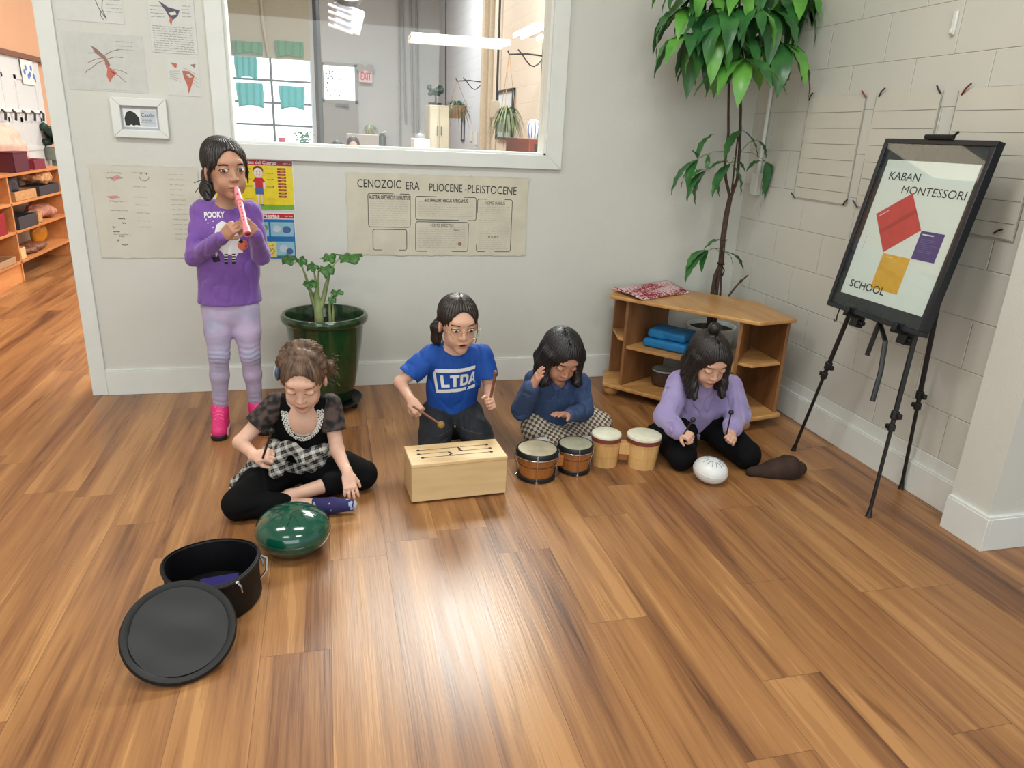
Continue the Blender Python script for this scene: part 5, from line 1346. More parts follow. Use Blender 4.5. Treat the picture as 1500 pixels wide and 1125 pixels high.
    for q in (-1, 1): G.ell(g(q * .085, .006, -.025), np.array((.022, .024, .034)) * s, M, .008, '-')
    for q in (-1, 1): G.chain([g(q * .064, .040, .035), g(q * .073, .022, -.01), g(q * .073, .016, -.055)], [.007, .006, .003], .008)
    V, Q = G.mesh(1); hm = hair_mat('hair_near_black', (24, 20, 20), (44, 36, 34)); hr = obj('hair', (V, Q), hm, rt, smooth=180)
    mb = MB()
    for k_, (px, py, ex, ey) in enumerate(((300, 268, 286, 282), (302, 262, 284, 268), (345, 235, 352, 262))):
        mb.tube([onY(px, py, 3.48), onY((px + ex) / 2 - 2, (py + ey) / 2, 3.47), onY(ex, ey, 3.47)], .0016, 5)
    obj('loose_strands', mb, hm, hr)
    # recorder
    rec = root('recorder', 'pink plastic recorder held to the mouth of the standing girl', 'recorder', tuple(m0))
    PK2 = mat('pink_plastic', (236, 140, 152), .3, spec=.6); Lr = np.linalg.norm(m1 - m0)
    mb = MB(); mb.tube([m0 - rd * .005, m0 + rd * .015, m0 + rd * .05, m0 + rd * .055, m0 + rd * .07, m0 + rd * .072, m0 + rd * (Lr - .045), m0 + rd * (Lr - .04), m0 + rd * (Lr - .015), m1], [.009, .0125, .0145, .0165, .0165, .0125, .0115, .0155, .0150, .0180], 20)
    bd = obj('body', mb, PK2, rec, smooth=50)
    mb = MB(); nrm = unit(np.array((0, -1, .25)) - rd * (np.array((0, -1, .25)) @ rd))
    mb.tube([m1 - rd * .001, m1 + rd * .0006], .0105, 16); mb.box(m0 + rd * .040 + nrm * .0128, (.007, .004, .007), frame_of(nrm, (1, 0, 0)))
    for k_ in range(6): mb.tube([m0 + rd * (.09 + .017 * k_) + nrm * .0108, m0 + rd * (.09 + .017 * k_) + nrm * .0125], .0030, 8)
    obj('finger_holes', mb, mat('pink_dark_hole', (130, 50, 62), .6), bd)
girl_purple()

def pull_hair(rt, H, M, s, hm, seed, top=(.080, .098, .082), bangs=True, open_z=.096, extra=None, name='hair', n=44, amp=.0024):
    g = lambda x, y, z: H + M @ (np.array((x, y, z)) * s)
    G = Field(H - np.array((.20, .20, .30)), H + np.array((.20, .20, .20)), .003)
    G.ell(g(0, -.014, .034), np.array(top) * s, M, .01)
    G.plane(g(0, 0, -.062), -M[:, 2])
    if extra: extra(G, g)
    strands(G, H, M, n, amp, seed)
    G.ell(g(.0, .100, -.020), np.array((.060, .088, open_z + .008)) * s, M, .010, '-')
    for q in (-1, 1): G.ell(g(q * .085, .006, -.025), np.array((.022, .024, .034)) * s, M, .008, '-')
    for q in (-1, 1): G.ell(g(q * .062, .052, -.075), np.array((.030, .035, .045)) * s, M, .008, '-')
    V, Q = G.mesh(1); return obj(name, (V, Q), hm, rt, smooth=180)

# ===== girl in black, cross-legged at the front ==========================
def girl_black():
    J = dict(head=onY(444, 553, 2.70), neck=onY(443, 592, 2.77), sR=onY(405, 592, 2.79), sL=onY(483, 593, 2.79), eR=onY(352, 648, 2.74), wR=onY(374, 668, 2.58), eL=onY(494, 660, 2.72), wL=onY(509, 693, 2.62),
             hip=onY(438, 672, 2.86), hR=onY(415, 690, 2.84), hL=onY(462, 690, 2.84), kR=onF(350, 738, .062), kL=onF(530, 694, .070), aR=onF(448, 741, .045), aL=onF(425, 727, .055),
             tR=onF(513, 740, .035), tL=onF(392, 740, .045))
    J['hip'] = clamp(J['hip'], .11); J['hR'] = clamp(J['hR'], .085); J['hL'] = clamp(J['hL'], .085)
    M = headM(-.12, .42, -.04); J['M'] = M; J['fwd'] = np.array((-.05, -1, -.05)); H = J['head']; s = 1.10
    rt = root('person', 'girl in a black lace-sleeved top and black trousers sitting cross-legged at the green drum', 'person', (J['hip'][0], 2.86, 0))
    F = Field((-.56, 2.42, -.005), (.26, 3.06, .68), .003)
    add_body(F, J); add_head(F, H, M, s); f = J['fwd']
    # bare chest in the neckline
    F.ell(J['neck'] + np.array((0, -.030, -.055)), (.058, .040, .070), None, .02)
    add_hand(F, J['wR'] + unit(J['wR'] - J['eR']) * .008, unit((.75, -.45, .28)), unit((.25, .55, -.65)), -1, .90, curl=(1.1, 1.3, .8), thumb=.5, thumb_in=.6)
    add_hand(F, J['wL'] + unit(J['wL'] - J['eL']) * .006, unit((.10, -.55, -.75)), unit((.05, .75, -.60)), 1, .90, curl=(.25, .35, .25), spread=.10, thumb=.4)
    V, Q = F.mesh(2); rgb = (218, 176, 154); obj('body', (V, Q), skin('skin_girl_black', rgb), rt, smooth=180)
    bv = bvh_of(V, Q); face(rt, bv, H, M, s, rgb, (120, 88, 66), False, name='girl_black', brow_w=.0035)
    # top
    G = Field((-.44, 2.52, .06), (.14, 3.06, .50), .004); hip, neck = J['hip'], J['neck']; up = neck - hip
    G.chain([hip + up * .05, hip + up * .4, hip + up * .74], [.120, .112, .112], .03, flat=f, fl=.70)
    G.cone(J['sR'], J['sL'], .044, .044, .03)
    T = G.copy(); bt = bvh_of(*folds(T, .0035, 36, 12).mesh(2))
    Gs = Field((-.44, 2.52, .16), (.14, 3.06, .50), .004)
    for q in 'RL': Gs.cone(J['s' + q], J['s' + q] + (J['e' + q] - J['s' + q]) * .62, .048, .050, .02); 
    for q in 'RL':
        p = J['s' + q] + (J['e' + q] - J['s' + q]) * .58; Gs.plane(p, unit(J['e' + q] - J['s' + q]), lo=np.minimum(p - .12, 9), hi=p + .12)
    folds(G, .0035, 36, 12)
    for g_ in (G,): g_.ell(neck + np.array((0, -.062, -.045)), (.046, .060, .088), None, .006, '-'); g_.ell(neck + np.array((0, .0, .02)), (.060, .055, .045), None, .008, '-')
    VEL = mat('black_velvet', (7, 7, 9), .9, var=.1, spec=.2)
    V, Q = G.mesh(2); top = obj('top', (V, Q), VEL, rt, smooth=180); bt2 = bvh_of(V, Q)
    lace = mat('black_lace', (16, 16, 18), .8, rgb2=(78, 62, 58), scale=44, detail=0)
    V, Q = Gs.mesh(2); xm = neck[0]
    for q in (-1, 1):
        m_ = ((V[:, 0] - xm) * q > 0); k_ = m_[Q].all(1); idx = np.full(len(V), -1); idx[m_] = np.arange(m_.sum()); obj('sleeve', (V[m_], idx[Q[k_]]), lace, top, smooth=180, label='sheer black lace sleeve')
    # flowers round the neckline
    mb = MB(); R = random.Random(4); c = neck + np.array((0, -.02, -.040)); PWt = mat('silver_petal', (216, 214, 206), .45, var=.06)
    for row in range(2):
        for i in range(25):
            a = PI + PI * i / 24; rx, rz = .060 + .013 * row, .098 + .013 * row
            q = c + np.array((rx * math.cos(a), 0, rz * math.sin(a) + .02)); h = bt2.ray_cast(Vector(q + (0, -.3, 0)), Vector((0, 1, 0)), .6)
            if h[0] is None: continue
            p = np.array(h[0]); Fm = frame_of(np.array(h[1]) if h[1].y < 0 else -np.array(h[1]), (1, 0, 0))
            for k in range(5):
                b = 2 * PI * k / 5 + R.uniform(0, 1); mb.ball(p + Fm @ np.array((.0050 * math.cos(b), .0050 * math.sin(b), .002)), (.0042, .0042, .0022), 6, 0, M=Fm)
            mb.ball(p + Fm @ np.array((0, 0, .0045)), .0022, 6, 1)
    obj('flower_trim', mb, [PWt, mat('jet_bead', (30, 30, 34), .2)], top, smooth=180, label='silver-white flower trim round the neckline')
    # white vest edge in the neckline
    mb = MB(); v_, f_ = ribbon([(.026 * math.cos(a), -.100 + .010 * math.sin(a)) for a in np.linspace(PI + .2, 2 * PI - .2, 9)], .010)
    decal(mb, v_, f_, neck + np.array((0, -.03, -.0)), (1, 0, 0), (0, 0, 1), (0, 1, 0), bv, .003); obj('vest_edge', mb, WHITE, top, smooth=180)
    # trousers
    G = Field((-.58, 2.40, .0), (.28, 3.06, .26), .004)
    G.cone(J['hR'] + (0, .02, .02), J['hL'] + (0, .02, .02), .085, .085, .03)
    G.chain([J['hR'], J['hR'] + (J['kR'] - J['hR']) * .6 + (0, 0, .015), J['kR']], [.082, .074, .062], .02); G.cone(J['kR'], J['kR'] + (J['aR'] - J['kR']) * .62, .060, .050, .02)
    G.chain([J['hL'], J['hL'] + (J['kL'] - J['hL']) * .6 + (0, 0, .015), J['kL']], [.082, .072, .062], .02); G.cone(J['kL'], J['kL'] + (J['aL'] - J['kL']) * .45, .060, .050, .02)
    folds(G, .004, 30, 21)
    G.plane((0, 0, .004), (0, 0, -1)); V, Q = G.mesh(2); tr = obj('trousers', (V, Q), mat('black_jersey', (9, 9, 11), .9, var=.1, spec=.2), rt, smooth=180)
    # sock on the front foot
    G = Field((-.30, 2.45, .0), (.20, 2.75, .14), .003); a, t = J['aR'], J['tR']; df = unit(t - a)
    G.chain([a + df * .035, a + (t - a) * .6, t + df * .006], [.031, .030, .023], .015); G.plane((0, 0, .003), (0, 0, -1)); V, Q = G.mesh(1)
    tt = ((V[Q].mean(1) - a) @ df); mi = np.where(tt > np.linalg.norm(t - a) + .012, 1, 0)
    mi = np.where((vnoise(V[Q].mean(1)[:, 0] * 90, V[Q].mean(1)[:, 1] * 90, V[Q].mean(1)[:, 2] * 90, 3) > .55) & (mi == 0), 2, mi)
    obj('sock', (V, Q, mi), [mat('navy_sock', (44, 40, 92), .85), mat('grey_sock_toe', (176, 174, 184), .85), mat('pale_sock_pattern', (150, 170, 200), .85)], rt, smooth=180)
    # plaid shirt knotted round the waist
    G = Field((-.56, 2.46, .02), (.16, 3.06, .30), .004); h0 = hip + up * .10
    ang = np.linspace(0, 2 * PI, 17)
    ring = [h0 + np.array((.118 * math.cos(a), .078 * math.sin(a) - .006, .012 * math.cos(a * 2))) for a in ang]
    G.chain(ring, [.026] * 17, .015)
    kn = onY(421, 655, 2.70)
    G.ell(kn, (.040, .026, .026), None, .015); G.chain([kn, onY(405, 672, 2.68), onY(404, 690, 2.66)], [.024, .032, .030], .012); G.chain([kn + (.02, 0, 0), onY(445, 672, 2.70), onY(462, 664, 2.73), onY(480, 655, 2.76)], [.022, .030, .026, .024], .015)
    G.chain([onY(402, 655, 2.74), onY(380, 680, 2.76), onY(352, 706, 2.80), onY(338, 716, 2.86)], [.032, .042, .034, .016], .02)
    folds(G, .006, 48, 31); G.plane((0, 0, .012), (0, 0, -1)); V, Q = G.mesh(1)
    obj('tied_shirt', (V, Q), plaid_mat('plaid_cloth'), rt, smooth=180, label='black and white plaid shirt knotted at the waist')
    # hair: braids over the head to a bun, curls
    hm = hair_mat('hair_light_brown', (116, 90, 70), (66, 48, 36), .55)
    def ex(G, g):
        for i in range(11):
            t = i / 10; a = -1.1 + 2.5 * t
            G.ell(g(.078 * math.sin(a) * .95, .010 - .030 * t, .034 + .078 * math.cos(a)), (.019, .021, .017), M, .006)
        for i in range(8):
            t = i / 7; a = -.8 + 2.0 * t
            G.ell(g(.070 * math.sin(a), -.045, .040 + .076 * math.cos(a)), (.018, .02, .016), M, .006)
        G.ell(g(-.068, -.060, -.012), (.036, .034, .036), M, .012); G.ell(g(-.085, -.045, .02), (.022, .022, .024), M, .01)
        for i in range(16):
            a = R.uniform(0, 2 * PI); z = R.uniform(.03, .11); r_ = .080
            G.ell(g(r_ * math.cos(a) * math.sqrt(max(0, 1 - ((z - .034) / .085) ** 2)), -.012 + r_ * math.sin(a) * .9 * math.sqrt(max(0, 1 - ((z - .034) / .085) ** 2)), z), (.011, .011, .009), M, .006)
    hr = pull_hair(rt, H, M, s, hm, 5, extra=ex, open_z=.088, n=34, amp=.0028)
    g = lambda x, y, z: H + M @ (np.array((x, y, z)) * s); mb = MB()
    for i in range(26):
        b0 = g(-.075 - R.uniform(0, .02), -.05 + R.uniform(-.03, .04), R.uniform(-.05, .05)); pts = [b0]
        for k in range(6): pts.append(pts[-1] + np.array((R.uniform(.001, .008), R.uniform(-.006, .006), R.uniform(-.010, .004))))
        mb.tube(pts, .0009, 4)
    o_ = obj('stray_curls', mb, hm, hr); o_['kind'] = 'stuff'
    mb = MB(); mb.ball(g(.077, .028, .040), (.010, .022, .030), 16, 0, M=M); 
    for k in (-1, 0, 1): mb.tube([g(.086, .028 + .011 * k, .060), g(.089, .030 + .011 * k, .040), g(.084, .028 + .011 * k, .018)], .0022, 6, 1)
    obj('hair_clip', mb, [mat('slate_blue_clip', (70, 84, 104), .35), mat('silver_stripe', (210, 214, 220), .3)], hr, label='blue-grey hair clip with silver stripes')
    hd = onY(388, 661, 2.54)
    stick('mallet', 'dark mallet in the hand of the girl in black', hd + (-.008, -.01, -.022), onY(398, 631, 2.46), .0042, .0042, mat('dark_brown_stick', (56, 34, 28), .4), .0105, 'mallet', hm=BLACK)

# ===== child in the blue shirt, kneeling ==================================
def kneel_legs(G, J, r=(.082, .066, .056)):
    G.cone(J['hR'] + (0, .01, 0), J['hL'] + (0, .01, 0), r[0], r[0], .03)
    for q in 'RL':
        G.chain([J['h' + q], J['h' + q] + (J['k' + q] - J['h' + q]) * .55 + (0, 0, .012), J['k' + q]], [r[0], r[0] * .92, r[1]], .02)
        G.cone(J['k' + q], J['a' + q], r[1] * .95, r[2] * .8, .02)
def child_blue():
    J = dict(head=onY(671, 473, 3.03), neck=onY(667, 508, 3.12), sR=onY(630, 522, 3.13), sL=onY(706, 520, 3.13), eR=onY(586, 560, 3.10), wR=onY(602, 586, 2.95), eL=onY(717, 565, 3.10), wL=onY(716, 588, 2.95))
    nk = J['neck']; J['hip'] = np.array((nk[0] - .005, 3.17, .215))
    x0 = J['hip'][0]
    J.update(hR=np.array((x0 - .068, 3.16, .16)), hL=np.array((x0 + .068, 3.16, .16)), kR=np.array((x0 - .115, 2.94, .066)), kL=np.array((x0 + .115, 2.93, .066)),
             aR=np.array((x0 - .10, 3.28, .045)), aL=np.array((x0 + .11, 3.28, .045)), tR=np.array((x0 - .06, 3.40, .025)), tL=np.array((x0 + .07, 3.40, .025)))
    M = headM(.10, .16, 0); J['M'] = M; J['fwd'] = np.array((.02, -1, 0)); H = J['head']; s = 1.10; f = J['fwd']
    rt = root('person', 'child with glasses in a blue LTDA T-shirt kneeling behind the wooden box drum', 'person', (x0, 3.1, 0))
    F = Field((x0 - .36, 2.76, -.005), (x0 + .26, 3.46, .80), .003)
    add_body(F, J); add_head(F, H, M, s, mouth_open=1.0)
    add_hand(F, J['wR'] + unit(J['wR'] - J['eR']) * .008, unit((.42, -.60, -.55)), unit((.45, .4, -.6)), -1, .90, curl=(1.0, 1.3, .8), thumb=.5, thumb_in=.6)
    add_hand(F, J['wL'] + unit((0, -.1, .02)) * .006, unit((.10, -.85, .22)), unit((-.6, .2, -.2)), -1, .90, curl=(1.1, 1.4, .9), thumb=.5, thumb_in=.7)
    V, Q = F.mesh(2); rgb = (210, 166, 142); obj('body', (V, Q), skin('skin_child_blue', rgb), rt, smooth=180); bv = bvh_of(V, Q)
    face(rt, bv, H, M, s, rgb, (60, 42, 34), True, (0, -.0018), mouth=1.0, name='child_blue')
    # T-shirt
    G = Field((x0 - .30, 2.94, .10), (x0 + .26, 3.36, .62), .004); hip, neck = J['hip'], J['neck']; up = neck - hip
    G.chain([hip - (0, 0, .04), hip + up * .35, hip + up * .72], [.122, .116, .118], .03, flat=f, fl=.68); G.cone(J['sR'], J['sL'], .046, .046, .03); G.cone(hip + up * .7, neck - (0, 0, .02), .07, .050, .02)
    T = G.copy()
    for q in 'RL': G.cone(J['s' + q], J['s' + q] + (J['e' + q] - J['s' + q]) * .80, .050, .056, .02)
    for q in 'RL':
        p = J['s' + q] + (J['e' + q] - J['s' + q]) * .72; G.plane(p, unit(J['e' + q] - J['s' + q] - (0, 0, .05)), lo=p - (.11 if q == 'R' else .03, .12, .13), hi=p + (.03 if q == 'R' else .11, .12, .05))
    for g_ in (G, T): folds(g_, .0048, 30, 41)
    G.ell(neck + (0, -.03, .022), (.060, .075, .052), None, .006, '-'); G.plane(hip - (0, 0, .055), (0, .1, -1))
    V, Q = G.mesh(2); tee = obj('t_shirt', (V, Q), mat('royal_blue_cotton', (10, 72, 158), .75, var=.05, scale=50), rt, smooth=180); bt = bvh_of(*T.mesh(2))
    c = onY(671, 558, 3.05)
    def P(px, py): q = onY(px, py, 3.05); return (q[0] - c[0], q[2] - c[2])
    TL, TR, BRr, BL = P(635, 544), P(707, 537), P(702, 571), P(641, 580)
    def B(u, v): return tuple((1 - u) * (1 - v) * TL[i] + u * (1 - v) * TR[i] + u * v * BRr[i] + (1 - u) * v * BL[i] for i in (0, 1))
    mb = MB(); U3 = ((1, 0, 0), (0, 0, 1), (0, 1, 0))
    def dl(pts): decal(mb, pts, [tuple(range(len(pts)))], c, *U3, bt, .0013, 0)
    t_ = .075; w_ = .055
    dl([B(0, 0), B(1, 0), B(1, .16), B(0, .16)][:4]); dl([B(0, .16), B(w_, .16), B(w_, 1), B(0, 1)]); dl([B(w_, .86), B(.70, .86), B(.70, 1), B(w_, 1)]); dl([B(.76, .86), B(.99, .86), B(.99, 1), B(.73, 1)]); dl([B(.945, .16), B(1, .16), B(.985, .36), B(.90, .46)])
    def poly_letter(polys, u0, u1, v0=.27, v1=.78):
        for p in polys: dl([B(u0 + (u1 - u0) * x, v1 + (v0 - v1) * y) for x, y in p])
    poly_letter([[(0, 0), (.36, 0), (.36, 1), (0, 1)], [(.36, 0), (1, 0), (1, .24), (.36, .24)]], .13, .31)
    poly_letter([[(0, .76), (1, .76), (1, 1), (0, 1)], [(.32, 0), (.68, 0), (.68, .76), (.32, .76)]], .33, .53)
    poly_letter([[(0, 0), (.32, 0), (.32, 1), (0, 1)], [(.32, .78), (.60, .76), (.72, .62), (1, .75), (.78, .97), (.32, 1)], [(.72, .62), (.72, .36), (1, .25), (1, .75)], [(.32, 0), (.78, .03), (1, .25), (.72, .36), (.60, .24), (.32, .22)]], .55, .74)
    poly_letter([[(0, 0), (.28, 0), (.62, 1), (.38, 1)], [(.72, 0), (1, 0), (.64, 1), (.42, 1)], [(.28, .2), (.74, .2), (.70, .40), (.33, .40)]], .73, .96)
    obj('chest_print', mb, mat('print_white', (226, 226, 224), .7), tee, smooth=180, label='white boxed LTDA lettering')
    # jeans
    G = Field((x0 - .30, 2.80, .0), (x0 + .28, 3.46, .30), .004); kneel_legs(G, J); folds(G, .004, 34, 44); G.cone(hip - (0, 0, .02), hip - (0, 0, .07), .112, .112, .03, flat=f, fl=.7)
    G.plane((0, 0, .004), (0, 0, -1)); V, Q = G.mesh(2); jn = obj('jeans', (V, Q), mat('black_denim', (26, 29, 36), .85, var=.12, scale=120), rt, smooth=180)
    bj = bvh_of(V, Q); mb = MB(); h = bj.ray_cast(Vector((x0 + .002, 2.5, hip[2] - .075)), Vector((0, 1, 0)), 1)
    if h[0]: mb.ball(np.array(h[0]), (.007, .003, .007), 10); obj('button', mb, mat('brass_button', (150, 120, 80), .3, metal=.8, var=0), jn)
    mb = MB()
    for zz in (hip[2] - .062, hip[2] - .088): decal(mb, *ribbon([(x, zz + .004 * math.cos(x * 20)) for x in np.linspace(-.105, .105, 15)], .0016), (x0, 3.0, 0), (1, 0, 0), (0, 0, 1), (0, 1, 0), bj, .0006)
    obj('waist_seam', mb, mat('seam_brown', (84, 66, 50), .8), jn)
    # hair
    hm = hair_mat('hair_dark_brown', (46, 34, 28), (24, 18, 16))
    def ex(G, g):
        G.cone(g(0, .055, .098), g(0, -.05, .118), .004, .004, .008, op='-')
        G.chain([g(.035, -.09, -.02), g(.062, -.085, -.055), g(.066, -.08, -.10), g(.060, -.075, -.14)], [.030, .028, .022, .010], .015)
    hr = pull_hair(rt, H, M, s, hm, 8, extra=ex, open_z=.092)
    g = lambda x, y, z: H + M @ (np.array((x, y, z)) * s); mb = MB()
    for q in (-1, 1): mb.tube([g(q * .068, .035, .02), g(q * .074, .030, -.03), g(q * .066, .040, -.075)], .0016, 5)
    o_ = obj('loose_hairs', mb, hm, hr); o_['kind'] = 'stuff'
    # glasses
    gl = root('glasses', 'thin gold-rimmed round glasses on the child in the blue shirt', 'glasses', tuple(g(0, .1, 0)))
    GM = mat('gold_wire', (214, 180, 130), .25, metal=.9, var=0); mb = MB()
    for q in (-1, 1): mb.tube([g(q * .033 + .0235 * math.cos(a), .102 - .006 * abs(math.cos(a) * .5 + .5 * q * math.cos(a)), -.004 + .0205 * math.sin(a)) for a in np.linspace(0, 2 * PI, 29)], .0011, 6)
    mb.tube([g(-.010, .104, .002), g(0, .107, .006), g(.010, .104, .002)], .0011, 6)
    obj('rims', mb, GM, gl, smooth=180)
    for q in (-1, 1): mb = MB(); mb.tube([g(q * .056, .098, .004), g(q * .072, .07, .003), g(q * .078, .01, .0), g(q * .076, -.012, -.012)], .0011, 6); obj('temple', mb, GM, gl, smooth=180)
    LEN = bpy.data.materials.get('clear_glass')
    for q in (-1, 1):
        mb = MB(); mb.add([g(q * .033 + .023 * math.cos(a), .1005, -.004 + .020 * math.sin(a)) for a in np.linspace(0, 2 * PI, 21)[:-1]], [tuple(range(20))]); obj('lens', mb, LEN, gl, smooth=0)
    BR_ = mat('brown_stick', (122, 74, 52), .45, var=.1, scale=30)
    a = onY(717, 586, 2.90); stick('mallet', 'brown wooden mallet raised in the left hand of the child in blue', a + (0, 0, -.02), onY(726, 546, 2.88), .006, .0065, BR_, .011, 'mallet')
    a = onY(609, 596, 2.88); stick('mallet', 'wooden mallet with a yellow-brown head above the box drum', a + (-.012, .0, .004), onY(646, 622, 2.82), .0048, .0048, BR_, .016, 'mallet', hm=mat('ochre_felt', (150, 116, 56), .9))

# ===== girl in the denim shirt, cross-legged ================================
def girl_denim():
    J = dict(head=onY(822, 522, 3.02), neck=onY(818, 548, 3.11), sR=onY(784, 558, 3.12), sL=onY(850, 562, 3.12), eR=onY(765, 600, 3.06), wR=onY(779, 568, 2.94), eL=onY(853, 602, 3.06), wL=onY(832, 608, 2.92))
    nk = J['neck']; x0 = nk[0] + .01; J['hip'] = np.array((x0, 3.19, .12))
    J.update(hR=np.array((x0 - .07, 3.17, .09)), hL=np.array((x0 + .07, 3.17, .09)), kR=onF(783, 629, .075), kL=onF(878, 622, .085), aR=onF(845, 647, .05), aL=onF(808, 646, .05), tR=onF(876, 650, .035), tL=onF(778, 655, .035))
    M = headM(.10, .50, -.10); J['M'] = M; J['fwd'] = np.array((0, -1, -.08)); H = J['head']; s = 1.08; f = J['fwd']
    rt = root('person', 'girl with a black bob in a denim shirt and checked trousers sitting behind the bongos', 'person', (x0, 3.15, 0))
    F = Field((x0 - .38, 2.70, -.005), (x0 + .36, 3.36, .66), .003)
    add_body(F, J); add_head(F, H, M, s)
    add_hand(F, J['wR'] + (.002, -.004, .010), unit((.25, -.35, .86)), unit((.75, .1, -.25)), 1, .92, curl=(.15, .2, .15), spread=.04, thumb=.3, thumb_in=.3)
    add_hand(F, J['wL'] + (-.010, -.006, .004), unit((-.72, -.50, .30)), unit((-.15, -.25, -.9)), 1, .92, curl=(.12, .2, .15), spread=.05, thumb=.5)
    V, Q = F.mesh(2); rgb = (188, 138, 114); obj('body', (V, Q), skin('skin_girl_denim', rgb), rt, smooth=180); bv = bvh_of(V, Q)
    face(rt, bv, H, M, s, rgb, (40, 28, 26), False, name='girl_denim')
    G = Field((x0 - .28, 2.84, .04), (x0 + .24, 3.36, .54), .004); hip, neck = J['hip'], J['neck']; up = neck - hip
    G.chain([hip + up * .0, hip + up * .4, hip + up * .74], [.130, .128, .118], .03, flat=f, fl=.72); G.cone(J['sR'], J['sL'], .048, .048, .03); G.cone(hip + up * .7, neck - (0, 0, .02), .07, .048, .02)
    T = G.copy()
    for q in 'RL': G.chain([J['s' + q], J['e' + q], J['w' + q]], [.052, .050, .034], .018)
    for g_ in (G, T): folds(g_, .0055, 36, 51)
    G.ell(neck + (0, -.055, -.01), (.026, .04, .045), None, .006, '-')
    V, Q = G.mesh(2); DN = mat('denim_shirt', (54, 74, 110), .85, var=.12, scale=70, bump=.0006, bscale=500); sh = obj('shirt', (V, Q), DN, rt, smooth=180)
    bt = bvh_of(*T.mesh(2)); mb = MB(); c = neck + (0, -.05, 0); U3 = ((1, 0, 0), (0, 0, 1), (0, 1, 0))
    for q in (-1, 1):
        p = [(q * .004, -.050), (q * .040, -.012), (q * .052, -.030), (q * .030, -.062)]; decal(mb, p, [(0, 1, 2, 3)], c, *U3, bt, .004, 0)
    obj('collar', mb, mat('denim_light', (74, 88, 130), .85, var=.1, scale=70), sh, solid=.003, smooth=180)
    mb = MB(); decal(mb, [(-.012, -.052), (.012, -.052), (.012, -.22), (-.012, -.22)], [(0, 1, 2, 3)], c, *U3, bt, .0015, 0); obj('placket', mb, DN, sh, solid=.0015, smooth=180)
    G = Field((x0 - .40, 2.76, .0), (x0 + .38, 3.40, .24), .004); segs = []
    G.cone(J['hR'] + (0, .02, .01), J['hL'] + (0, .02, .01), .085, .085, .03)
    for q in 'RL':
        p = [J['h' + q], J['h' + q] + (J['k' + q] - J['h' + q]) * .6 + (0, 0, .02), J['k' + q]]; G.chain(p, [.080, .074, .064], .02); G.cone(J['k' + q], J['a' + q], .062, .046, .02)
        segs += [(p[0], p[2], .075, 0), (J['k' + q], J['a' + q], .055, .3)]
    folds(G, .0035, 32, 55); G.plane((0, 0, .004), (0, 0, -1)); V, Q = G.mesh(2)
    o_ = obj('trousers', (V, Q), checker_mat('checked_cloth', (104, 84, 70), (206, 198, 182), .0145), rt, smooth=180); plan_uv(o_, V)
    for q in 'RL':
        a, t = J['a' + q], J['t' + q]; S = Field(np.minimum(a, t) - .06, np.maximum(a, t) + .06, .003); S.chain([a, a + (t - a) * .6, t], [.033, .030, .024], .015); S.plane((0, 0, .003), (0, 0, -1)); V, Q = S.mesh(1); obj('sock', (V, Q), mat('white_sock', (206, 204, 208), .85), rt, smooth=180)
    hm = hair_mat('hair_black', (14, 12, 14), (30, 26, 28), .42)
    g = lambda x, y, z: H + M @ (np.array((x, y, z)) * s)
    G = Field(H - np.array((.18, .20, .26)), H + np.array((.18, .22, .18)), .003)
    G.ell(g(0, -.016, .034), np.array((.088, .104, .088)) * s, M, .01)
    dn = np.array((0, 0, -1.))
    for q in (-1, 1):
        for y0, x1, L_ in ((.035, .078, .125), (.0, .088, .150), (-.04, .080, .160)):
            p0 = g(q * x1 * .92, y0, .03); p1 = g(q * x1, y0, -.035); p2 = p1 + dn * .06 + M[:, 1] * .01; p3 = p1 + dn * (L_ - .05) + (-q * .012, -.012, 0); G.chain([p0, p1, p2, p3], [.022, .022, .021, .014], .02)
    G.ell(g(0, -.065, -.05) + dn * .02, (.085, .045, .095), None, .03)
    G.cone(g(.012, .05, .10), g(.010, -.05, .122), .003, .003, .007, op='-')
    strands(G, H, M, 50, .002, 61)
    G.ell(g(-.004, .100, -.036), np.array((.053, .084, .098)) * s, M, .010, '-'); V, Q = G.mesh(1); obj('hair', (V, Q), hm, rt, smooth=180)

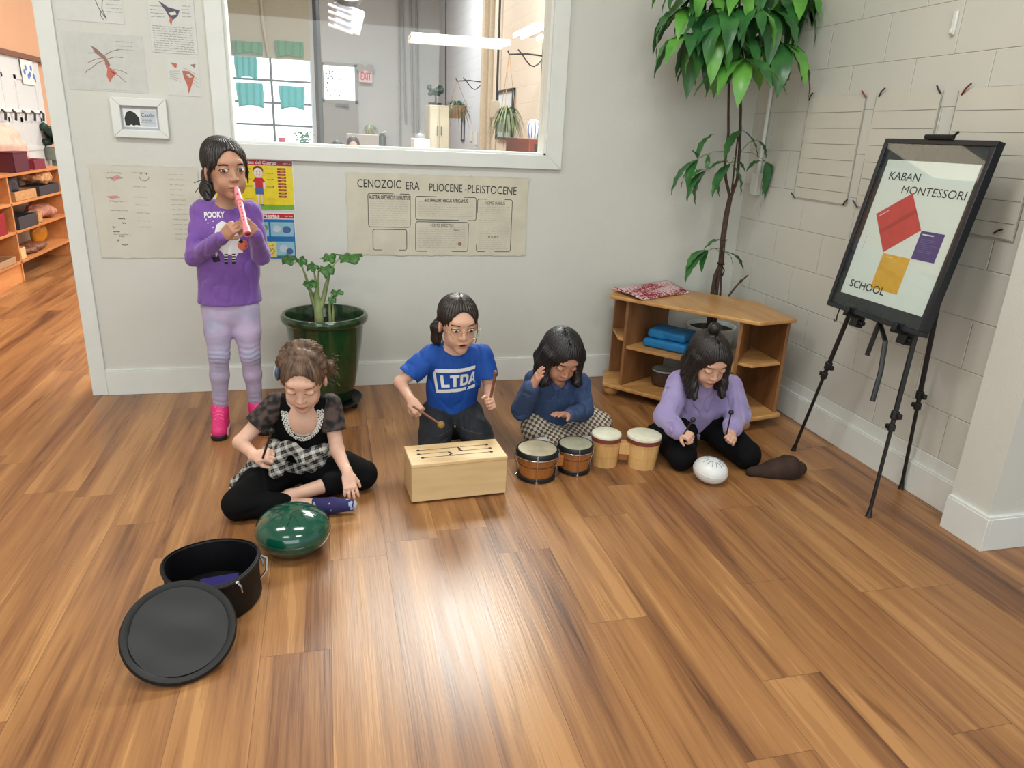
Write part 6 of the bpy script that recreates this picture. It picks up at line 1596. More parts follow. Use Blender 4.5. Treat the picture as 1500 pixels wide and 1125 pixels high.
# ===== girl in the lilac sweatshirt, kneeling =================================
def girl_lilac():
    J = dict(head=onY(1038, 526, 2.82), neck=onY(1035, 552, 2.91), sR=onY(996, 562, 2.92), sL=onY(1070, 565, 2.92), eR=onY(975, 610, 2.86), wR=onY(994, 632, 2.74), eL=onY(1080, 608, 2.86), wL=onY(1070, 631, 2.73))
    nk = J['neck']; x0 = nk[0] + .005; J['hip'] = np.array((x0, 3.0, .17))
    J.update(hR=np.array((x0 - .068, 2.98, .125)), hL=np.array((x0 + .068, 2.98, .125)), kR=np.array((x0 - .165, 2.76, .066)), kL=np.array((x0 + .145, 2.72, .070)),
             aR=np.array((x0 - .15, 3.09, .045)), aL=np.array((x0 + .16, 3.07, .045)), tR=np.array((x0 - .08, 3.18, .025)), tL=np.array((x0 + .09, 3.18, .025)))
    M = headM(-.02, .45, .03); J['M'] = M; J['fwd'] = np.array((-.1, -1, -.05)); H = J['head']; s = 1.08; f = J['fwd']
    rt = root('person', 'girl with a top bun in a lilac sweatshirt kneeling behind the white drum', 'person', (x0, 2.95, 0))
    F = Field((x0 - .36, 2.56, -.005), (x0 + .36, 3.24, .70), .003)
    add_body(F, J); add_head(F, H, M, s)
    add_hand(F, J['wR'] + (.004, -.006, .0), unit((.55, -.72, -.15)), unit((.3, .25, -.85)), -1, .88, curl=(1.0, 1.3, .8), thumb=.5, thumb_in=.6)
    add_hand(F, J['wL'] + (-.004, -.006, .0), unit((-.35, -.82, -.10)), unit((-.4, .25, -.80)), 1, .88, curl=(1.0, 1.3, .8), thumb=.5, thumb_in=.6)
    V, Q = F.mesh(2); rgb = (212, 168, 144); obj('body', (V, Q), skin('skin_girl_lilac', rgb), rt, smooth=180); bv = bvh_of(V, Q)
    face(rt, bv, H, M, s, rgb, (52, 38, 34), False, name='girl_lilac')
    G = Field((x0 - .32, 2.64, .06), (x0 + .32, 3.20, .56), .004); hip, neck = J['hip'], J['neck']; up = neck - hip
    G.chain([hip + up * -.12, hip + up * .35, hip + up * .74], [.138, .138, .126], .03, flat=f, fl=.72); G.cone(J['sR'], J['sL'], .056, .056, .03); G.cone(hip + up * .7, neck - (0, 0, .016), .08, .050, .02)
    for q in 'RL': G.chain([J['s' + q], J['e' + q], J['e' + q] + (J['w' + q] - J['e' + q]) * .75, J['w' + q]], [.056, .056, .044, .032], .02)
    folds(G, .0075, 30, 71)
    G.ell(neck + (0, -.02, .030), (.055, .065, .050), None, .006, '-'); V, Q = G.mesh(2)
    LI = mat('lilac_fleece', (158, 146, 190), .85, rgb2=(144, 130, 178), scale=12, sheen=.3); sw = obj('sweatshirt', (V, Q), LI, rt, smooth=180)
    for q in 'RL':
        d = unit(J['w' + q] - J['e' + q]); mb = MB(); p = J['w' + q]; mb.tube([p - d * .03, p - d * .012, p + d * .006, p + d * .010], [.034, .0355, .033, .026], 20); obj('cuff', mb, LI, sw, smooth=60)
    G = Field((x0 - .34, 2.60, .0), (x0 + .34, 3.24, .26), .004); kneel_legs(G, J, (.080, .068, .056)); folds(G, .004, 32, 75); G.plane((0, 0, .004), (0, 0, -1)); V, Q = G.mesh(2)
    obj('trousers', (V, Q), mat('black_jersey', (9, 9, 11), .9, var=.1, spec=.2), rt, smooth=180)
    hm = hair_mat('hair_espresso', (34, 26, 24), (18, 14, 14), .42)
    g = lambda x, y, z: H + M @ (np.array((x, y, z)) * s)
    G = Field(H - np.array((.18, .20, .30)), H + np.array((.18, .22, .22)), .003)
    G.ell(g(0, -.014, .034), np.array((.084, .102, .086)) * s, M, .01); dn = np.array((0, 0, -1.))
    for q in (-1, 1):
        for y0, x1, L_ in ((.035, .072, .165), (.0, .082, .185), (-.04, .076, .185)):
            p0 = g(q * x1 * .92, y0, .03); p1 = g(q * x1, y0, -.035); p2 = p1 + dn * .07 + (q * .006, -.006, 0); p3 = p1 + dn * (L_ - .05) + (q * .010, -.026, 0); G.chain([p0, p1, p2, p3], [.019, .021, .023, .016], .018)
    G.ell(g(0, -.065, -.05) + dn * .03, (.080, .040, .11), None, .03)
    G.ell(g(.004, -.035, .140), (.030, .028, .030), M, .008); G.cone(g(0, -.02, .10), g(.004, -.03, .125), .020, .018, .01)
    G.cone(g(0, .055, .098), g(0, -.01, .118), .003, .003, .006, op='-')
    strands(G, H, M, 50, .002, 81)
    G.ell(g(.0, .100, -.036), np.array((.053, .084, .096)) * s, M, .010, '-'); V, Q = G.mesh(1); obj('hair', (V, Q), hm, rt, smooth=180)
    BK = mat('black_stick', (26, 24, 28), .4)
    a = onY(1004, 632, 2.66); stick('mallet', 'thin black mallet in the right hand of the girl in lilac', a + (-.006, 0, -.012), onY(1015, 615, 2.58), .0032, .0032, BK, .0115, 'mallet')
    a = onY(1065, 632, 2.66); stick('mallet', 'thin black mallet held upright in the left hand of the girl in lilac', a + (0, 0, -.014), onY(1071, 604, 2.62), .0032, .0032, BK, .0115, 'mallet')
girl_black(); child_blue(); girl_denim(); girl_lilac()
# ------------------------------------------------------------------ plants
LEAFG = mat('leaf_green', (62, 122, 58), .32, rgb2=(42, 92, 50), scale=9, spec=.5)
LEAFL = mat('leaf_light_green', (104, 168, 66), .35, rgb2=(76, 138, 58), scale=9)
BARK = mat('bark_brown', (74, 56, 46), .8, var=.25, scale=40, bump=.003, bscale=60)
PALES = mat('pale_green_stem', (158, 170, 112), .5, rgb2=(120, 138, 84), scale=12)
def leaflet(mb, base, tip, width, sag=.12, nrm=None, mi=0, lim=True, nu=9):
    base = np.array(base, float); tip = np.array(tip, float); L_ = np.linalg.norm(tip - base); d = (tip - base) / L_
    side = np.cross(d, np.array((0, 0, 1.)) if nrm is None else nrm)
    if np.linalg.norm(side) < .2: side = np.cross(d, (0, -1., .3))
    side = unit(side); up = unit(np.cross(side, d))
    def fn(a, b):
        w = width * (math.sin(PI * min(1, a ** .80)) ** .85) * (1 - .12 * a) if 0 < a < 1 else 0
        x = (b - .5) * 2
        p = base + d * L_ * a + up * (sag * L_ * math.sin(PI * a) + .18 * abs(x) * w * 2 * .6 + .004 * math.sin(a * 30) * abs(x)) + side * x * w
        if lim: p[0] = min(p[0], W - .008); p[1] = min(p[1], D - .006)
        return p
    mb.grid(fn, nu, 4, mi)
mt = root('money_tree', 'tall slender tree with drooping hand-shaped leaves in the corner behind the pine unit', 'potted plant', (2.31, 3.94, 0))
TY = 3.90
rimz = float(onY(1038, 476, 3.94)[2])
mb = MB(); mb.lathe([(.0001, 0), (.10, 0), (.108, .01), (.142, rimz - .02), (.150, rimz - .016), (.150, rimz), (.142, rimz), (.138, rimz - .03), (.0001, rimz - .03)], (2.31, 3.94, 0), 44); obj('pot', mb, mat('white_pot', (222, 224, 222), .35), mt, smooth=50)
mb = MB(); mb.lathe([(.0001, 0), (.136, 0), (.136, -.004), (.0001, -.004)], (2.31, 3.94, rimz - .022), 36); obj('soil', mb, mat('dark_soil', (34, 28, 24)), mt, smooth=0)
tp = lambda px, py, y=TY: onY(px, py, y)
b0 = np.array((2.31, 3.94, rimz - .03))
mb = MB()
mb.tube([b0 + (-.02, 0, 0), tp(1043, 432), tp(1047, 405), tp(1055, 386)], [.014, .012, .011, .010], 8)
mb.tube([b0 + (.01, 0, 0), tp(1049, 432), tp(1052, 405), tp(1057, 384)], [.014, .012, .011, .011], 8)
mb.tube([b0 + (.03, .01, 0), tp(1055, 432), tp(1056, 410), tp(1058, 386)], [.008, .007, .006, .006], 8)
mb.tube([tp(1056, 388), tp(1059, 350), tp(1064, 315), tp(1069, 292), tp(1070, 285)], [.017, .0165, .016, .0145, .013], 10)
mb.tube([tp(1069, 288), tp(1063, 262), tp(1062, 238), tp(1067, 195), tp(1067, 165), tp(1068, 100), tp(1070, 30), tp(1072, -60)], [.009, .009, .008, .0075, .007, .007, .006, .005], 8)
mb.tube([tp(1071, 288), tp(1080, 262), tp(1083, 225), tp(1085, 160), tp(1083, 90), tp(1083, 0), tp(1084, -90)], [.010, .009, .0085, .008, .0075, .007, .006], 8)
mb.tube([tp(1072, 280), tp(1075, 250), tp(1079, 215), tp(1081, 200)], [.006, .005, .005, .004], 8)
obj('trunk', mb, BARK, mt, smooth=60)
mb = MB(); mb.tube([tp(1067, 434, 3.86), tp(1077, 421, 3.86), tp(1085, 412, 3.86), tp(1096, 403, 3.86)], [.006, .006, .0055, .004], 8); mb.tube([tp(1084, 413, 3.86), tp(1087, 410, 3.86)], .009, 8); obj('bare_twig', mb, BARK, mt)
mb = MB()
mb.tube([tp(1056, 386) + np.array((.019 * math.cos(a), .019 * math.sin(a), .003 * math.sin(3 * a))) for a in np.linspace(0, 4 * PI, 25)], .005, 6)
mb.tube([tp(1057, 388, TY - .025), tp(1061, 396, TY - .03), tp(1058, 405, TY - .03)], .004, 6); obj('tie', mb, BLACK, mt)
R = random.Random(21)
def cluster(name, hubs, label=None):
    """hubs: (hub, attach, [(tip, width)...])"""
    mb = MB(); ms = MB()
    for hub, att, tips in hubs:
        mid = (np.array(hub) + np.array(att)) / 2 + np.array((0, 0, .02)); mb.tube([att, mid, hub], [.0028, .0022, .0018], 6, 2)
        for tip, w_, mi in tips: leaflet(mb, hub, tip, w_, sag=.10 + .1 * R.random(), mi=mi)
    obj(name, mb, [LEAFG, LEAFL, PALES], mt, smooth=180)
def H_(px, py, y, att, tips, light=0):
    hub = tp(px, py, y); out = []
    for tx, ty, dy in tips:
        t = tp(tx, ty, y + dy); out.append((t, np.linalg.norm(t - hub) * .155, 1 if R.random() < light else 0))
    return (hub, tp(*att), out)
cluster('middle_leaves', [
    H_(1087, 190, 3.88, (1084, 182), [(1061, 236, -.05), (1110, 230, -.04)]),
    H_(1109, 205, 3.90, (1084, 223), [(1122, 232, 0)]),
    H_(1122, 237, 3.84, (1083, 222), [(1093, 251, -.04), (1116, 286, -.02), (1136, 293, .03)]),
    H_(1070, 239, 3.80, (1082, 230), [(1037, 250, -.03), (1043, 289, -.05), (1054, 289, 0), (1085, 286, -.02), (1091, 251, .03)]),
    H_(1035, 249, 3.82, (1066, 235), [(1006, 297, -.02), (1019, 301, 0), (1012, 262, -.04), (1038, 226, .04)]),
    H_(1022, 233, 3.86, (1066, 222), [(983, 285, 0), (998, 274, .03), (1008, 281, -.03), (1013, 220, -.02), (1046, 196, .02), (1040, 226, -.03)])])
cluster('lower_leaves', [
    H_(1064, 354, 3.84, (1060, 352), [(1031, 366, -.02), (1066, 350, 0)]),
    H_(1037, 366, 3.82, (1058, 372), [(1004, 399, -.03), (1028, 400, -.02), (1003, 415, -.05)]),
    H_(1060, 368, 3.84, (1058, 368), [(1040, 366, .03), (1073, 387, -.03), (1089, 396, 0)])])
hubs = []
for (px, py, y) in ((1012, 50, 3.62), (1046, 38, 3.56), (1091, 86, 3.52), (1147, 63, 3.60), (1072, 50, 3.68), (1100, 8, 3.60), (1127, 14, 3.66), (1008, 10, 3.70), (1060, 14, 3.56), (1028, -12, 3.72), (1140, -6, 3.78), (1085, -20, 3.60), (1120, 48, 3.72), (1050, 62, 3.74), (1060, -50, 3.7), (1110, -50, 3.7), (1168, -14, 3.7), (1010, -45, 3.66)):
    hub = tp(px, py, y); a0 = R.uniform(0, 6.28); tips = []
    n_ = R.choice((6, 7, 7)); cx = tp(1083, py, TY)[0]
    for k in range(n_):
        a = a0 + 2 * PI * k / n_; L_ = R.uniform(.22, .31); el = R.uniform(-1.30, -.50)
        dx = math.cos(a) + .35 * np.sign(hub[0] - cx); dy = math.sin(a) - .35
        h_ = unit((dx, dy, 0)); v = h_ * math.cos(el) + np.array((0, 0, math.sin(el))); tips.append((hub + v * L_, L_ * R.uniform(.16, .19), 1 if R.random() < .38 else 0))
    hubs.append((hub, tp(1083 if px > 1060 else 1069, py - 35, TY), tips))
cluster('crown_leaves', hubs)

# young plant in the green pot
pg = root('leafy_plant', 'young plant with thick pale stems and lobed green leaves growing in the green pot', 'potted plant', tuple(PC + np.array((0, 0, .452))))
GY = 3.77
gp = lambda px, py, y=GY: onY(px, py, y)
sb = gp(468, 476); sb[2] = .446
mb = MB()
mb.tube([sb, gp(467, 460), gp(465, 443), gp(463, 428)], [.024, .024, .020, .014], 12)
mb.tube([gp(466, 458), gp(458, 440), gp(453, 420), gp(446, 400), gp(441, 386)], [.014, .011, .008, .005, .004], 8)
mb.tube([gp(464, 440), gp(463, 415), gp(460, 397)], [.011, .007, .004], 8); mb.tube([gp(465, 440), gp(466, 412), gp(467, 396)], [.011, .006, .004], 8)
mb.tube([gp(468, 456), gp(474, 436), gp(478, 418), gp(482, 402), gp(487, 388)], [.015, .013, .011, .007, .004], 8)
mb.tube([gp(484, 400), gp(490, 386), gp(498, 377)], [.005, .004, .003], 8)
s2 = gp(484, 473, 3.72); s2[2] = .446
mb.tube([s2, gp(483, 455, 3.72), gp(483, 440, 3.72), gp(487, 430, 3.72)], [.010, .007, .005, .003], 8); mb.tube([s2 + (.012, 0, 0), gp(488, 455, 3.72), gp(487, 441, 3.72)], [.008, .006, .004], 8)
obj('stems', mb, PALES, pg, smooth=60)
def lobed(mb, x0, y0, x1, y1, y, flip=1, seed=0):
    c = gp((x0 + x1) / 2, (y0 + y1) / 2, y); a = (gp(x1, (y0 + y1) / 2, y) - gp(x0, (y0 + y1) / 2, y)); rx = np.linalg.norm(a) / 2; rz = np.linalg.norm(gp(0, y1, y) - gp(0, y0, y)) / 2
    rr = random.Random(seed); k = 36; ph = rr.uniform(0, 6); vs = [tuple(c)]
    for ring in (.33, .66, 1.0):
        for j in range(k):
            t = 2 * PI * j / k; r_ = ring * (1 + ring * (.16 * math.cos(5 * t + ph) + .07 * math.cos(11 * t)))
            vs.append((c[0] + rx * r_ * math.cos(t), c[1] + rx * .75 * r_ * math.sin(t), c[2] + rz * .95 * r_ * math.sin(t) * .8 - rx * .30 * (ring ** 2) * abs(math.cos(t + ph)) + .006 * math.sin(t * 5 + ph) * ring))
    fs = [(0, 1 + j, 1 + (j + 1) % k) for j in range(k)] + [(1 + i * k + j, 1 + i * k + (j + 1) % k, 1 + (i + 1) * k + (j + 1) % k, 1 + (i + 1) * k + j) for i in range(2) for j in range(k)]
    mb.add(vs, [f if len(f) == 4 else f for f in fs])
mb = MB()
for i, q in enumerate(((411, 370, 434, 386, 3.74), (432, 374, 449, 388, 3.78), (448, 383, 467, 397, 3.75), (443, 408, 464, 421, 3.74), (467, 384, 489, 404, 3.72), (470, 369, 492, 384, 3.80), (494, 367, 530, 381, 3.76), (484, 423, 503, 431, 3.72), (480, 432, 492, 445, 3.70))): lobed(mb, *q, seed=i)
obj('leaves', mb, mat('lobed_leaf_green', (62, 116, 42), .4, rgb2=(42, 90, 36), scale=14), pg, smooth=180, solid=.0012)
# ------------------------------------------------------------------ the classroom seen through the window, and the side room
BEIGE = mat('beige_metal', (168, 160, 142), .45, var=.03); STEEL = mat('grey_steel', (96, 98, 102), .4, metal=.3)
FLATB = mat('pipe_black', (34, 36, 40), .5); PIPEG = mat('pipe_grey', (150, 148, 146), .5); PIPEC = mat('pipe_cream', (196, 182, 160), .5)
SKYG = mat('bright_window', (255, 255, 255), .5, var=0, emis=(235, 250, 255), estr=1.6)
# overhead door, its panes bright with daylight
gd = root('overhead_door', 'overhead door with six bright panes in the far wall of the classroom', 'overhead door', (-1.0, 17.0, 0))
gx0, gx1, gz0, gz1 = -1.80, -.22, 1.05, 2.72
mb = MB(); mb.span((gx0, 17.04, gz0), (gx1, 17.06, gz1)); obj('panes', mb, SKYG, gd, smooth=0)
mb = MB(); mb.span((gx0, 16.99, gz1), (gx1 + .03, 17.03, 4.2)); obj('upper_panel', mb, mat('cream_door_panel', (186, 180, 158), .6, var=.04), gd)
for z in (1.42, 1.86, 2.30): mb = MB(); mb.span((gx0, 16.98, z - .02), (gx1, 17.05, z + .02)); obj('rail', mb, STEEL, gd)
for x in (-1.0,): mb = MB(); mb.span((x - .022, 16.97, gz0), (x + .022, 17.05, gz1)); obj('mullion', mb, STEEL, gd)
mb = MB(); mb.tube([(-1.02, 16.93, 2.72), (-1.09, 16.93, 3.3), (-1.12, 16.93, 4.2)], .03, 8); obj('lift_rod', mb, PIPEC, gd)
TEAL = mat('turquoise_cloth', (96, 204, 212), .8, var=.05, scale=6); GRC = mat('green_cloth', (96, 160, 120), .8, var=.08, scale=6)
def curtain(px0, py0, px1, py1, m_, label):
    a, b = onY(px0, py0, 16.9), onY(px1, py1, 16.9)
    mb = MB(); mb.grid(lambda u, v: (a[0] + (b[0] - a[0]) * u + .02 * math.sin(v * 5) * (u - .5), 16.9 + .03 * math.sin(u * 24 + v), a[2] + (b[2] - a[2]) * v + (.05 * math.sin(PI * u) if v > .9 else 0)), 24, 6)
    tag(obj('curtain', mb, m_, None, (a[0], 16.9, a[2]), smooth=180, solid=.01), label, 'curtain', 'cloths hung on the overhead door')
curtain(340, 59, 385, 82, GRC, 'greenish cloth hanging above the panes of the far overhead door, left one'); curtain(403, 59, 445, 86, GRC, 'greenish cloth hanging above the panes of the far overhead door, right one')
curtain(343, 82, 378, 117, TEAL, 'turquoise cloth over the top left pane of the far door'); curtain(346, 120, 387, 159, TEAL, 'turquoise cloth over the middle left pane of the far door'); curtain(409, 125, 447, 162, TEAL, 'turquoise cloth over the middle right pane of the far door')
# exit door with its bright transom
d1 = struct('door_1', MB().span((.06, 16.95, 0), (.70, 17.0, 1.93)), mat('grey_door', (150, 148, 146), .5)); 
mb = MB(); 
for x in (.03, .73): mb.span((x - .03, 16.94, 0), (x + .03, 17.0, 2.70))
mb.span((0, 16.94, 1.92), (.76, 17.0, 1.99)); mb.span((0, 16.94, 2.66), (.76, 17.0, 2.72)); obj('door_frame', mb, PIPEG, d1)
mb = MB(); mb.span((.28, 16.90, 1.86), (.56, 16.95, 1.91)); mb.tube([(.40, 16.90, 1.88), (.56, 16.86, 1.84)], .012, 6); obj('door_closer', mb, STEEL, d1)
tr_ = struct('window_2', MB().span((.06, 17.03, 1.99), (.70, 17.05, 2.66)), SKYG)
R = random.Random(2); mb = MB()
for i in range(30):
    x, z = .10 + abs(R.gauss(0, .12)), R.uniform(2.05, 2.6); mb.box((min(x, .6), 17.02, z), (.03, .004, .022), rotm(0, R.uniform(0, 3), 0))
obj('window_stickers', mb, mat('slate_sticker', (90, 100, 110), .6), tr_)
ex = root('exit_sign', 'small white EXIT sign with red letters beyond the window', 'exit sign', onY(535, 112, 16.9))
a, b = onY(526, 120, 16.88), onY(545, 104, 16.88)
s = Sheet((a[0], 16.88, a[2]), U, V, b[0] - a[0], b[2] - a[2], thick=.03); s.base(mat('sign_pinkish_white', (226, 196, 200), .5)); s.text(.03, .05, .20, 'EXIT', mat('exit_red', (196, 40, 60), .5), bold=.006, width=(b[0] - a[0]) * .8); s.done('sign_plate', parent=ex)
mb = MB(); 
for q in (-1, 1): c = onY(535 + q * 7, 100, 16.9); mb.lathe([(.0001, 0), (.07, .02), (.085, .06), (.0001, .06)], c, 14, M=frame_of((0, -1, 0)))
obj('emergency_lamps', mb, PIPEG, ex)
# pipes
def pipe(label, px, y0, y1, yy, r, m_, px2=None, name='wall_pipe'):
    a, b = onY(px, y0, yy), onY(px2 or px, y1, yy); b[2] = min(b[2], 4.58) if yy > 5 else b[2]; mb = MB(); mb.tube([a, b], r, 8); return tag(obj(name, mb, m_, None, tuple(a)), label, 'pipe')
pipe('thick black pipe standing from sill to ceiling beyond the left part of the window', 470, 214, -60, 8.0, .035, FLATB, 460)
pipe('thin grey conduit at the middle of the far classroom wall', 586, 214, -40, 16.9, .022, PIPEG, 584); pipe('shorter grey conduit ending above the floor of the far classroom wall', 594, 178, -40, 16.9, .022, PIPEG, 588)
pipe('grey conduit left of the beige cabinet on the far classroom wall', 605, 195, -40, 16.9, .026, PIPEG, 600); pipe('grey conduit directly beside the beige cabinet on the far wall', 612, 200, -40, 16.9, .026, PIPEG, 609)
pipe('thin dark rod hanging behind the beige cabinet', 653, 160, -20, 12, .012, FLATB, 653)
for px, r_, l in ((708, .07, 'thick cream pipe on the peach block wall of the classroom'), (716, .035, 'thin cream pipe beside the thick cream pipe in the classroom')):
    q = onX(px, 205, 2.42); mb = MB(); mb.tube([(2.42, q[1], 0.0), (2.42, q[1], 4.59)], r_, 10); tag(obj('wall_pipe', mb, PIPEC, None, (2.42, q[1], 0)), l, 'pipe')
q = onX(727, 160, 2.47); mb = MB(); mb.tube([(2.47, q[1], 1.9), (2.47, q[1], 4.59)], .016, 8); tag(obj('wall_pipe', mb, FLATB, None, (2.47, q[1], 1.9)), 'thin dark conduit ending at a small box on the peach wall', 'pipe')
mb = MB(); mb.span((2.40, q[1] - .1, 1.66), (2.508, q[1] + .1, 1.90)); tag(obj('wall_box', mb, PIPEC, None, (2.5, q[1], 1.8), bevel=.01), 'small cream box at the end of the dark conduit', 'wall box')
# strip lights in the window; the first stands in for a pane reflection
a, b = onY(600, 58, 8), onY(741, 68, 8)
ceiling_light(tuple((a + b) / 2 + (0, 0, .0)), 'bright twin tubes added for a lamp reflection in the middle of the classroom window', L_=float(b[0] - a[0]), rz=-.02, name='window_strip_light', group=None, wd=.42)
a, b = onX(775, 56, 2.1), onX(809, 44, 2.1)
ceiling_light(tuple((a + b) / 2), 'bright strip light at the right edge of the classroom window', L_=float(abs(a[1] - b[1])), rz=PI / 2, name='window_strip_light', group=None, wd=.34)
# hanging heater
hc = onY(508, 28, 7.5); ht = root('unit_heater', 'grey and white louvred unit hanging from the classroom ceiling', 'heater', tuple(hc))
mb = MB(); mb.box(hc, (.26, .2, .22), rotm(.1, .25, .2)); obj('body', mb, mat('pale_blue_metal', (186, 192, 212), .4), ht, bevel=.02)
for i in range(4): mb = MB(); mb.box(hc + np.array((-.06, -.12, -.10 + .055 * i)), (.22, .03, .012), rotm(.6, .25, .1)); obj('louvre', mb, mat('white_metal', (222, 222, 226), .4), ht)
mb = MB(); mb.lathe([(.10, 0), (.13, 0), (.13, .05), (.10, .05)], hc + np.array((.0, -.06, .16)), 24, M=frame_of((.1, -.6, .8)), close=True); obj('ring', mb, STEEL, ht)
mb = MB(); mb.tube([hc + (0, 0, .1), hc + (0, 0, 2.05)], .02, 8); obj('hanger', mb, PIPEG, ht)
# cabinet with the small black plant
ca, cb = onY(629, 222, 9.0), onY(658, 155, 9.0); cx0, cx1, ctz = ca[0], cb[0], cb[2]
cab = root('tall_cabinet', 'tall beige metal cabinet beyond the window', 'cabinet', ((cx0 + cx1) / 2, 9.2, 0))
mb = MB(); mb.span((cx0, 9.0, .04), (cx1, 9.5, ctz)); obj('body', mb, BEIGE, cab, bevel=.008)
for i in range(2):
    w_ = (cx1 - cx0) / 2; mb = MB(); mb.span((cx0 + w_ * i + .006, 8.985, .08), (cx0 + w_ * (i + 1) - .006, 9.0, ctz - .03)); dr = obj('door', mb, BEIGE, cab, bevel=.003)
    mb = MB(); mb.span((cx0 + w_ + (-.03 if i == 0 else .018), 8.97, 1.40), (cx0 + w_ + (-.018 if i == 0 else .03), 8.985, 1.50)); obj('handle', mb, STEEL, dr)
mb = MB(); mb.span((cx0 + .02, 9.02, 0), (cx1 - .02, 9.48, .04)); obj('plinth', mb, BLACK, cab)
bt_ = root('small_plant', 'tiny dark bonsai-like plant on top of the beige cabinet', 'potted plant', ((cx0 + cx1) / 2 - .03, 9.15, ctz)); c0 = np.array(((cx0 + cx1) / 2 - .03, 9.15, ctz))
mb = MB(); mb.lathe([(.0001, 0), (.07, 0), (.085, .03), (.0001, .03)], c0, 16); obj('tray', mb, BLACK, bt_)
mb = MB(); mb.tube([c0 + (0, 0, .02), c0 + (.01, 0, .07), c0 + (0, 0, .12)], [.014, .010, .008], 8); obj('trunk', mb, BARK, bt_)
F_ = Field(c0 + (-.16, -.1, .08), c0 + (.16, .1, .30), .008); R = random.Random(9)
for i in range(16): F_.ell(c0 + (R.uniform(-.09, .09), R.uniform(-.04, .04), R.uniform(.12, .22)), (.028, .026, .024), None, .006)
F_.disturb(lambda X, Y, Z: .008 * vnoise(X * 90, Y * 90, Z * 90, 2)); obj('foliage', F_.mesh(0), mat('far_leaf_dark', (16, 44, 30), .6, var=.3, scale=30), bt_, smooth=180)
def spiky(name, label, c, pot_r, pot_h, pot_m, n, L_, m_, parts=None, hang=None, seed=1, droop=1.0):
    t = root(name, label, 'potted plant', tuple(c)); c = np.array(c); R = random.Random(seed)
    mb = MB(); mb.lathe([(.0001, 0), (pot_r * .72, 0), (pot_r * .8, .01), (pot_r, pot_h), (pot_r * .9, pot_h), (.0001, pot_h * .9)], c, 20); obj('pot', mb, pot_m, t, smooth=50)
    mb = MB(); b0_ = c + (0, 0, pot_h)
    for i in range(n):
        a = R.uniform(0, 2 * PI); l = L_ * R.uniform(.6, 1.1); e = np.array((math.cos(a), math.sin(a), 0)); up = R.uniform(.25, .8)
        def fn(u, v): w_ = .011 * (1 - u) ** .6; return b0_ + e * l * u * .8 + np.array((0, 0, l * (up * u * 1.6 - droop * 1.5 * u * u))) + np.cross(e, (0, 0, 1)) * (v - .5) * 2 * w_
        mb.grid(fn, 6, 1)
    obj('foliage', mb, m_, t, smooth=180); 
    if hang is not None:
        mb = MB()
        for i in range(3): a = i * 2.1; mb.tube([c + np.array((pot_r * math.cos(a), pot_r * math.sin(a), pot_h)), np.array(hang)], .004, 5)
        obj('hanger', mb, mat('macrame_cord', (170, 140, 104), .8), t)
    return t
FL1 = mat('far_leaf_green', (52, 78, 46), .5, var=.3, scale=20); FL2 = mat('far_leaf_olive', (98, 112, 74), .5, var=.3, scale=20)
def bracket(px, py, px2, label, y_m):
    q = onX(px, py, 2.506); mb = MB(); x1 = 2.10
    mb.tube([(2.50, q[1], q[2] + .14), (2.50, q[1], q[2] - .20)], .012, 6); mb.tube([(2.50, q[1], q[2]), (2.3, q[1], q[2] + .01), (x1, q[1], q[2] - .01), (x1 - .02, q[1], q[2] + .03)], .010, 6)
    mb.tube([(2.50 - .05 * i, q[1], q[2] - .03 - .09 * math.sin(i * .7)) for i in range(7)], .008, 6)
    tag(obj('plant_bracket', mb, FLATB, None, (2.50, q[1], q[2])), label, 'bracket', None); return np.array((x1, q[1], q[2]))
k1 = bracket(706, 120, 683, 'curled black iron bracket above the basket plant', 0); k2 = bracket(796, 82, 765, 'curled black iron bracket holding the macrame hanger', 0)
p1 = np.array((k1[0], k1[1], onY(687, 174, k1[1])[2])); spiky('hanging_plant', 'bushy green plant in a tan basket hanging in the classroom', p1, .17, .19, mat('tan_basket', (176, 142, 104), .8, var=.2, scale=60), 110, .34, FL1, hang=k1, seed=3)
p2 = np.array((k2[0], k2[1], onY(762, 180, k2[1])[2])); spiky('hanging_plant', 'spider plant in a dark pot in a macrame hanger beyond the window', p2, .10, .12, mat('dark_ball_pot', (44, 42, 44), .5), 90, .30, FL2, hang=k2, seed=4, droop=1.3)
p3 = onY(542, 197, 12); mb = MB(); mb.span((p3[0] - .35, 11.8, 0), (p3[0] + .12, 12.3, p3[2])); tag(obj('far_counter', mb, mat('grey_counter', (170, 166, 164), .5), None, (p3[0], 12, 0), bevel=.01), 'pale grey counter carrying the small spiky plant', 'counter'); spiky('small_plant', 'small spiky plant on the far classroom counter', p3, .07, .10, mat('tan_basket', (176, 142, 104)), 50, .20, FL2, seed=5)
# framed poster on the peach wall
ya, yb = 10.03, 11.02; za, zb = 1.375, 2.035
fp2 = root('framed_print', 'tall framed picture on the peach wall of the classroom', 'picture frame', (2.5, (ya + yb) / 2, za))
mb = MB()
for q in (((2.47, ya, za), (2.508, yb, za + .03)), ((2.47, ya, zb - .03), (2.508, yb, zb)), ((2.47, ya, za), (2.508, ya + .05, zb)), ((2.47, yb - .05, za), (2.508, yb, zb))): mb.span(*q)
obj('frame', mb, FLATB, fp2)
s = Sheet((2.49, yb - .04, za + .02), (0, -1, 0), V, yb - ya - .08, zb - za - .04); s.base(mat('print_grey', (176, 182, 190), .4)); s.poly([(.05, .08), (.8, .08), (.8, .26), (.6, .30), (.45, .22), (.3, .34), (.05, .20)], mat('print_hills', (120, 126, 134), .5)); s.poly([(.05, .40), (.85, .40), (.85, .58), (.05, .58)], mat('print_sky', (216, 222, 230), .5)); s.done('print', parent=fp2)
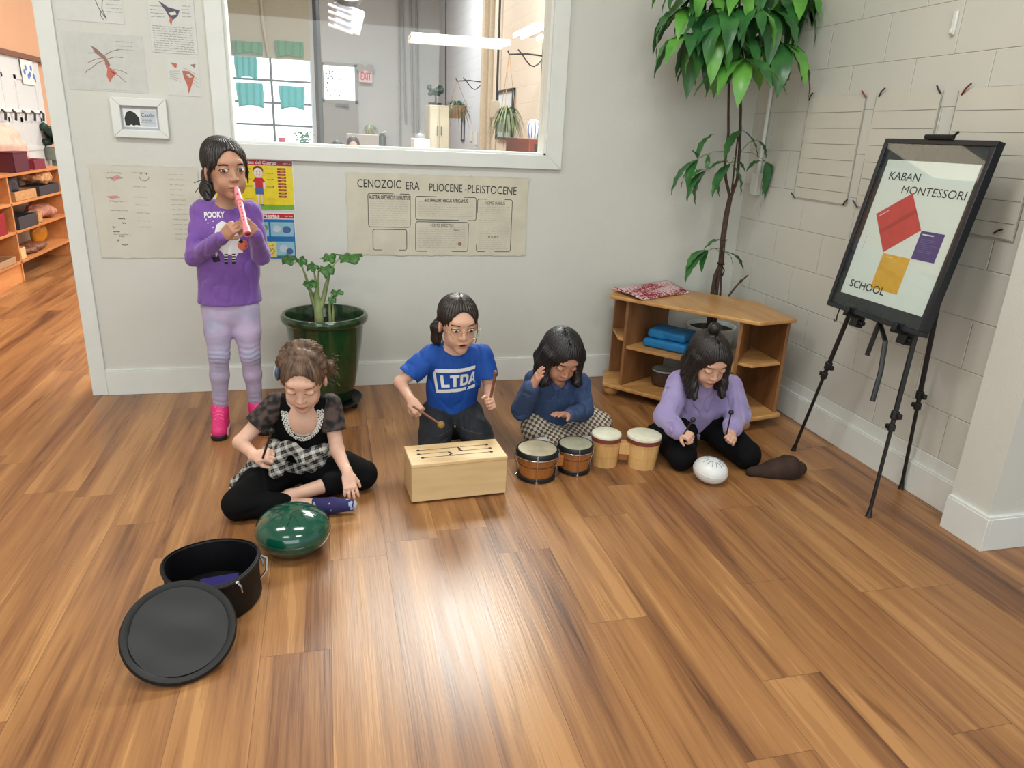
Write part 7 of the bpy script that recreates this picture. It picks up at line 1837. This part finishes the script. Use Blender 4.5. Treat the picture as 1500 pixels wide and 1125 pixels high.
# brown cabinet and vase at the right
q = onX(781, 203, 2.2); yv = q[1]; tz = q[2]
bc = root('brown_cabinet', 'reddish-brown low cabinet at the right end of the classroom window', 'cabinet', (2.3, yv, 0))
mb = MB(); mb.span((2.02, yv - .5, 0), (2.50, yv + .5, tz)); obj('body', mb, mat('mahogany', (112, 52, 38), .45, var=.1), bc, bevel=.006)
mb = MB(); mb.span((2.08, yv - .512, .1), (2.44, yv - .5, tz - .05)); obj('door', mb, mat('dark_green_panel', (30, 48, 44), .5), bc)
vs_ = root('vase', 'white vase with blue bands on the brown cabinet', 'vase', (2.2, yv, tz)); mb = MB(); mb.lathe([(.0001, 0), (.05, 0), (.07, .06), (.072, .13), (.05, .17), (.04, .19), (.0001, .19)], (2.2, yv, tz), 20); obj('body', mb, mat('vase_white', (226, 232, 240), .3), vs_, smooth=60)
for i in range(5):
    a = -PI / 2 + (i - 2) * .55; mb = MB(); mb.tube([(2.2 + r_ * math.cos(a), yv + r_ * math.sin(a), tz + z) for r_, z in ((.056, .01), (.072, .06), (.074, .13), (.052, .17))], .005, 5); obj('blue_stripe', mb, mat('vase_blue', (70, 100, 160), .3), vs_)
# papers and small things on the walls beyond
for i, (px, py, w_, h_, m_, lab) in enumerate(((690, 200, .10, .16, PAPER, 'small white paper on the block wall beside the basket plant'), (697, 203, .10, .20, PAPER, 'narrow white paper between two others on the block wall'), (703, 200, .10, .16, PAPER, 'white paper nearest the cream pipe on the block wall'))):
    q = onX(px, py, 2.505); mb = MB(); mb.span((2.500, q[1] - w_, q[2] - h_ / 2), (2.506, q[1] + w_, q[2] + h_ / 2)); tag(obj('paper', mb, m_, None, tuple(q), smooth=0), lab, 'paper')
mb = MB(); q = onX(678, 190, 2.50)
for a in (((2.49, q[1] - .15, q[2] - .2), (2.507, q[1] - .12, q[2] + .25)), ((2.49, q[1] + .12, q[2] - .2), (2.507, q[1] + .15, q[2] + .25)), ((2.49, q[1] - .15, q[2] - .2), (2.507, q[1] + .15, q[2] - .17)), ((2.49, q[1] - .15, q[2] + .22), (2.507, q[1] + .15, q[2] + .25))): mb.span(*a)
tag(obj('picture_frame', mb, FLATB, None, tuple(q)), 'narrow black frame below the hanging basket', 'picture frame')
fe = root('fire_extinguisher', 'dark fire extinguisher hanging on the far classroom wall', 'fire extinguisher', onY(560, 214, 16.85)); c = onY(560, 210, 16.85)
mb = MB(); mb.lathe([(.0001, -.1), (.075, -.1), (.08, -.05), (.08, .12), (.05, .19), (.02, .21), (.0001, .21)], c, 16); obj('tank', mb, STEEL, fe, smooth=60); mb = MB(); mb.tube([c + (0, 0, .21), c + (.06, 0, .25), c + (.10, 0, .22)], .018, 6); obj('nozzle', mb, WHITE, fe)
mb = MB(); mb.span((onY(606, 214, 8.8)[0], 8.7, 0), (onY(628, 214, 8.8)[0], 9.1, onY(615, 203, 8.7)[2])); tag(obj('white_stand', mb, WHITE, None, (1.0, 8.9, 0), bevel=.005), 'white stand left of the beige cabinet', 'stand')
q = onY(615, 202, 8.9); mb = MB(); mb.lathe([(.0001, 0), (.05, 0), (.07, .03), (.06, .05), (.0001, .05)], q, 14); mb.tube([q + (0, 0, .05), q + (.02, 0, .10)], .008, 6); tag(obj('small_machine', mb, mat('silver_grey', (150, 150, 154), .3, metal=.5), None, tuple(q)), 'small silver object on the white stand', 'machine')
# low white bookcase right behind the window with its small things
bz_ = 1.30
bcs = root('low_bookcase', 'pale blue-white ledge unit just behind the left half of the window', 'bookcase', (-.1, 4.6, 0))
mb = MB(); mb.span((-.62, 4.42, bz_ - .02), (.14, 4.74, bz_)); obj('top', mb, mat('pale_blue_paint', (190, 206, 216), .4), bcs, bevel=.003)
for x in (-.61, -.24, .13): mb = MB(); mb.span((x - .01, 4.43, 0), (x + .01, 4.73, bz_ - .02)); obj('side_panel', mb, mat('pale_blue_paint', (190, 206, 216)), bcs)
for z in (.1, .45, .8): mb = MB(); mb.span((-.60, 4.44, z), (.12, 4.72, z + .02)); obj('shelf', mb, mat('pale_blue_paint', (190, 206, 216)), bcs)
def on_ledge(px, py, yy=4.55): q = onY(px, py, yy); return np.array((q[0], yy, bz_))
c = on_ledge(445, 205); c[0] = onY(446, 205, 4.55)[0]
t = root('small_plant', 'small round-leaved plant in a dark pot on the ledge behind the window', 'potted plant', tuple(c)); mb = MB(); mb.lathe([(.0001, 0), (.022, 0), (.028, .05), (.0001, .048)], c, 16); obj('pot', mb, mat('dark_teal_pot', (50, 74, 74), .4), t, smooth=50)
R = random.Random(31); mb = MB()
for i in range(26): a = R.uniform(0, 6.3); e = np.array((math.cos(a), math.sin(a), 0)); l = R.uniform(.02, .055); p = c + e * l + (0, 0, .055 + R.uniform(0, .045)); mb.ball(p, (.009, .009, .003), 8, 0, M=frame_of(e + (0, 0, 1.2)))
for i in range(8): a = i * .8; e = np.array((math.cos(a), math.sin(a), 0)); mb.tube([c + (0, 0, .045), c + e * .025 + (0, 0, .08)], .0015, 5)
obj('foliage', mb, mat('far_leaf_mid', (60, 120, 84), .5, var=.2, scale=20), t, smooth=180)
for (px, hz, lab) in ((413, .034, 'red tin standing on the ledge behind the window'),):
    c = on_ledge(px, 204); tn = root('red_tin', lab, 'tin', tuple(c)); mb = MB(); mb.lathe([(.0001, 0), (.018, 0), (.019, .004), (.019, hz), (.0001, hz)], c, 18); obj('body', mb, mat('tin_red', (206, 60, 76), .4), tn, smooth=40)
    mb = MB(); mb.box(c + (0, 0, .052), (.036, .030, .030), rotm(0, 0, .2)); obj('box', mb, mat('tin_red_dark', (190, 50, 66), .4), tn, bevel=.002)
    mb = MB(); mb.lathe([(.0194, .012), (.0196, .012), (.0196, .020), (.0194, .020)], c, 18, close=True); obj('band', mb, PWHT, tn)
c = on_ledge(379, 206); s = Sheet((c[0] - .04, 4.55, bz_), U, (0, .15, 1), .075, .048, thick=.004); s.base(PWHT); s.poly(ellipse(.040, .024, .024, .014), mat('postcard_pink', (206, 160, 150), .5)); s.poly(ellipse(.045, .022, .010, .008), mat('postcard_brown', (150, 104, 90), .5)); s.done('postcard', 'small picture card leaning on the ledge behind the window', 'card')
c = on_ledge(402, 207); mb = MB(); mb.ball(c + (0, 0, .008), (.02, .014, .008), 12); tag(obj('white_cloth', mb, WHITE, None, tuple(c), smooth=180), 'small crumpled white cloth on the ledge behind the window', 'cloth')
# two people far back, only their heads above the sill
def far_person(px, py, yy, label, hairc, shirtc, skc):
    top = onY(px, py, yy); h = top[2]; x, y = top[0], yy; k = h / 1.40
    rt = root('person', label, 'person', (x, y, 0))
    F = Field((x - .24, y - .16, -.01), (x + .24, y + .16, h + .02), .010); hd = np.array((x, y, h - .115 * k))
    F.ell(hd, (.074, .088, .105), None, .02); F.cone(hd - (0, 0, .08), hd - (0, 0, .17), .038, .04, .03)
    F.chain([(x, y, h * .53), (x, y, h * .66), (x, y, h * .80)], [.11, .10, .115], .03, flat=(0, 1, 0), fl=.65); F.cone((x - .13, y, h * .81), (x + .13, y, h * .81), .04, .04, .03)
    for q in (-1, 1):
        F.chain([(x + q * .15, y, h * .80), (x + q * .18, y - .01, h * .62), (x + q * .17, y - .05, h * .47)], [.036, .03, .022], .015); F.ell((x + q * .17, y - .06, h * .44), (.02, .03, .05), None, .01)
        F.chain([(x + q * .07, y, h * .52), (x + q * .075, y - .01, h * .28), (x + q * .075, y + .02, .06)], [.075, .052, .036], .02); F.cone((x + q * .075, y + .03, .03), (x + q * .075, y - .11, .025), .035, .028, .015)
    F.cone(hd + (0, -.088, -.005), hd + (0, -.10, -.03), .008, .011, .01); F.plane((0, 0, .001), (0, 0, -1))
    obj('body', F.mesh(1), skin('skin_far_' + hairc, skc), rt, smooth=180)
    G = Field((x - .26, y - .18, h * .48), (x + .26, y + .18, h * .86), .012); G.chain([(x, y, h * .52), (x, y, h * .66), (x, y, h * .79)], [.125, .115, .125], .03, flat=(0, 1, 0), fl=.7); G.cone((x - .13, y, h * .80), (x + .13, y, h * .80), .05, .05, .03)
    for q in (-1, 1): G.chain([(x + q * .15, y, h * .80), (x + q * .18, y - .01, h * .62)], [.05, .045], .015)
    obj('shirt', G.mesh(1), mat('far_shirt_' + hairc, shirtc, .8), rt, smooth=180)
    G = Field((x - .2, y - .16, .04), (x + .2, y + .16, h * .56), .012); G.cone((x - .05, y, h * .52), (x + .05, y, h * .52), .10, .10, .03, flat=(0, 1, 0), fl=.8)
    for q in (-1, 1): G.chain([(x + q * .07, y, h * .50), (x + q * .075, y - .01, h * .28), (x + q * .075, y + .02, .10)], [.085, .062, .048], .02)
    obj('trousers', G.mesh(1), mat('far_trousers', (50, 54, 66), .8), rt, smooth=180)
    G = Field(hd - .16, hd + .16, .008); G.ell(hd + (0, .012, .02), (.084, .096, .098), None, .01); G.ell(hd + (0, -.09, -.035), (.06, .075, .085), None, .01, '-'); G.plane(hd - (0, 0, .07), (0, 0, -1))
    obj('hair', G.mesh(1), mat('far_hair_' + hairc, (30, 26, 28), .5), rt, smooth=180)
far_person(494, 207, 9.0, 'person with short black hair far behind the window, left of two', 'left', (180, 190, 200), (190, 150, 130)); far_person(517, 200, 10.0, 'person with dark hair far behind the window, right of two', 'right', (200, 120, 110), (196, 156, 136))

# ---------------- side room at the left
PINE2 = wood('side_room_pine', (206, 140, 84), (176, 110, 60), 'Y', rough=.5, ring=8)
d2 = struct('door_2', MB().span((-3.05, 7.9, 0), (-3.02, 9.66, 1.97)), mat('white_door', (206, 212, 214), .45, var=.02))
for (y0, y1, z0, z1) in ((8.0, 8.6, 1.35, 1.8), (8.9, 9.5, 1.35, 1.8), (8.0, 8.6, .3, 1.1), (8.9, 9.5, .3, 1.1)):
    mb = MB()
    for a in (((-3.02, y0, z0), (-3.012, y1, z0 + .04)), ((-3.02, y0, z1 - .04), (-3.012, y1, z1)), ((-3.02, y0, z0), (-3.012, y0 + .04, z1)), ((-3.02, y1 - .04, z0), (-3.012, y1, z1))): mb.span(*a)
    obj('door_panel', mb, mat('white_door', (206, 212, 214)), d2)
mb = MB(); mb.span((-3.05, 7.0, 1.97), (-2.99, 17.0, 2.02)); struct('trim_beam', mb, mat('brown_beam', (120, 78, 56), .6))
mb = MB(); q = onX(45, 104, -3.0); 
s = Sheet((-3.005, 9.1, 1.72), (0, 1, 0), V, .34, .24); s.u = np.array((0., 1., 0)); s.n = np.array((1., 0, 0)); s.base(PWHT)
for i in range(6): s.poly(ellipse(.08 + .05 * i, .12 + .05 * math.sin(i * 2), .03, .03), mat('card_blue', (90, 120, 190), .6))
s.done('paper_sign', 'white paper with blue shapes on the white door', 'paper')
hr_ = root('hook_rail', 'white hook rail with dark hooks on the white door', 'hook rail', (-3.0, 8.9, 1.45)); mb = MB(); mb.span((-3.012, 8.3, 1.44), (-3.0, 9.5, 1.47)); obj('rail', mb, WHITE, hr_)
for i in range(5): mb = MB(); y = 8.4 + .26 * i; mb.tube([(-3.0, y, 1.46), (-2.97, y, 1.43), (-2.98, y, 1.36)], .012, 6); obj('hook', mb, FLATB, hr_)
su = root('storage_shelf', 'long pine storage shelf against the wall of the side room', 'shelf', (-2.85, 7.6, 0))
SX0, SX1, SY0, SY1 = -3.04, -2.66, 6.45, 8.74
for y in (SY0, 7.305, SY1): mb = MB(); mb.span((SX0, y - .012, 0), (SX1, y + .012, .905)); obj('upright', mb, PINE2, su, bevel=.002)
for i, z in enumerate((.905, .66, .42, .16)):
    mb = MB(); mb.span((SX0, SY0, z), (SX1 + (.01 if i == 0 else 0), SY1 + (.012 if i == 0 else -.012), z + .022)); obj('shelf_board', mb, PINE2, su, bevel=.002)
mb = MB(); mb.span((SX0, SY0, .02), (SX0 + .012, SY1, .905)); obj('back_panel', mb, PINE2, su)
mb = MB(); mb.span((SX1 - .03, SY0 + .012, .0), (SX1 - .012, 7.293, .16)); obj('kick_board', mb, PINE2, su)
def thing_box(name, label, c, d, m_, cat='box', lid=None, rz=0):
    t = root(name, label, cat, tuple(c)); c = np.array(c, float); Rm = rotm(0, 0, rz); t_ = .006
    mb = MB(); mb.box(c + (0, 0, t_ / 2), (d[0], d[1], t_), Rm)
    for s_ in (-1, 1): mb.box(c + Rm @ np.array((s_ * (d[0] / 2 - t_ / 2), 0, d[2] / 2)), (t_, d[1], d[2]), Rm); mb.box(c + Rm @ np.array((0, s_ * (d[1] / 2 - t_ / 2), d[2] / 2)), (d[0], t_, d[2]), Rm)
    obj('body', mb, m_, t, bevel=.002)
    if lid: mb = MB(); mb.box(c + (0, 0, d[2]), (d[0] + .01, d[1] + .01, .012), Rm); obj('lid', mb, lid, t, bevel=.003)
    return t
def lump(name, label, c, r, m_, cat, n=9, seed=1, group=None, amp=.012):
    c = np.array(c, float); R = random.Random(seed); F = Field(c - np.array(r) * 1.6 , c + np.array(r) * 1.8 + (0, 0, r[2]), .010)
    for i in range(n): F.ell(c + (R.uniform(-.5, .5) * r[0], R.uniform(-.5, .5) * r[1], r[2] * R.uniform(.5, 1.0)), np.array(r) * R.uniform(.45, .6), None, .02)
    F.disturb(lambda X, Y, Z: amp * vnoise(X * 60, Y * 60, Z * 60, seed)); F.plane(c, (0, 0, -1)); return tag(obj(name, F.mesh(1), m_, None, tuple(c), smooth=180), label, cat, group)
MAR = mat('maroon_card', (84, 28, 44), .5); TAN = mat('tan_wicker', (186, 140, 92), .7, var=.2, scale=60); DGR = mat('dark_grey_card', (58, 54, 60), .6); PINKC = mat('pale_pink_cloth', (214, 176, 160), .8, var=.08, scale=10)
zt, z1, z2, z3 = .927, .682, .442, .182
thing_box('maroon_box', 'dark maroon box on top of the pine storage shelf', (-2.74, 7.72, zt), (.14, .34, .17), MAR, lid=MAR); thing_box('maroon_box', 'low maroon box right of the dark maroon box on the storage shelf', (-2.74, 8.20, zt), (.12, .30, .09), mat('maroon_card_lighter', (120, 40, 56), .5))
lump('folded_blanket', 'pale pink bundle behind the maroon boxes on the storage shelf', (-2.90, 7.9, zt), (.14, .50, .30), PINKC, 'blanket', seed=2); lump('fur_cloth', 'brown mottled cloth hanging over the left of the storage shelf', (-2.76, 7.15, zt), (.12, .24, .36), mat('mottled_brown_cloth', (84, 62, 48), .9, rgb2=(48, 34, 28), scale=30), 'cloth', seed=3)
thing_box('tan_box', 'tan box with a dark object in front, behind the maroon boxes', (-2.90, 7.55, zt), (.14, .3, .30), mat('tan_card', (200, 158, 108), .6))
lump('leather_bundle', 'dark rounded bundle in the upper bay of the storage shelf', (-2.80, 7.55, z1), (.12, .20, .16), DGR, 'bundle', seed=5); thing_box('wicker_tray', 'tan wicker tray in the upper bay of the storage shelf', (-2.75, 7.70, z1), (.16, .52, .085), TAN, 'tray'); lump('straw_bundle', 'pile of tan straw in a dark tray in the upper bay of the shelf', (-2.78, 8.32, z1 + .09), (.12, .26, .10), mat('straw', (188, 140, 98), .9, var=.3, scale=60), 'straw', seed=6, amp=.02)
thing_box('dark_tray', 'dark tray under the straw in the upper bay of the shelf', (-2.76, 8.32, z1), (.18, .56, .09), DGR, 'tray')
thing_box('dark_crate', 'dark crate in the middle bay of the storage shelf', (-2.75, 7.62, z2), (.18, .44, .11), DGR, 'crate'); thing_box('wooden_block', 'small tan block box in the middle bay of the shelf', (-2.73, 7.98, z2), (.10, .12, .10), TAN); lump('stone_pile', 'reddish stones at the right of the middle bay of the shelf', (-2.78, 8.38, z2), (.12, .28, .10), mat('reddish_stone', (168, 112, 92), .7, var=.3, scale=20), 'stones', seed=8)
lump('shell_pile', 'dark wooden shells in a row on the bottom board of the shelf', (-2.76, 7.85, z3), (.12, .38, .05), mat('shell_brown', (112, 70, 48), .5, var=.3, scale=20), 'shells', seed=9); thing_box('cream_card_box', 'small cream card on the bottom board of the shelf', (-2.70, 7.42, z3), (.05, .12, .10), mat('cream_card', (216, 180, 130), .6))
lump('amber_jar', 'amber-coloured jar at the back of the bottom board of the shelf', (-2.85, 8.35, z3), (.07, .09, .14), mat('amber_glass', (196, 130, 30), .2), 'jar', seed=11, amp=.002)
thing_box('red_folder_box', 'dark red upright box in the left middle bay of the shelf', (-2.74, 7.05, z2), (.14, .2, .18), mat('dark_red_card', (140, 24, 38), .5)); thing_box('grey_tray', 'pale wooden tray in the left bottom bay of the shelf', (-2.76, 7.0, z3), (.2, .4, .06), mat('greyish_wood', (168, 132, 100), .6), 'tray'); thing_box('tan_cube', 'tan cube at the left middle bay of the storage shelf', (-2.73, 6.85, z2), (.12, .12, .10), mat('tan_card', (200, 158, 108)))
p4 = np.array((-2.95, 9.5, 0.0)); pl = root('plant_stand', 'slim dark stand with a dark-leaved plant beyond the storage shelf', 'plant stand', tuple(p4)); mb = MB(); mb.tube([p4, p4 + (0, 0, .95)], .03, 10); mb.lathe([(.0001, 0), (.1, 0), (.1, .02), (.0001, .02)], p4, 16); mb.lathe([(.0001, .95), (.09, .95), (.1, 1.08), (.0001, 1.08)], p4, 16); obj('stand', mb, mat('grey_green_pot', (110, 120, 110), .5), pl)
F_ = Field(p4 + (-.2, -.25, 1.0), p4 + (.2, .25, 1.45), .012); R = random.Random(14)
for i in range(14): F_.ell(p4 + (R.uniform(-.06, .1), R.uniform(-.12, .12), R.uniform(1.12, 1.32)), (.05, .05, .04), None, .01)
F_.disturb(lambda X, Y, Z: .014 * vnoise(X * 60, Y * 60, Z * 60, 2)); obj('foliage', F_.mesh(0), mat('far_leaf_dark', (16, 44, 30)), pl, smooth=180)
